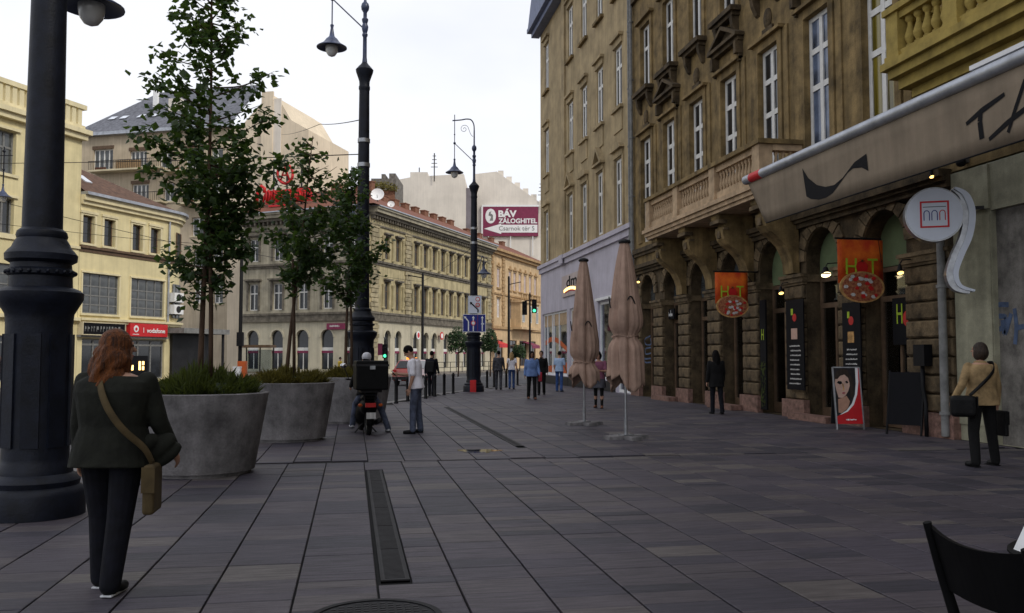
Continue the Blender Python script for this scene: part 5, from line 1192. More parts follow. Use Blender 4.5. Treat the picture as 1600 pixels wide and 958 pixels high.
for u in wo:
    window(ob_, FR, u, 10.0, 1.1, 2.3, 2, (.66,), 'lilac_panel', 'lilac_panel', .12, .1); window(ob_, FR, u, 6.3, 1.1, 2.3, 2, (.66,), 'white_frame', 'lilac_panel', .12, .1)
    m = MB(); m.box(u-.75, -.18, 12.5, u+.75, 0, 12.65); m.ball((u, -.05, 12.8), .22, .15, .25, 8, 6); m.build('window_hood', 'orange_trim', ob_); MB().box(u-.7, -.15, 9.75, u+.7, 0, 9.95).build('window_sill', 'orange_trim', ob_); MB().box(u-.75, -.18, 8.75, u+.75, 0, 8.9).build('window_hood', 'orange_trim', ob_)
for a, b_ in ((.05, .8), (wo[0]+1.1, wo[0]+2.2), (OL-1, OL-.1)):
    m = MB(); z = 5.3; k = 0
    while z < 13.6: e_ = .0 if k % 2 else .12; m.box(a+e_, -.12, z+.03, b_-e_, 0, z+.4); z += .43; k += 1
    tag(m.build('quoins', 'orange_trim', ob_), kind='stuff')
for a, b_, c, d in gs: window(ob_, FR, (a+b_)/2, c, b_-a, d-c, 3, (.8,), 'brown_frame', 'pane', .12, .08)
a, b_ = wo[1]+.2, wo[5]; by = MB().box(a, -1.5, 5.0, b_, 0, 5.3).box(a+.2, -1.3, 5.3, b_-.2, 0, 8.4).box(a, -1.5, 8.4, b_, 0, 8.65).build('bay_window', 'orange_stucco', ob_)
for k in range(3): window(by, FR, a+1.2+k*(b_-a-2.4)/2, 5.9, .95, 2.2, 2, (.7,), 'white_frame', 'pane_grey', -1.36, .08)
m = MB()
for k in range(12): m.tube((a+.2+(b_-a-.4)*k/11, -1.4, 8.65), (a+.2+(b_-a-.4)*k/11, -1.4, 9.5), .07, n=6)
m.box(a, -1.5, 9.5, b_, -1.3, 9.62); m.build('bay_balustrade', 'orange_trim', by)
for k, (px, lab) in enumerate(((771, 'dark red shop awning left of the far lamp on the orange building'), (822, 'dark red shop canopy under the bay window'))):
    u, _ = UO(px); P = Matrix.Rotation(RRr, 3, 'Z') @ Vector((u+30.25, -.02, 0)); t = thing('shop_awning', lab, 'awning', (OC[0]+P.x, OC[1]+P.y, 2.6), RRr, 'shop awnings on the orange building')
    m = MB(); m.prism([(0, 0), (1.4, -.5), (1.4, -.9), (1.36, -.9), (1.36, -.54), (0, -.06)], -1.6, 1.6, Matrix.Translation((0, 0, .9)) @ Matrix.Rotation(R(-90), 4, 'Z')); m.build('fabric', 'maroon' if k else 'sign_red', t)
# ================================================================== firewalls behind, with the advertising board
AZF = 100.2
def fw(name, label, pts, fwd, dep, mname='firewall'):
    P = [AT(px, py, fwd) for px, py in pts]; o = AT(pts[0][0], 557, fwd); t = thing(name, label, 'building', (o.x, o.y, 0), -YAW)
    q = []
    for p in P: d = p-o; q.append((d.dot(Rv), p.z))
    q = [(q[0][0], 0)]+q+[(q[-1][0], 0)]; MB().prism(q, 0, dep).build('wall', mname, t); return t, o
f1, o1 = fw('firewall_building', 'blank off-white firewall with a low chimney left of the advertising board', [(621,281),(641,277),(641,269),(668,269),(668,275),(725,272),(728,290)], 130, 10)
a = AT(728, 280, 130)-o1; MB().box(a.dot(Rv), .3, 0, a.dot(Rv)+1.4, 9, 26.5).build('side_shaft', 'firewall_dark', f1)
MB().tube(((AT(654,268,130)-o1).dot(Rv), 1, 27), ((AT(654,268,130)-o1).dot(Rv), 1, 29.7), .08, n=6).build('flue', 'steel_dark', f1)
f2, o2 = fw('firewall_building', 'blank off-white firewall carrying the maroon advertising board', [(742,272),(776,268),(846,318),(846,330)], 134, 10)
for i in range(6):
    px = 779+13*i; p = AT(px, 269+(px-776)*.715, 134); u = (p-o2).dot(Rv); MB().box(u-.1, .5, p.z-1.2, u+.75, 2, p.z+.55).build('chimney', 'firewall', f2)
p0 = AT(754.5, 369, 133.6); p1 = AT(841, 323, 133.6); w_, h_ = (p1-p0).dot(Rv), p1.z-p0.z
sg = thing('advertising_sign', 'maroon advertising board reading BÁV ZÁLOGHITEL with a white arrow', 'sign', (p0.x, p0.y, p0.z), -YAW)
MB().box(0, 0, 0, w_, .3, h_).build('panel', 'maroon', sg); m = MB(); m.box(-.15, -.03, h_, w_+.15, .3, h_+.28); m.box(-.25, -.03, -.2, 0, .3, h_); m.build('frame', 'white', sg)
text_mb('BÁV', w_*.33, h_*.29, .02, .045).build('lettering', 'white', sg, (w_*.28, -.03, h_*.64)); text_mb('ZÁLOGHITEL', w_*.7, h_*.21, .02, .03).build('lettering', 'white', sg, (w_*.28, -.03, h_*.43))
m = MB(); m.prism([(w_*.02, h_*.25), (w_*.33, h_*.42), (w_*.33, h_*.385), (w_*.985, h_*.385), (w_*.985, h_*.12), (w_*.33, h_*.12), (w_*.33, h_*.07)], -.03, -.001); m.build('arrow', 'white', sg)
text_mb('Csarnok tér 5', w_*.64, h_*.15, .01).build('lettering', 'grey_frame', sg, (w_*.29, -.045, h_*.19))
m = ydisc(MB(), .5, -.03, -.001, 30); m.v = [(x*w_*.19, y, z*h_*.5) for x, y, z in m.v]; ov = m.build('oval', 'white', sg, (w_*.14, 0, h_*.68))
m = MB(); m.prism([(-.1*w_*.2, -.16*h_), (.22*w_*.2, -.16*h_), (.2*w_*.2, .04*h_), (-.02*w_*.2, .1*h_), (.1*w_*.2, .16*h_), (-.12*w_*.2, .14*h_), (-.2*w_*.2, .02*h_), (.06*w_*.2, -.02*h_)], -.04, -.031); m.build('oval_figure', 'grey_frame', ov)

for a_, b_ in ((.1, -1), (.5, -2.2), (.9, -3)): MB().tube((w_*a_, .1, b_), (w_*a_, .1, 0), .08, n=6).build('support_leg', 'white', sg)
MB().box(0, .3, .3, w_, .5, .5).build('support_rail', 'white', sg)
# brick stack with greenery left of the firewall, rooftop aerials
bb, o3 = fw('brick_building', 'weathered brick roof structure with chimneys left of the firewalls', [(580,279),(596,279),(596,272),(602,272),(602,279),(608,279),(608,271),(618,271),(618,300)], 112, 8, 'grey_stone')
# roof greenery
def leafball(name, label, loc, rx, rz, n, size, mname, cat='plant', seed=1):
    r_ = random.Random(seed); m = MB()
    for k in range(n):
        a, b_ = r_.uniform(0, 6.283), math.asin(r_.uniform(-.6, 1)); f = r_.uniform(.55, 1)**.6; f *= 1+.2*math.sin(a*3+seed)
        c = Vector((rx*f*math.cos(a)*math.cos(b_), rx*f*math.sin(a)*math.cos(b_), rz*f*math.sin(b_))); ax = Vector((r_.gauss(0,1), r_.gauss(0,1), r_.gauss(0,1))).normalized(); ay = ax.orthogonal().normalized(); s_ = size*r_.uniform(.6, 1.3)
        m.poly([c-ax*s_, c+ay*s_*.55, c+ax*s_, c-ay*s_*.55])
    return m.build(name, mname, None) if False else m
p = AT(598, 291, 95); t = thing('roof_plant', 'bright green roof plants above the tiled roof', 'plant', (p.x, p.y, p.z-.3)); leafball('', '', 0, 1.5, .7, 500, .16, 'shrub', seed=3).build('foliage', 'shrub_warm', t); MB().box(-1.3, -.4, -1.3, 1.3, .4, -.2).build('planter_trough', 'brick', t)
for k, (px, pt, pb, fwd, lab) in enumerate(((678, 238, 276, 129, 'tall aerial with crossbars on the left firewall'), (846, 282, 320, 133, 'thin aerial mast at the right end of the firewall'))):
    a, b_ = AT(px, pb, fwd), AT(px, pt, fwd); t = thing('aerial_mast', lab, 'antenna', (a.x, a.y, a.z-.6), -YAW, 'rooftop aerials'); h_ = b_.z-a.z+.6
    MB().tube((0, .6, 0), (0, .6, h_), .09, n=6).build('mast', 'steel_dark', t); m = MB()
    for q in range(4): m.box(-.5+.08*q, .56, h_*(.5+.13*q), .5-.08*q, .64, h_*(.5+.13*q)+.09)
    m.build('crossbar', 'steel_dark', t)
# ================================================================== street lamps
def smoothpath(P, k=6):
    P = [Vector(p) for p in P]; r = []
    for i in range(len(P)-1):
        a, b_, c, d = P[max(i-1,0)], P[i], P[i+1], P[min(i+2, len(P)-1)]
        for j in range(k):
            t = j/k; r.append(.5*((2*b_)+(c-a)*t+(2*a-5*b_+4*c-d)*t*t+(3*b_-a-3*c+d)*t**3))
    return r+[P[-1]]
SHADE = [(.03, .62), (.05, .6), (.035, .52), (.045, .45), (.07, .3), (.11, .25), (.15, .22), (.19, .16), (.24, .1), (.32, .05), (.40, .0), (.40, -.02), (.36, -.01), (.2, .06), (.05, .1)][::-1]
GLOBE = [(.02, -.26), (.09, -.23), (.14, -.16), (.165, -.06), (.165, .02)]
def add_lamp(root, x, y, z, s=1.):
    o = MB().lathe([(r*s, h*s) for r, h in SHADE], 24).build('lamp_shade', 'lamp_blue', root, (x, y, z), smooth=50)
    MB().lathe([(r*s, h*s) for r, h in GLOBE], 20).build('lamp_glass', 'lamp_glass', o, smooth=60)
def street_lamp(loc, rz, label, sd_=1):
    t = thing('street_lamp', label, 'street lamp', loc, rz, 'tall cast iron street lamps')
    MB().lathe([(.46, 0), (.46, .22), (.44, .26), (.4, .29), (.41, .34), (.38, .38), (.34, .41), (.335, .46), (.305, .52), (.3, .56), (.3, 1.86), (.305, 1.92), (.31, 1.97), (.36, 2.06), (.392, 2.12), (.395, 2.18), (.36, 2.21), (.31, 2.23)], 32).build('base', 'iron', t, smooth=35)
    MB().lathe([(.29, 2.23), (.285, 2.34), (.31, 2.36), (.31, 2.40), (.28, 2.42), (.275, 2.47), (.325, 2.5), (.33, 2.56), (.3, 2.6), (.27, 2.63), (.25, 2.68), (.225, 2.72), (.235, 2.75), (.225, 2.79), (.19, 2.82)], 32).build('collar', 'iron', t, smooth=35)
    m = MB(); n = 24
    for k in range(n): a = 2*math.pi*k/n; m.ball((.31*math.cos(a), .31*math.sin(a), 2.38), .022, nu=6, nv=4)
    m.build('beading', 'iron', t, smooth=True)
    m = MB(); 
    for k in range(8):
        a = 2*math.pi*(k+.5)/8; c = Matrix.Rotation(a, 4, 'Z'); m.xbox(c @ Matrix.Translation((.3, 0, 1.22)), .02, .16, 1.1)
    m.build('base_panel', 'iron', t)
    MB().lathe([(.185, 2.82), (.165, 5), (.135, 8.55), (.135, 8.6), (.15, 8.64), (.15, 8.7), (.135, 8.74), (.14, 8.85), (.19, 9.0), (.225, 9.1), (.235, 9.16), (.2, 9.2), (.15, 9.26), (.11, 9.3), (.07, 9.36)], 24).build('shaft', 'iron', t, smooth=35)
    MB().lathe([(.07, 9.36), (.055, 9.5), (.052, 10.05), (.075, 10.09), (.075, 10.13), (.055, 10.16), (.08, 10.25), (.09, 10.33), (.06, 10.42), (.085, 10.5), (.085, 10.54), (.05, 10.58), (.05, 10.72), (.1, 10.8), (.11, 10.88), (.09, 10.96), (.05, 11.0), (.035, 11.04), (.03, 11.7)], 18).build('upper_pole', 'lamp_blue', t, smooth=35)
    m = MB(); m.path(smoothpath([(0, 0, 11.65), (-.02, 0, 11.95), (-.14, 0, 12.16), (-.35, 0, 12.2), (-.6, 0, 12.16), (-.98, 0, 12.13)]), .028, 10); m.tube((-.88, 0, 12.4), (-.88, 0, 10.35), .018, n=8); m.ball((-.88, 0, 11.1), .06); m.ball((-.88, 0, 11.5), .035); m.tube((-.86, 0, 11.08), (-.05, 0, 10.3), .018, n=8)
    arm = m.build('arm', 'lamp_blue', t, smooth=40)
    m = MB()
    sp = [(-.45+.2*(1-k/26)*math.cos(k*.42), 0, 11.75+.2*(1-k/26)*math.sin(k*.42)) for k in range(24)]; m.path(sp, .011, 6); m.path(smoothpath([(-.25, 0, 11.75), (-.15, 0, 11.5), (-.05, 0, 11.4)]), .011, 6); m.build('scroll', 'lamp_blue', arm, smooth=True)
    add_lamp(t, -.88, 0, 9.78, 1.0)
    lo_ = MB().path(smoothpath([(sd_*.08, .06, 5.1), (sd_*.25, .2, 5.65), (sd_*.36, .36, 6.05), (sd_*.42, .44, 5.95), (sd_*.43, .46, 5.7)]), .02, 8).build('lower_arm', 'lamp_blue', t, smooth=True)
    add_lamp(t, sd_*.43, .46, 5.27, .82)
    MB().tube((0, 0, 7.2), (0, 0, 7.3), .165, n=20).build('band', 'steel', t, smooth=40); MB().tube((0, 0, 6.55), (0, 0, 6.65), .168, n=20).build('band', 'steel', t, smooth=40)
    return t
LP1 = AT(59, 600, 8.8); LP2 = AT(565, 600, 23.2); LP3 = AT(740, 600, 39.3)
street_lamp((LP1.x, LP1.y, 0), -YAW-R(6), 'massive dark lamp post base filling the left edge beside the walking woman', .4)
street_lamp((LP2.x, LP2.y, 0), -YAW, 'tall dark lamp post rising behind the moped with a hanging lamp', -1)
street_lamp((LP3.x, LP3.y, 0), -YAW, 'tall lamp post carrying blue and white lane signs')
# lane signs on the third lamp
def sgn(px0, px1, pyt, pyb, fwd, name, label, mname, frame=None):
    a = AT(px0, pyb, fwd); b_ = AT(px1, pyt, fwd); w_, h_ = (b_-a).dot(Rv), b_.z-a.z
    t = thing(name, label, 'sign', (a.x, a.y, a.z), -YAW); MB().box(0, 0, 0, w_, .03, h_).build('panel', mname, t)
    if frame: m = MB(); f_ = .02; m.box(0, -.006, 0, w_, 0, f_); m.box(0, -.006, h_-f_, w_, 0, h_); m.box(0, -.006, f_, f_, 0, h_-f_); m.box(w_-f_, -.006, f_, w_, 0, h_-f_); m.build('border', frame, t)
    MB().box(w_*.3, .03, h_*.2, w_*.8, .3, h_*.28).box(w_*.3, .03, h_*.72, w_*.8, .3, h_*.8).build('bracket', 'steel', t)
    return t, w_, h_
def arrow(t, pts, wd, head, m_):
    m = MB(); P = [Vector((x, z)) for x, z in pts]
    for i in range(len(P)-1):
        d = (P[i+1]-P[i]).normalized(); n_ = Vector((-d.y, d.x))*wd; e = P[i+1]; m.prism([tuple(P[i]+n_), tuple(e+n_), tuple(e-n_), tuple(P[i]-n_)], -.012-.001*i, -.0065)
    d = (P[-1]-P[-2]).normalized(); n_ = Vector((-d.y, d.x))*head; m.prism([tuple(P[-1]+n_), tuple(P[-1]+d*head*1.5), tuple(P[-1]-n_)], -.016, -.0065); return m.build('arrow', m_, t)
t, w_, h_ = sgn(723, 759, 491, 519, 38.95, 'lane_sign', 'blue lane sign with three white arrows on the lamp post', 'blue_sign', 'white')
arrow(t, [(w_*.25, h_*.06), (w_*.25, h_*.6), (w_*.12, h_*.8)], .025, .06, 'white'); arrow(t, [(w_*.46, h_*.06), (w_*.46, h_*.78)], .025, .065, 'white'); arrow(t, [(w_*.85, h_*.06), (w_*.85, h_*.78)], .025, .065, 'white')
ydisc(MB(), .11, -.018, -.017, 20).build('ban_disc', 'sign_red', t, (w_*.46, 0, h_*.5)); ydisc(MB(), .075, -.02, -.0181, 18).build('ban_disc_centre', 'white', t, (w_*.46, 0, h_*.5)); MB().box(w_*.8, -.02, h_*.42, w_*.93, -.017, h_*.5).build('mark', 'sign_white', t)
MB().box(w_*.64, -.009, .02, w_*.66, -.0065, h_-.02).build('divider', 'maroon', t)
t, w_, h_ = sgn(731, 752.5, 462, 490, 38.95, 'turn_sign', 'white road sign with a black left arrow and two red rings', 'sign_white', 'steel')
arrow(t, [(w_*.74, h_*.06), (w_*.74, h_*.22), (w_*.26, h_*.56)], .028, .07, 'ink')
for z in (.8, .48):
    ydisc(MB(), .1, -.01, -.0065, 20).build('ban_ring', 'sign_red', t, (w_*.72, 0, h_*z)); ydisc(MB(), .07, -.014, -.0102, 18).build('ban_centre', 'white' if z > .6 else 'lilac_panel', t, (w_*.72, 0, h_*z))
t = thing('red_box', 'small red cabinet fixed to the foot of the signed lamp post', 'box', (LP3.x-Fv.x*.44, LP3.y-Fv.y*.44, 0), -YAW); MB().box(-.13, -.12, 0, .13, 0, .52).build('casing', 'sign_red', t); MB().box(-.1, -.127, .05, .1, -.121, .45).build('door', 'neon_red', t)
# ================================================================== concrete planters
def planter(c, label, seed):
    t = thing('concrete_planter', label, 'planter', c, seed, 'round concrete planters'); w0, w1, h = .70, .87, 1.07
    m = MB(); pr = [(w0-.05, .0), (w0-.05, .05), (w0, .051)]+[(w0+(w1-w0)*k/8, .05+(h-.06)*k/8) for k in range(1, 9)]+[(w1-.012, h), (w1-.075, h), (w1-.085, h-.01), (w1-.1, h-.14)]
    m.lathe(pr, 48); m.build('bowl', 'concrete', t, smooth=35)
    MB().lathe([(.0, h-.16), (w1-.1, h-.16), (w1-.1, h-.12), (.4, h-.07), (.0, h-.05)], 30).build('soil', 'soil', t, smooth=True); return t
PC1 = AT(315, 640, 11.95); PC2 = AT(449, 640, 16.65); PC3 = AT(553, 640, 21.0)
for c, l, s in ((PC1, 'nearest round concrete planter right behind the walking woman', .3), (PC2, 'middle round concrete planter of the row', 1.1), (PC3, 'farthest concrete planter mostly hidden by the moped', 2.)):
    planter((c.x, c.y, 0), l, s)
def grassy(c, label, seed, r, h, mname):
    t = thing('planter_shrub', label, 'shrub', (c.x, c.y, .99), 0, 'low shrubs in the planters'); r_ = random.Random(seed); m = MB()
    for k in range(3800):
        a = r_.uniform(0, 6.283); d = r*math.sqrt(r_.random()); hh = h*(1-(d/r)**3*.6)*r_.uniform(.55, 1.05)*(1+.22*math.sin(a*3+seed)+.15*math.sin(d*9+seed))
        x, y = d*math.cos(a), d*math.sin(a); lx, ly = r_.gauss(0, .07)+x*.1, r_.gauss(0, .07)+y*.1; wv = r_.uniform(.006, .013); b_ = r_.uniform(0, 3.14); ex, ey = wv*math.cos(b_), wv*math.sin(b_); z0 = hh*r_.uniform(.0, .65)
        m.poly([(x-ex, y-ey, z0), (x+ex, y+ey, z0), (x+lx*.6+ex*1.2, y+ly*.6+ey*1.2, z0+(hh-z0)*.6), (x+lx, y+ly, hh), (x+lx*.6-ex*1.2, y+ly*.6-ey*1.2, z0+(hh-z0)*.6)])
    o = m.build('foliage', mname, t); MB().lathe([(r*.9, -.03), (r*.85, h*.25), (r*.55, h*.5), (.02, h*.55)], 20, wob=lambda a, z: 1+.08*math.sin(5*a)).build('inner_stems', 'leaf_dark', t, smooth=True)
grassy(PC1, 'dark green shrub filling the nearest planter', 1, .68, .42, 'shrub'); grassy(PC2, 'olive and rust coloured shrub in the middle planter', 2, .7, .36, 'shrub_warm'); grassy(PC3, 'small olive shrub in the farthest planter', 3, .7, .34, 'shrub_warm')
# ================================================================== young trees
def tree(base, label, zt, prof, dens, n, leaf, seed, lean=(0, 0), stems=2):
    t = thing('young_tree', label, 'tree', (base.x, base.y, .98), 0, 'young trees in the planters'); r_ = random.Random(seed); H = zt-.98
    P = [Vector((lean[0]*f**1.5+.03*math.sin(5*f+seed), lean[1]*f+.03*math.cos(4*f+seed), H*f)) for f in [k/10 for k in range(11)]]
    rs = [.042*(1-.82*k/10) for k in range(11)]; MB().path(P, rs, 9).build('trunk', 'bark', t, smooth=True)
    if stems > 1: MB().path([Vector((.12, -.04, 0)), Vector((.1, -.02, 1.2)), Vector((.06, .02, 2.4))], [.032, .03, .024], 8).build('stake', 'bark', t, smooth=True)
    def at(f): 
        k = min(9, int(f*10)); return P[k].lerp(P[k+1], f*10-k)
    def prf(z):
        for (a, ra), (b_, rb) in zip(prof, prof[1:]):
            if a <= z <= b_: return ra+(rb-ra)*(z-a)/(b_-a)
        return 0
    def dn(z):
        for (a, da), (b_, db) in zip(dens, dens[1:]):
            if a <= z <= b_: return da+(db-da)*(z-a)/(b_-a)
        return 0
    limbs = MB(); lv = MB(); z = prof[0][0]; tips = []
    while z < zt-.05:
        for q in range(2):
            a = r_.uniform(0, 6.283); L_ = prf(z)*r_.uniform(.55, 1.12); s = at(max(0, (z-.98-.35*L_)/H)); e = Vector((s.x+L_*math.cos(a), s.y+L_*math.sin(a), z-.98+r_.uniform(-.12, .2)))
            mid = s.lerp(e, .5)+Vector((0, 0, -.07*L_+r_.uniform(-.05, .05))); pp_ = smoothpath([s, mid, e], 4); limbs.path(pp_, [.014*(1-.8*k/8) for k in range(9)], 5)
            w_ = dn(z)*L_
            tips.append((pp_, w_))
        z += .13
    tot = sum(w_ for _, w_ in tips)
    for pp_, w_ in tips:
        cnt = int(n*w_/tot)
        cl = [r_.uniform(.25, 1.02) for _ in range(max(1, cnt//12))]
        for k in range(cnt):
            f = min(1.05, max(.1, r_.choice(cl)+r_.gauss(0, .09))); i = min(len(pp_)-2, int(f*(len(pp_)-1))); c = pp_[i].lerp(pp_[i+1], f*(len(pp_)-1)-i)+Vector((r_.gauss(0, .075), r_.gauss(0, .075), r_.gauss(-.03, .085)))
            s_ = leaf*r_.uniform(.6, 1.25); d = Vector((r_.gauss(0, 1), r_.gauss(0, 1), r_.gauss(-.55, .6))).normalized(); u = d.cross(Vector((r_.gauss(0, .4), r_.gauss(0, .4), 1))).normalized(); nn_ = u.cross(d).normalized()
            a0 = c; a1 = c+d*s_; wv = u*s_*.42; md = c+d*s_*.45-nn_*s_*.1
            i0 = len(lv.v); lv.v += [tuple(a0), tuple(md+wv), tuple(a1), tuple(md-wv), tuple(c+d*s_*.5+nn_*s_*.06)]; lv.f += [(i0, i0+1, i0+4), (i0+1, i0+2, i0+4), (i0+2, i0+3, i0+4), (i0+3, i0, i0+4)]
    limbs.build('limbs', 'bark', t, smooth=True); lv.build('crown', 'leaf', t)
tree(PC1, 'tall young tree in the nearest planter reaching the top of the picture', 7.3, [(2.4, .22), (2.9, .5), (3.4, .62), (4.0, .72), (4.55, .95), (4.9, .8), (5.5, .95), (5.9, .65), (6.4, .62), (7.3, .2)], [(2.5, 1.2), (3.0, 1.6), (4.7, 1.5), (5.0, .75), (5.8, .6), (6.2, 1.1), (7.3, .9)], 4600, .115, 11, (.02, 0))
tree(PC2, 'sparse young tree in the middle planter in front of the red roof-top sign', 5.75, [(2.9, .3), (3.3, .85), (3.9, .85), (4.4, .7), (4.9, .75), (5.3, .5), (5.75, .25)], [(2.9, .5), (3.3, 1.2), (4.2, 1.3), (4.6, .6), (5.1, .6), (5.75, .5)], 2100, .13, 5, (.42, 0))
tree(PC3+Rv*-.18, 'dark young tree just left of the middle lamp post', 6.1, [(3.0, .3), (3.4, .8), (4.2, .85), (5.0, .7), (5.6, .5), (6.1, .2)], [(3, .8), (6.1, 1)], 2700, .13, 23, (.05, 0))
# ================================================================== bollards
bm_ = MB().lathe([(.075, 0), (.075, .03), (.058, .05), (.058, .74), (.066, .76), (.066, .79), (.05, .82), (.03, .87), (.005, .88)], 16).mesh('bollard', 'iron_black', 40)
BP = [(619, 630.5), (637, 627), (665, 623), (679.4, 619.6), (694, 617.4), (708, 615.2), (761, 606.4), (772, 605.3), (791, 605.3), (808.7, 602)]
bl_ = ['black bollard directly right of the moped', 'black bollard against the left side of the white-shirted man', 'black bollard just right of the white-shirted man', 'second black bollard right of the white-shirted man', 'third black bollard right of the white-shirted man', 'last black bollard left of the signed lamp post', 'first black bollard right of the signed lamp post', 'black bollard behind the man in the plaid shirt', 'black bollard beside the woman in a white top', 'black bollard left of the person in blue']
for (px, py), lab in zip(BP, bl_):
    tag(ob('bollard', bm_, None, G(px, py)), lab, 'bollard', 'black bollards along the kerb')
# ================================================================== poles and signals
def pole(px, fwd, top, r, name, label, z0=0., extra=None, cat='pole'):
    p = AT(px, 557, fwd); t = thing(name, label, cat, (p.x, p.y, z0), -YAW); MB().lathe([(r*1.7, 0), (r*1.7, .5), (r*1.1, .65), (r, .8), (r*.8, top-z0-.1), (r*.3, top-z0)], 14).build('shaft', 'iron_black', t, smooth=40); return t
def head(t, x, z, lit, n=3, s=1.):
    o = MB().box(x-.16*s, -.14*s, z-.15*n*s, x+.16*s, .12*s, z+.15*n*s).build('signal_head', 'iron_black', t)
    for k in range(n):
        zz = z+.15*s*(n-1)-.3*s*k; d = ydisc(MB(), .1*s, -.012, 0, 18).build('signal_lens', 'green_on' if k == n-1 and lit else 'shop_dark', o, (x, -.141*s, zz))
        m = MB(); m.prism([(.115*s*math.cos(a), .115*s*math.sin(a)) for a in [R(q) for q in range(-20, 201, 20)]]+[(.105*s*math.cos(a), .105*s*math.sin(a)) for a in [R(q) for q in range(200, -21, -20)]], -.3*s, -.14*s); m.build('visor', 'iron_black', o, (x, 0, zz))
t = pole(375, 45, 7.8, .1, 'tram_pole', 'dark pole between the yellow house and the corner building', -.13); MB().box(-.1, -.3, 2.2, .22, -.1, 2.9).build('signal_box', 'iron_black', t)
t = pole(660, 84, 9.5, .14, 'tram_pole', 'dark slender pole in front of the corner building street side'); MB().path([(0, 0, 9.0), (-1.6, 0, 9.3)], .05, 8).build('bracket_arm', 'iron_black', t)
t = pole(795, 104, 11.0, .16, 'tram_pole', 'dark slender pole in front of the orange building'); MB().path([(0, 0, 10), (1.4, 0, 10.3)], .05, 8).build('bracket_arm', 'iron_black', t)
t = pole(828, 56, 5.6, .07, 'traffic_light', 'traffic light mast with two heads, one glowing green, by the shop corner', 0, cat='traffic light'); head(t, .28, 4.72, True, 3, .95); head(t, -.33, 4.6, False, 3, .95); MB().tube((-.33, 0, 5.05), (.28, 0, 5.15), .03, n=8).build('crossbar', 'iron_black', t)
t = pole(601, 46, 2.5, .05, 'pedestrian_signal', 'pedestrian signal glowing green above the red car', -.13, cat='traffic light'); head(t, .03, 1.95, True, 3, .8)
MB().box(-.35, -.06, 1.75, -.12, .06, 2.35).build('side_head', 'maroon', t)
# overhead wires
def wire(P, label, r=.014):
    t = thing('overhead_wire', label, 'wire', (0, 0, 0), 0, 'overhead tram wires'); q = []
    for a, b_ in zip(P, P[1:]):
        L_ = (b_-a).length
        for k in range(9): f = k/8; q.append(a.lerp(b_, f)-Vector((0, 0, .003*L_*4*f*(1-f))))
    MB().path(q, r, 5).build('cable', 'iron_black', t, smooth=True)
wire([AT(564, 241, 23.2), AT(-90, 255, 40.5)], 'overhead wire from the middle lamp post across the beige house')
wire([AT(564, 187, 23.2), AT(500, 194, 40), AT(440, 210, 89.5)], 'overhead wire leaving the middle lamp post near its top')
wire([AT(-40, 305, 40), AT(95, 338, 43), AT(373, 402, 45)], 'overhead wire slanting down in front of the yellow house')
wire([AT(373, 385, 45), AT(200, 372, 44), AT(-40, 345, 40)], 'lower overhead wire passing the yellow house windows', .012)
wire([AT(373, 392, 45), AT(560, 425, 62), AT(659, 440, 84)], 'overhead wire in front of the corner building')
wire([AT(659, 440, 84), AT(740, 385, 39.3)], 'overhead wire from the slender pole to the signed lamp post', .012)
# lamp hung from the wire at the far left
p = AT(6, 255, 39.9); t = thing('hanging_lamp', 'ornate lamp hanging from the wire at the left picture edge', 'street lamp', (p.x, p.y, p.z), -YAW)
m = MB(); m.tube((0, 0, .75), (0, 0, -.95), .03, n=8); m.ball((0, 0, .55), .07); m.tube((-.4, 0, .35), (.4, 0, .35), .02, n=6); m.ball((0, 0, -.3), .06); m.build('hanger', 'iron', t, smooth=40); add_lamp(t, 0, 0, -1.55, .95)
# ================================================================== distant street furniture and greenery
for k, (px, rx, rz, zc, lab) in enumerate(((716, .85, 1.25, 2.75, 'small round street tree left of the signed lamp post'), (766, .7, 1.15, 2.7, 'small round street tree right of the signed lamp post'), (812, .75, .9, 1.9, 'small bushy tree in front of the red canopy'))):
    fwd = 74 if k < 2 else 96; p = AT(px, 557, fwd); t = thing('street_tree', lab, 'tree', (p.x, p.y, -.13 if k < 2 else 0), 0, 'small street trees'); MB().path([(0, 0, 0), (.03, 0, 1.2), (0, 0, zc)], [.07, .055, .03], 8).build('trunk', 'bark', t, smooth=True)
    leafball('', '', 0, rx, rz, 1500, .11, 'leaf', seed=10+k).build('crown', 'leaf_dark', t, (0, 0, zc))
p = AT(402, 557, 68); t = thing('tram_shelter', 'dark flat-roofed shelter at the foot of the corner building', 'shelter', (p.x, p.y, -.13), -YAW); MB().box(-1.15, -.8, 2.35, 1.2, .9, 2.55).build('roof', 'brown_frame', t); 
for x in (-1.05, 0, 1.05): MB().box(x-.04, .7, 0, x+.04, .78, 2.35).build('post', 'steel_dark', t)
MB().box(-1.0, .73, .4, 1.0, .75, 2.2).build('rear_pane', 'shop_glass', t); MB().box(-.9, .3, .45, .9, .6, .5).build('bench', 'brown_frame', t)
p = AT(371, 557, 42); t = thing('service_pillar', 'short white pillar left of the middle planter', 'pillar', (p.x, p.y, -.13), -YAW); MB().box(-.16, -.12, 0, .16, .12, 1.15).box(-.18, -.14, 1.15, .18, .14, 1.2).build('casing', 'white', t)
p = AT(379, 557, 43.6); t = thing('litter_bin', 'orange litter bin beside the short white pillar', 'bin', (p.x, p.y, -.13), -YAW); MB().box(-.2, -.15, .45, .2, .15, 1.45).build('bin', 'orange', t); MB().box(-.03, .02, 0, .03, .08, .45).build('post', 'steel_dark', t)
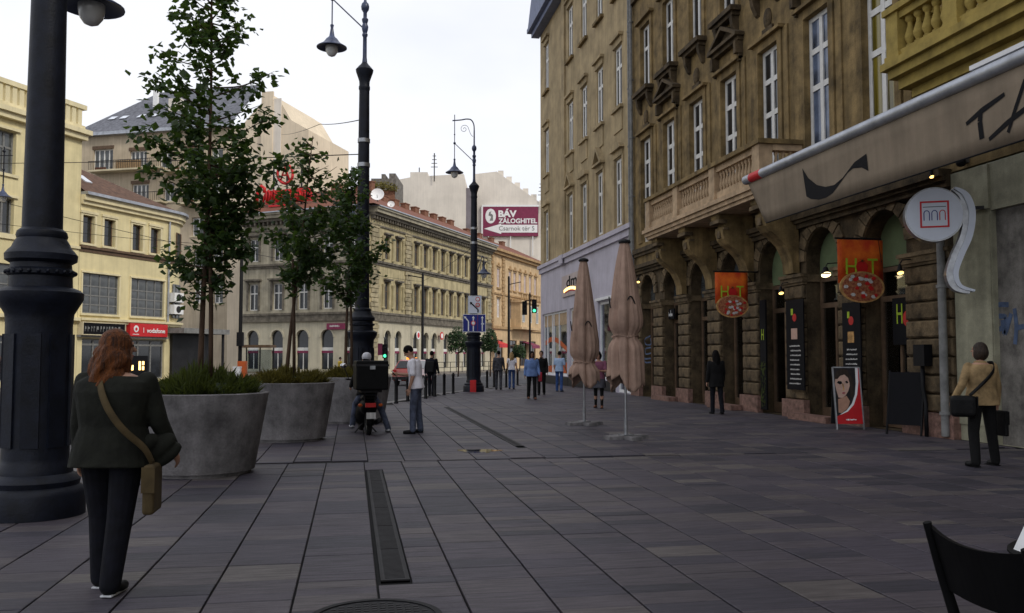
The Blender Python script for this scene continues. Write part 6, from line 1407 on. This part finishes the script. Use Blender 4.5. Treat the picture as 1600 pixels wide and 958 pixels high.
# railing along the far kerb
t = thing('kerb_railing', 'dark railing along the far pavement in front of the arched windows', 'railing', (0, 0, 0)); m = MB()
for z in (.5, 1.0): A = along(OC, 6, 3.2); B = along(OC, 24, 3.2); m.tube((*A, z), (*B, z), .03, n=6)
m.build('rail', 'iron_black', t); pm_ = MB().tube((0, 0, 0), (0, 0, 1.0), .035, n=6).mesh('post', 'iron_black')
for k in range(13): ob('post', pm_, t, (*along(OC, 6+1.5*k, 3.2), 0))
for k, (px, py, lab, mname) in enumerate(((648, 524, 'round white and red sign on the bank wall', 'white'), (685, 525, 'small red hanging sign on the bank wall', 'sign_red'))):
    s, z = PL(px, py, OC, 29.4); P = along(OC, s, .35); t = thing('wall_sign', lab, 'sign', (*P, z), RRr); ydisc(MB(), .4, -.06, 0, 24).build('disc', mname, t); ydisc(MB(), .26, -.065, -.061, 20).build('disc_centre', 'sign_red' if k == 0 else 'white', t); MB().box(-.03, 0, -.03, .03, .34, .03).build('bracket', 'steel_dark', t)
# ================================================================== red car seen from behind
p = G(634, 603, -.13)+Fv*.2
car = thing('red_car', 'red hatchback seen from behind on the road beyond the bollards', 'car', (p.x, p.y, -.13), R(-20))
side = [(-.05, .45), (.0, .82), (.1, .95), (.55, 1.44), (.8, 1.5), (1.9, 1.49), (2.65, 1.02), (3.55, .88), (3.75, .7), (3.78, .42), (3.6, .26), (.15, .26)]
m = MB(); n = len(side); W_ = .82
def hw(z): return W_ if z < .95 else W_-(z-.95)*.42
i = 0; m.v = [(-hw(z), y, z) for y, z in side]+[(hw(z), y, z) for y, z in side]
for k in range(n): m.f.append((k, (k+1) % n, n+(k+1) % n, n+k))
m.f.append(tuple(range(n))[::-1]); m.f.append(tuple(range(n, 2*n)))
body = m.build('body', 'car_red', car); bv = body.modifiers.new('b', 'BEVEL'); bv.width = .05; bv.segments = 2; bv.limit_method = 'ANGLE'
m = MB(); a = Vector((0, .13, .99)); b_ = Vector((0, .54, 1.4)); nrm = Vector((0, -.45, .41)).normalized()*.03
m.poly([Vector((-.68, a.y, a.z))+nrm, Vector((.68, a.y, a.z))+nrm, Vector((.56, b_.y, b_.z))+nrm, Vector((-.56, b_.y, b_.z))+nrm]); m.build('rear_window', 'pane', car)
for s in (-1, 1): m = MB(); m.poly([(s*(hw(1.0)+.015), .35, 1.0), (s*(hw(1.42)+.02), .72, 1.42), (s*(hw(1.42)+.02), 1.9, 1.42), (s*(hw(1.0)+.015), 2.5, 1.0)]); m.build('side_window', 'pane', car); MB().box(s*.7-.1, -.1, .72, s*.7+.1, .02, .92).build('tail_light', 'neon_red', car)
MB().box(-.27, -.09, .6, .27, -.055, .72).build('number_plate', 'white', car); MB().box(-.8, -.14, .34, .8, .03, .52).build('rear_bumper', 'shop_dark', car); MB().box(-.55, -.16, .3, -.25, -.11, .34).build('reflector', 'chrome', car); MB().box(.25, -.16, .3, .55, -.11, .34).build('reflector', 'chrome', car); MB().box(-.3, 1.0, 1.5, .3, 1.2, 1.62).build('roof_sign', 'amber_on', car)
for s in (-1, 1):
    for y in (.65, 3.0):
        wh = MB().prism([(.3*math.cos(q*.3142), .3*math.sin(q*.3142)) for q in range(20)], -.09, .09, Matrix.Rotation(R(90), 4, 'Z')).build('wheel', 'tyre', car, (s*.75, y, .3)); MB().prism([(.17*math.cos(q*.3927), .17*math.sin(q*.3927)) for q in range(16)], .085, .1, Matrix.Rotation(R(-90 if s > 0 else 90), 4, 'Z')).build('rim', 'chrome', wh)
# ================================================================== delivery moped
p = G(578, 681); mo = thing('delivery_moped', 'black delivery moped with a big square top box seen from behind', 'moped', (p.x, p.y, 0), R(6))
def whl(y, nm):
    w_ = MB(); w_.path([(0, y+.2*math.cos(q*math.pi/10), .23+.2*math.sin(q*math.pi/10)) for q in range(21)], .055, 8, False); o = w_.build('wheel', 'tyre', mo, smooth=True); MB().prism([(.15*math.cos(q*.3927), .15*math.sin(q*.3927)) for q in range(16)], -.03, .03, Matrix.Translation((0, y, .23)) @ Matrix.Rotation(R(90), 4, 'Z')).build('rim', 'steel', o)
whl(.28, 'r'); whl(1.52, 'f')
m = MB(); m.path(smoothpath([(0, .05, .5), (0, .25, .56), (0, .6, .52), (0, .85, .36), (0, 1.1, .3), (0, 1.28, .42), (0, 1.36, .7), (0, 1.3, .98)], 4), [.08, .13, .16, .17, .17, .17, .17, .17, .18, .19, .2, .2, .2, .2, .19, .19, .19, .19, .18, .18, .17, .17, .16, .15, .14, .12, .1, .08, .06][:29], 12); m.build('body', 'plastic_black', mo, smooth=True)
m = MB(); m.box(-.15, .1, .68, .15, .85, .78); o = m.build('seat', 'leather_black', mo); o.modifiers.new('b', 'BEVEL').width = .04
m = MB(); m.tube((0, 1.52, .23), (0, 1.34, .95), .035, n=8); m.path(smoothpath([(-.36, 1.14, 1.08), (-.2, 1.26, 1.06), (0, 1.32, 1.02), (.2, 1.26, 1.06), (.36, 1.14, 1.08)], 4), .018, 8); m.build('handlebar', 'steel_dark', mo, smooth=40)
m = MB(); m.path([(0, 1.52+.3*math.cos(q), .23+.3*math.sin(q)) for q in [R(k) for k in range(10, 150, 14)]], .07, 8); m.build('front_fender', 'plastic_black', mo, smooth=True); m = MB(); m.path([(0, .28+.29*math.cos(q), .23+.29*math.sin(q)) for q in [R(k) for k in range(60, 200, 14)]], .075, 8); m.build('rear_fender', 'plastic_black', mo, smooth=True)
o = MB().box(-.31, -.32, .9, .31, .27, 1.47).build('top_box', 'plastic_black', mo); bv = o.modifiers.new('b', 'BEVEL'); bv.width = .03; bv.segments = 2; MB().box(-.32, -.33, 1.36, .32, .28, 1.4).build('lid_rim', 'steel_dark', o); MB().box(-.05, -.345, 1.3, .05, -.325, 1.37).build('latch', 'steel', o)
m = MB(); m.box(-.2, -.2, .85, .2, .25, .9); m.tube((-.12, -.1, .86), (-.08, .15, .6), .018, n=6); m.tube((.12, -.1, .86), (.08, .15, .6), .018, n=6); m.build('rack', 'steel_dark', mo)
MB().box(-.1, -.1, .56, .1, -.03, .64).build('tail_light', 'neon_red', mo)
for s in (-1, 1): MB().ball((s*.2, -.04, .6), .045, .05, .035, 10, 6).build('indicator', 'orange', mo, smooth=True); mi = MB().tube((s*.3, 1.2, 1.08), (s*.4, 1.12, 1.32), .009, n=6).build('mirror_stalk', 'steel_dark', mo); MB().ball((s*.42, 1.1, 1.36), .075, .02, .05, 12, 7).build('mirror', 'chrome', mi, smooth=True)
MB().box(-.09, -.16, .34, .09, -.14, .46).build('number_plate', 'curtain', mo); MB().path([(.17, .95, .22), (.18, .5, .22), (.2, .05, .3)], [.02, .05, .05], 10).build('exhaust', 'steel_dark', mo, smooth=True); m = MB(); m.tube((-.05, .75, .2), (-.22, .7, .01), .014, n=6); m.tube((.05, .75, .2), (.22, .7, .01), .014, n=6); m.build('centre_stand', 'steel_dark', mo)
# ================================================================== people
def cap(mb, a, b_, r0, r1, n=12, fl=1.):
    a, b_ = Vector(a), Vector(b_); d = b_-a
    if d.length < 1e-5: return
    u = d.normalized(); pts, rs = [], []
    for k in range(4): t = math.pi/2*k/4; pts.append(a-u*r0*math.cos(t)); rs.append(max(.001, r0*math.sin(t)))
    pts += [a, b_]; rs += [r0, r1]
    for k in range(1, 5): t = math.pi/2*k/4; pts.append(b_+u*r1*math.sin(t)); rs.append(max(.001, r1*math.cos(t)))
    mb.path(pts, rs, n)
def loft(mb, rings, n=22, sq=2.5):
    "rings: (centre, axis_x, axis_y, rx, ry)"
    I = []
    for c, ax, ay, rx, ry in rings:
        i = len(mb.v); I.append(i)
        for q in range(n):
            t = 2*math.pi*q/n; cx_, sy_ = math.cos(t), math.sin(t); cx_ = math.copysign(abs(cx_)**(2/sq), cx_); sy_ = math.copysign(abs(sy_)**(2/sq), sy_)
            mb.v.append(tuple(c+ax*rx*cx_+ay*ry*sy_))
    for k in range(len(I)-1):
        for q in range(n): mb.f.append((I[k]+q, I[k]+(q+1) % n, I[k+1]+(q+1) % n, I[k+1]+q))
    mb.f.append(tuple(I[0]+q for q in reversed(range(n)))); mb.f.append(tuple(I[-1]+q for q in range(n)))
def finish(o, vox, sm=2):
    r = o.modifiers.new('remesh', 'REMESH'); r.mode = 'VOXEL'; r.voxel_size = vox; r.use_smooth_shade = True
    if sm: s = o.modifiers.new('smooth', 'SMOOTH'); s.factor = .5; s.iterations = sm
    return o
def person(label, pos, az, H=1.72, g=1., lean=3., legs=((0, 0, .03), (0, 0, .03)), arms=((5, 8, 12, 0), (5, 8, 12, 0)), head=(0, 0), top='black_cloth', topt='jacket', sleeve=1., hem=-.16, bottom='denim', bott='trousers', shoes='leather_black', hair='short', hairm='hair_black', skin='skin', vox=.011, group='people in the square', pz=None, sole=None, curl=.6, twist=0.):
    k = H/1.75; t = thing('person', label, 'person', (pos.x, pos.y, 0), R(-az), group); V = Vector
    T = math.sin(R(lean)); up = V((0, T, math.cos(R(lean)))); fx = V((math.cos(R(twist)), math.sin(R(twist)), 0)); fy = up.cross(V((-1, 0, 0))).normalized(); fy = V((0, math.cos(R(lean)), -T))
    L1, L2 = .435, .42; J = {}
    pel = V((0, 0, .94)); low = 9
    for i, s in enumerate((-1, 1)):
        a, b_, sp = legs[i]; hip = pel+V((s*.095*g**.5, 0, -.03)); kn = hip+V((s*sp, math.sin(R(a)), -math.cos(R(a)))).normalized()*L1; an = kn+V((s*sp*.6, math.sin(R(a-b_)), -math.cos(R(a-b_)))).normalized()*L2
        J['h%d' % i], J['k%d' % i], J['a%d' % i] = hip, kn, an; low = min(low, an.z)
    dz = (.085-low) if pz is None else (pz/k-pel.z)
    for n_ in J: J[n_] = J[n_]+V((0, 0, dz))
    pel = pel+V((0, 0, dz)); nb = pel+up*.53
    fxs = fx
    for i, s in enumerate((-1, 1)):
        sw, ab, eb, fi = arms[i]; sh = pel+up*.475+fxs*(s*.185*g**.6); d1 = fxs*(s*math.sin(R(ab)))+V((0, 1, 0))*math.sin(R(sw))*math.cos(R(ab))+V((0, 0, -1))*math.cos(R(sw))*math.cos(R(ab)); el = sh+d1.normalized()*.30
        d2 = fxs*(s*math.sin(R(ab*.6-fi)))+V((0, 1, 0))*math.sin(R(sw+eb))*math.cos(R(fi))+V((0, 0, -1))*math.cos(R(sw+eb))*math.cos(R(fi)); d2.normalize(); wr_ = el+d2*.25
        J['s%d' % i], J['e%d' % i], J['w%d' % i], J['d%d' % i] = sh, el, wr_, d2
    hy, hp = head; hm = Matrix.Rotation(R(-hy), 3, 'Z') @ Matrix.Rotation(R(hp), 3, 'X'); hc = nb+up*.055+V((0, .015, .0))+hm @ V((0, .01, .125))
    S_ = lambda v: v*k
    def TR(rngs, inf, wide=1.):
        out = []
        for f, rx, ry in rngs: out.append((S_(pel+up*(.53*f)), (fx*min(1, max(0, f))+V((1, 0, 0))*(1-min(1, max(0, f)))).normalized(), fy, (rx*g*wide+inf)*k, (ry*g*wide+inf)*k))
        return out
    base = [(-.17, .10, .085), (-.05, .165, .12), (.08, .168, .12), (.3, .143, .105), (.55, .16, .115), (.75, .178, .118), (.88, .172, .1), (.96, .12, .085), (1.02, .06, .06)]
    # body
    m = MB(); loft(m, TR(base, 0)); cap(m, S_(nb-up*.03), S_(hc-V((0, 0, .06))), .056*k, .05*k)
    m.ball(S_(hc), .075*k, .096*k, .115*k, 18, 12, hm); m.ball(S_(hc+hm @ V((0, .03, -.065))), .056*k, .062*k, .06*k, 14, 9, hm)
    cap(m, S_(hc+hm @ V((0, .095, .01))), S_(hc+hm @ V((0, .112, -.022))), .008*k, .014*k, 8); m.ball(S_(hc+hm @ V((0, .08, -.062))), .024*k, .016*k, .011*k, 8, 6, hm); m.ball(S_(hc+hm @ V((0, .09, .03))), .05*k, .012*k, .01*k, 8, 6, hm)
    for s in (-1, 1): m.ball(S_(hc+hm @ V((s*.077, -.005, -.01))), .012*k, .02*k, .03*k, 8, 6, hm)
    for i, s in enumerate((-1, 1)):
        cap(m, S_(J['s%d' % i]), S_(J['e%d' % i]), .052*k*g**.5, .04*k*g**.5); cap(m, S_(J['e%d' % i]), S_(J['w%d' % i]), .041*k*g**.5, .027*k)
        w_, d = J['w%d' % i], J['d%d' % i]; side = d.cross(V((0, 0, 1)) if abs(d.z) < .8 else V((0, 1, 0))).normalized()
        pn = V((-s, 0, 0))-d*V((-s, 0, 0)).dot(d); pn = pn.normalized() if pn.length > .1 else side; fw = pn.cross(d).normalized()   # pn: palm normal (inward), fw: towards the thumb
        if fw.y < 0: fw = -fw
        pc_ = w_+d*.05
        Mh = Matrix((fw, pn, d)).transposed(); m.ball(S_(pc_), .04*k, .017*k, .055*k, 12, 8, Mh)
        for q, ln in enumerate((.07, .08, .075, .058)):
            b0 = w_+d*.085+fw*(.027-.018*q); d1 = (d+pn*curl*.55).normalized(); d2 = (d+pn*curl*1.7).normalized(); mid = b0+d1*ln*.5; cap(m, S_(b0), S_(mid), .0095*k, .0088*k, 8); cap(m, S_(mid), S_(mid+d2*ln*.5), .0088*k, .007*k, 8)
        tb = w_+d*.03+fw*.03; td = (d*.7+fw*.7+pn*.35).normalized(); cap(m, S_(tb), S_(tb+td*.035), .012*k, .0105*k, 8); cap(m, S_(tb+td*.035), S_(tb+td*.035+(td+d*.5).normalized()*.03), .0105*k, .008*k, 8)
        cap(m, S_(J['h%d' % i]), S_(J['k%d' % i]), .08*k*g**.5, .055*k*g**.5); cap(m, S_(J['k%d' % i]), S_(J['k%d' % i].lerp(J['a%d' % i], .35)), .052*k, .054*k*g**.4); cap(m, S_(J['k%d' % i].lerp(J['a%d' % i], .35)), S_(J['a%d' % i]), .054*k*g**.4, .036*k)
        cap(m, S_(J['a%d' % i]+V((0, -.02, -.045))), S_(J['a%d' % i]+V((s*.02, .14, -.055))), .032*k, .026*k)
    body = finish(m.build('body', skin, t), vox*.8 if vox > .009 else vox, 1)
    # face
    m = MB()
    for s in (-1, 1): m.ball(S_(hc+hm @ V((s*.03, .088, .012))), .012*k, .008*k, .007*k, 8, 6, hm)
    m.build('eyes', 'ink', t, smooth=True); MB().ball(S_(hc+hm @ V((0, .092, -.06))), .022*k, .007*k, .006*k, 8, 5, hm).build('mouth', 'lips', t, smooth=True)
    # trousers or skirt
    m = MB(); inf = .014; loft(m, TR([(-.2, .1, .09), (-.08, .168, .125), (.06, .17, .122), (.2, .152, .112)], inf))
    if bott == 'trousers':
        for i in (0, 1):
            cap(m, S_(J['h%d' % i]), S_(J['k%d' % i]), (.086*g**.8+inf*.4)*k, (.063*g**.8+inf*.4)*k, 14); cap(m, S_(J['k%d' % i]), S_(J['a%d' % i]+V((0, -.01, -.015))), (.064*g**.8+inf*.3)*k, .06*g**.5*k, 14)
        finish(m.build('trousers', bottom, t), vox)
    else:
        loft(m, TR([(-.62, .2, .17), (-.3, .185, .15), (0, .17, .125)], .02)); finish(m.build('skirt', bottom, t), vox); m = MB()
        for i in (0, 1): cap(m, S_(J['h%d' % i]), S_(J['k%d' % i]), .084*k, .06*k); cap(m, S_(J['k%d' % i]), S_(J['a%d' % i]), .06*k, .042*k)
        finish(m.build('leggings', 'black_cloth', t), vox)
    # top
    inf = .03 if topt == 'jacket' else .018; m = MB(); b2 = [r for r in base if r[0] >= .0 and r[0] < .99]
    hw_ = .178 if topt == 'jacket' else .17
    loft(m, TR([(hem, hw_+.008, .135), (hem+.08, hw_+.004, .13)]+b2, inf))
    for i in (0, 1):
        sh, el, wr_ = J['s%d' % i], J['e%d' % i], J['w%d' % i]; q = (.062 if topt == 'jacket' else .06)*g**.5
        if sleeve >= 1: cap(m, S_(sh), S_(el), q*k, (q-.008)*k, 14); cap(m, S_(el), S_(wr_+J['d%d' % i]*-.015), (q-.008)*k, (q-.02)*k, 14)
        else: cap(m, S_(sh), S_(sh.lerp(el, sleeve)), q*k, (q+.002)*k, 14)
    if topt == 'jacket': loft(m, [(S_(nb-up*.03), fx, fy, .085*k, .082*k), (S_(nb+up*.03), fx, fy, .078*k, .076*k)])
    finish(m.build('jacket' if topt == 'jacket' else 'shirt', top, t), vox)
    # shoes
    for i, s in enumerate((-1, 1)):
        a = J['a%d' % i]; m = MB(); cap(m, S_(a+V((0, -.03, -.04))), S_(a+V((s*.02, .15, -.052))), .044*k, .034*k, 14); cap(m, S_(a+V((0, -.02, .01))), S_(a+V((0, .03, -.04))), .042*k, .04*k, 12); m.ball(S_(a+V((s*.015, .1, -.055))), .045*k, .09*k, .03*k, 14, 8)
        sh_ = finish(m.build('shoe', shoes, t), vox*.9, 1)
        q = MB(); q.box(-.042*k, -.068*k, -.085*k, .042*k, .178*k, -.07*k); so2 = q.build('sole', sole or 'plastic_black', sh_, S_(a)); bv_ = so2.modifiers.new('b', 'BEVEL'); bv_.width = .03*k; bv_.segments = 3; bv_.affect = 'EDGES'
    # hair
    m = MB(); r_ = random.Random(len(label)); hb = lambda x, y, z, a, b_, c: m.ball(S_(hc+hm @ V((x, y, z))), a*k, b_*k, c*k, 14, 9, hm)
    hb(0, -.012, .022, .086, .104, .108)
    if hair in ('bob', 'long', 'wavy'):
        hb(0, -.032, -.03, .1, .1, .118); hb(.06, -.005, -.04, .035, .065, .1); hb(-.06, -.005, -.04, .035, .065, .1)
    if hair == 'wavy': hb(0, -.02, .03, .1, .115, .115); hb(0, -.05, -.1, .115, .09, .13); hb(.05, -.01, -.1, .06, .08, .12); hb(-.06, -.02, -.1, .06, .08, .12)
    if hair in ('long', 'wavy'):
        ln = .30 if hair == 'long' else .27
        for q in range(16 if hair == 'long' else 34):
            a = math.pi*(1.0+r_.uniform(0, 1.0)); x0 = .07*math.cos(a); y0 = -.02+.075*math.sin(a); p0 = hc+hm @ V((x0, y0, r_.uniform(-.02, .05))); wv = .045 if hair == 'wavy' else .01; pts_ = [p0]
            for j in range(1, 5): pts_.append(p0+V((x0*.35*j/4+wv*math.sin(j*1.7+q), (y0)*.45*j/4+wv*.6*math.cos(j*1.5+q)-.01*j, -ln*r_.uniform(.85, 1.05)*j/4)))
            m.path([S_(v) for v in smoothpath(pts_, 3)], [.02*k+.012*k*math.sin(j/12*3.1) for j in range(13)], 7)
    finish(m.build('hair', hairm, t), .008 if vox < .011 else .011, 1)
    return t, J, k, hc*k
def wpt(t, p): return Matrix.Rotation(t.rotation_euler[2], 4, 'Z') @ p + t.location
def bag(name, label, t, c, dims, rz, mname, strap=None, sm='leather_black', w=.018, cat='bag', flat=False):
    P = wpt(t, Vector(c)); o = thing(name, label, cat, (P.x, P.y, P.z), t.rotation_euler[2]+R(rz))
    m = MB().box(-dims[0]/2, -dims[1]/2, -dims[2], dims[0]/2, dims[1]/2, 0); b_ = m.build('bag_body', mname, o); bv_ = b_.modifiers.new('b', 'BEVEL'); bv_.width = min(dims)*.3; bv_.segments = 3
    MB().box(-dims[0]/2-.004, -dims[1]/2-.006, -dims[2]*.55, dims[0]/2+.004, -dims[1]/2+.004, -.01).build('flap', mname, b_)
    if strap:
        Mi = (Matrix.Translation(o.location) @ Matrix.Rotation(o.rotation_euler[2], 4, 'Z')).inverted(); pts_ = smoothpath([Mi @ wpt(t, Vector(p)) for p in strap], 5); m = MB(); n_ = len(pts_)
        L_ = []; last = None
        for i in range(n_):
            d = (pts_[min(i+1, n_-1)]-pts_[max(i-1, 0)]).normalized(); cen = Mi @ wpt(t, Vector((0, 0, pts_[i].z+o.location.z)))
            rad = (pts_[i]-cen); rad.z = 0; rad = rad.normalized() if rad.length > .02 else Vector((0, -1, 0)); out_ = d.cross(rad); out_ = out_.normalized() if out_.length > .05 else (last or Vector((1, 0, 0)))
            if last and out_.dot(last) < 0: out_ = -out_
            last = out_; L_.append((pts_[i]-out_*w, pts_[i]+out_*w))
        m.grid([[p_[0] for p_ in L_], [p_[1] for p_ in L_]])
        s_ = m.build('strap', sm, o, smooth=True); s_.modifiers.new('s', 'SOLIDIFY').thickness = .008
    return o
# 1 woman walking away on the left
t1, J, k, hc = person('auburn haired woman in a dark jacket walking away past the lamp post', G(157, 930)+Fv*.12, 12, 1.68, 1.36, 4, ((10, 8, -.02), (-9, 4, -.03)), ((4, 8, 8, 0), (10, 13, 22, -4)), (48, 4), 'olive_cloth', 'jacket', 1, -.22, 'navy_denim', 'trousers', 'leather_black', 'wavy', 'hair_auburn', 'skin', .0085, sole='shoe_white', curl=.7)
bag('shoulder_bag', 'tan flat shoulder bag hanging at the walking woman\'s right hip', t1, (.29, -.03, .84), (.075, .27, .32), 12, 'canvas_tan', [(-.06, -.02, 1.44), (-.02, -.14, 1.36), (.06, -.205, 1.22), (.16, -.2, 1.08), (.26, -.11, .95), (.29, -.04, .84)], 'canvas_tan', .022)
p = wpt(t1, Vector((.27, .05, .93))); t = thing('rolled_jacket', 'rolled dark jacket tucked under the walking woman\'s right arm', 'jacket', (p.x, p.y, p.z), t1.rotation_euler[2]); m = MB(); Mr = Matrix.Rotation(R(-38), 3, 'Y') @ Matrix.Rotation(R(20), 3, 'Z'); m.ball((.0, .0, .0), .15, .05, .075, 16, 10, Mr); m.ball((.05, .03, -.05), .13, .04, .06, 14, 9, Mr); m.ball((-.05, -.04, .03), .1, .06, .06, 12, 8, Mr); finish(m.build('cloth', 'olive_cloth', t), .01)
# 2 person in tan jacket on the right
t2, J, k, hc = person('person in a tan jacket standing at the right with a black shoulder bag', G(1540, 729)+Fv*.05, 0, 1.71, 1.16, 1, ((-4, 6, .16), (5, 6, .16)), ((-6, 26, 40, 8), (2, 14, 12, 0)), (-28, 6), 'tan_cloth', 'jacket', 1, -.16, 'black_cloth', 'trousers', 'leather_black', 'bob', 'hair_brown', 'skin', .0095)
bag('shoulder_bag', 'black shoulder bag at the left hip of the person in tan', t2, (-.34, -.06, 1.0), (.2, .34, .3), 60, 'leather_black', [(-.28, -.12, 1.0), (-.1, -.17, 1.18), (.06, -.165, 1.34), (.13, -.08, 1.455), (.12, .02, 1.46)], 'leather_black', .022)
bag('hand_bag', 'slim dark bag hanging from the right hand of the person in tan', t2, (.31, .02, .78), (.06, .26, .36), 0, 'leather_black')
# 3 man in white t-shirt
t3, J, k, hc = person('man in a white t-shirt and jeans looking down beside the moped', G(650, 677), -78, 1.76, 1.08, 6, ((6, 4, .02), (-3, 3, .02)), ((-2, 9, 16, 0), (20, 8, 75, 25)), (-8, -38), 'white_cloth', 'shirt', .82, -.14, 'denim', 'trousers', 'leather_black', 'short', 'hair_black', 'skin', .011)
p = wpt(t3, J['w1']*k+J['d1']*.09*k); ph = thing('phone', 'dark phone in the hand of the man in white', 'phone', (p.x, p.y, p.z), t3.rotation_euler[2]); o = MB().box(-.035, -.006, -.05, .035, .006, .08).build('phone_body', 'plastic_black', ph); o.rotation_euler = (R(-40), 0, 0); MB().box(-.03, -.0075, -.042, .03, -.0062, .072).build('screen', 'pane', o)
MB().box(-.03, -.004, -.012, .05, .0, .012).build('chest_print', 'ink', t3, (-.05, .158, 1.3))
# 4 rider on the moped
sp = wpt(mo, Vector((0, .55, 0))); t4, J, k, hc = person('moped rider in jeans and a pale cap sitting behind the top box', Vector((sp.x, sp.y, 0)), -6, 1.72, 1.0, 10, ((62, 55, .22), (36, 40, .62)), ((42, 14, 20, 4), (42, 14, 20, 4)), (10, -12), 'black_cloth', 'jacket', 1, -.06, 'denim', 'trousers', 'shoe_white', 'short', 'hair_black', 'skin', .011, pz=.80)
m = MB(); m.ball((0, 0, 0), .098, .115, .1, 16, 10); m.ball((0, .1, -.02), .075, .07, .015, 12, 6); cpo = finish(m.build('cap', 'helmet', t4, hc+Vector((0, -.004, .055))), .009, 1)
# 5.. pedestrians farther away
person('man in a dark plaid shirt walking away beyond the signed lamp post', G(779, 609), 14, 1.78, 1.05, 3, ((12, 8, .02), (-10, 6, .02)), ((-8, 8, 12, 0), (10, 8, 14, 0)), (0, 0), 'grey_cloth', 'shirt', 1, -.18, 'grey_cloth', 'trousers', 'leather_black', 'short', 'hair_black', 'skin', .014)
t6, J, k, hc = person('blond woman in a white top and blue jeans walking away', G(799.5, 608), 12, 1.72, .92, 3, ((-9, 8, .0), (10, 6, .0)), ((6, 8, 12, 0), (-8, 10, 14, 0)), (0, 0), 'white_cloth', 'shirt', .5, -.08, 'denim_blue', 'trousers', 'leather_black', 'long', 'hair_blond', 'skin', .014)
bag('shoulder_bag', 'tan bag at the hip of the blond woman', t6, (-.24, 0, .98), (.08, .26, .24), 0, 'canvas_tan', [(-.22, 0, 1.0), (-.17, -.1, 1.25), (-.12, -.02, 1.45)], 'canvas_tan')
t7, J, k, hc = person('dark haired person in a blue jacket and black trousers walking towards the camera', G(831, 624), 182, 1.7, 1.1, 2, ((9, 5, .0), (-8, 8, .0)), ((8, 9, 16, 0), (-6, 9, 14, 0)), (0, 0), 'blue_cloth', 'jacket', 1, -.2, 'black_cloth', 'trousers', 'ceramic_brown', 'bob', 'hair_black', 'skin_brown', .013)
bag('shoulder_bag', 'red bag carried beside the person in blue', t7, (-.3, .04, .98), (.1, .28, .34), 0, 'red_cloth', [(-.27, .0, 1.0), (-.22, .02, 1.25), (-.15, .02, 1.45)], 'red_cloth')
person('person in black walking just behind the one in blue', G(846, 617), 196, 1.74, 1.05, 2, ((-6, 8, .0), (8, 5, .0)), ((6, 8, 16, 0), (-6, 8, 12, 0)), (6, 0), 'black_cloth', 'jacket', 1, -.15, 'black_cloth', 'trousers', 'leather_black', 'short', 'hair_brown', 'skin', .013)
person('man in a pale blue t-shirt and jeans facing the shop window', G(874, 612), 35, 1.74, 1.02, 2, ((5, 4, .05), (-4, 4, .05)), ((2, 10, 30, 0), (4, 10, 28, 0)), (-20, 0), 'sky_cloth', 'shirt', .75, -.14, 'denim_blue', 'trousers', 'denim', 'short', 'hair_black', 'skin', .013)
person('woman in a pink top and black leggings between the two parasols', G(936, 638), 205, 1.66, 1.05, 1, ((4, 4, .0), (-6, 6, .04)), ((18, 8, 78, 38), (18, 8, 80, 38)), (10, -6), 'pink_cloth', 'shirt', .7, -.1, 'grey_cloth', 'skirt', 'ceramic_brown', 'bob', 'hair_black', 'skin', .013)
t12, J, k, hc = person('long haired woman in black walking away along the arcade', G(1120, 647), 4, 1.68, 1.02, 2, ((8, 6, .0), (-9, 6, .0)), ((-6, 10, 14, 0), (8, 9, 16, 0)), (-6, 0), 'black_cloth', 'jacket', 1, -.4, 'navy_denim', 'trousers', 'leather_black', 'long', 'hair_black', 'skin', .013)
person('person in a yellow top on the far side of the road behind the planters', AT(531, 557, 62).xy.to_3d(), 60, 1.6, 1.0, 2, ((9, 6, .0), (-8, 6, .0)), ((6, 8, 12, 0), (-6, 8, 12, 0)), (0, 0), 'yellow_cloth', 'shirt', .7, -.14, 'denim', 'trousers', 'leather_black', 'short', 'hair_black', 'skin', .016).__getitem__(0).location.z = -.13
t14, J, k, hc = person('person in dark clothes with a black backpack partly behind the man in white', G(674, 619), 20, 1.72, 1.0, 2, ((8, 6, .0), (-9, 6, .0)), ((-6, 10, 14, 0), (8, 9, 16, 0)), (0, 0), 'navy_denim', 'jacket', 1, -.16, 'navy_denim', 'trousers', 'leather_black', 'short', 'hair_black', 'skin', .014)
bag('backpack', 'black backpack on the person behind the man in white', t14, (.0, -.2, 1.36), (.3, .14, .44), 0, 'leather_black', cat='backpack')
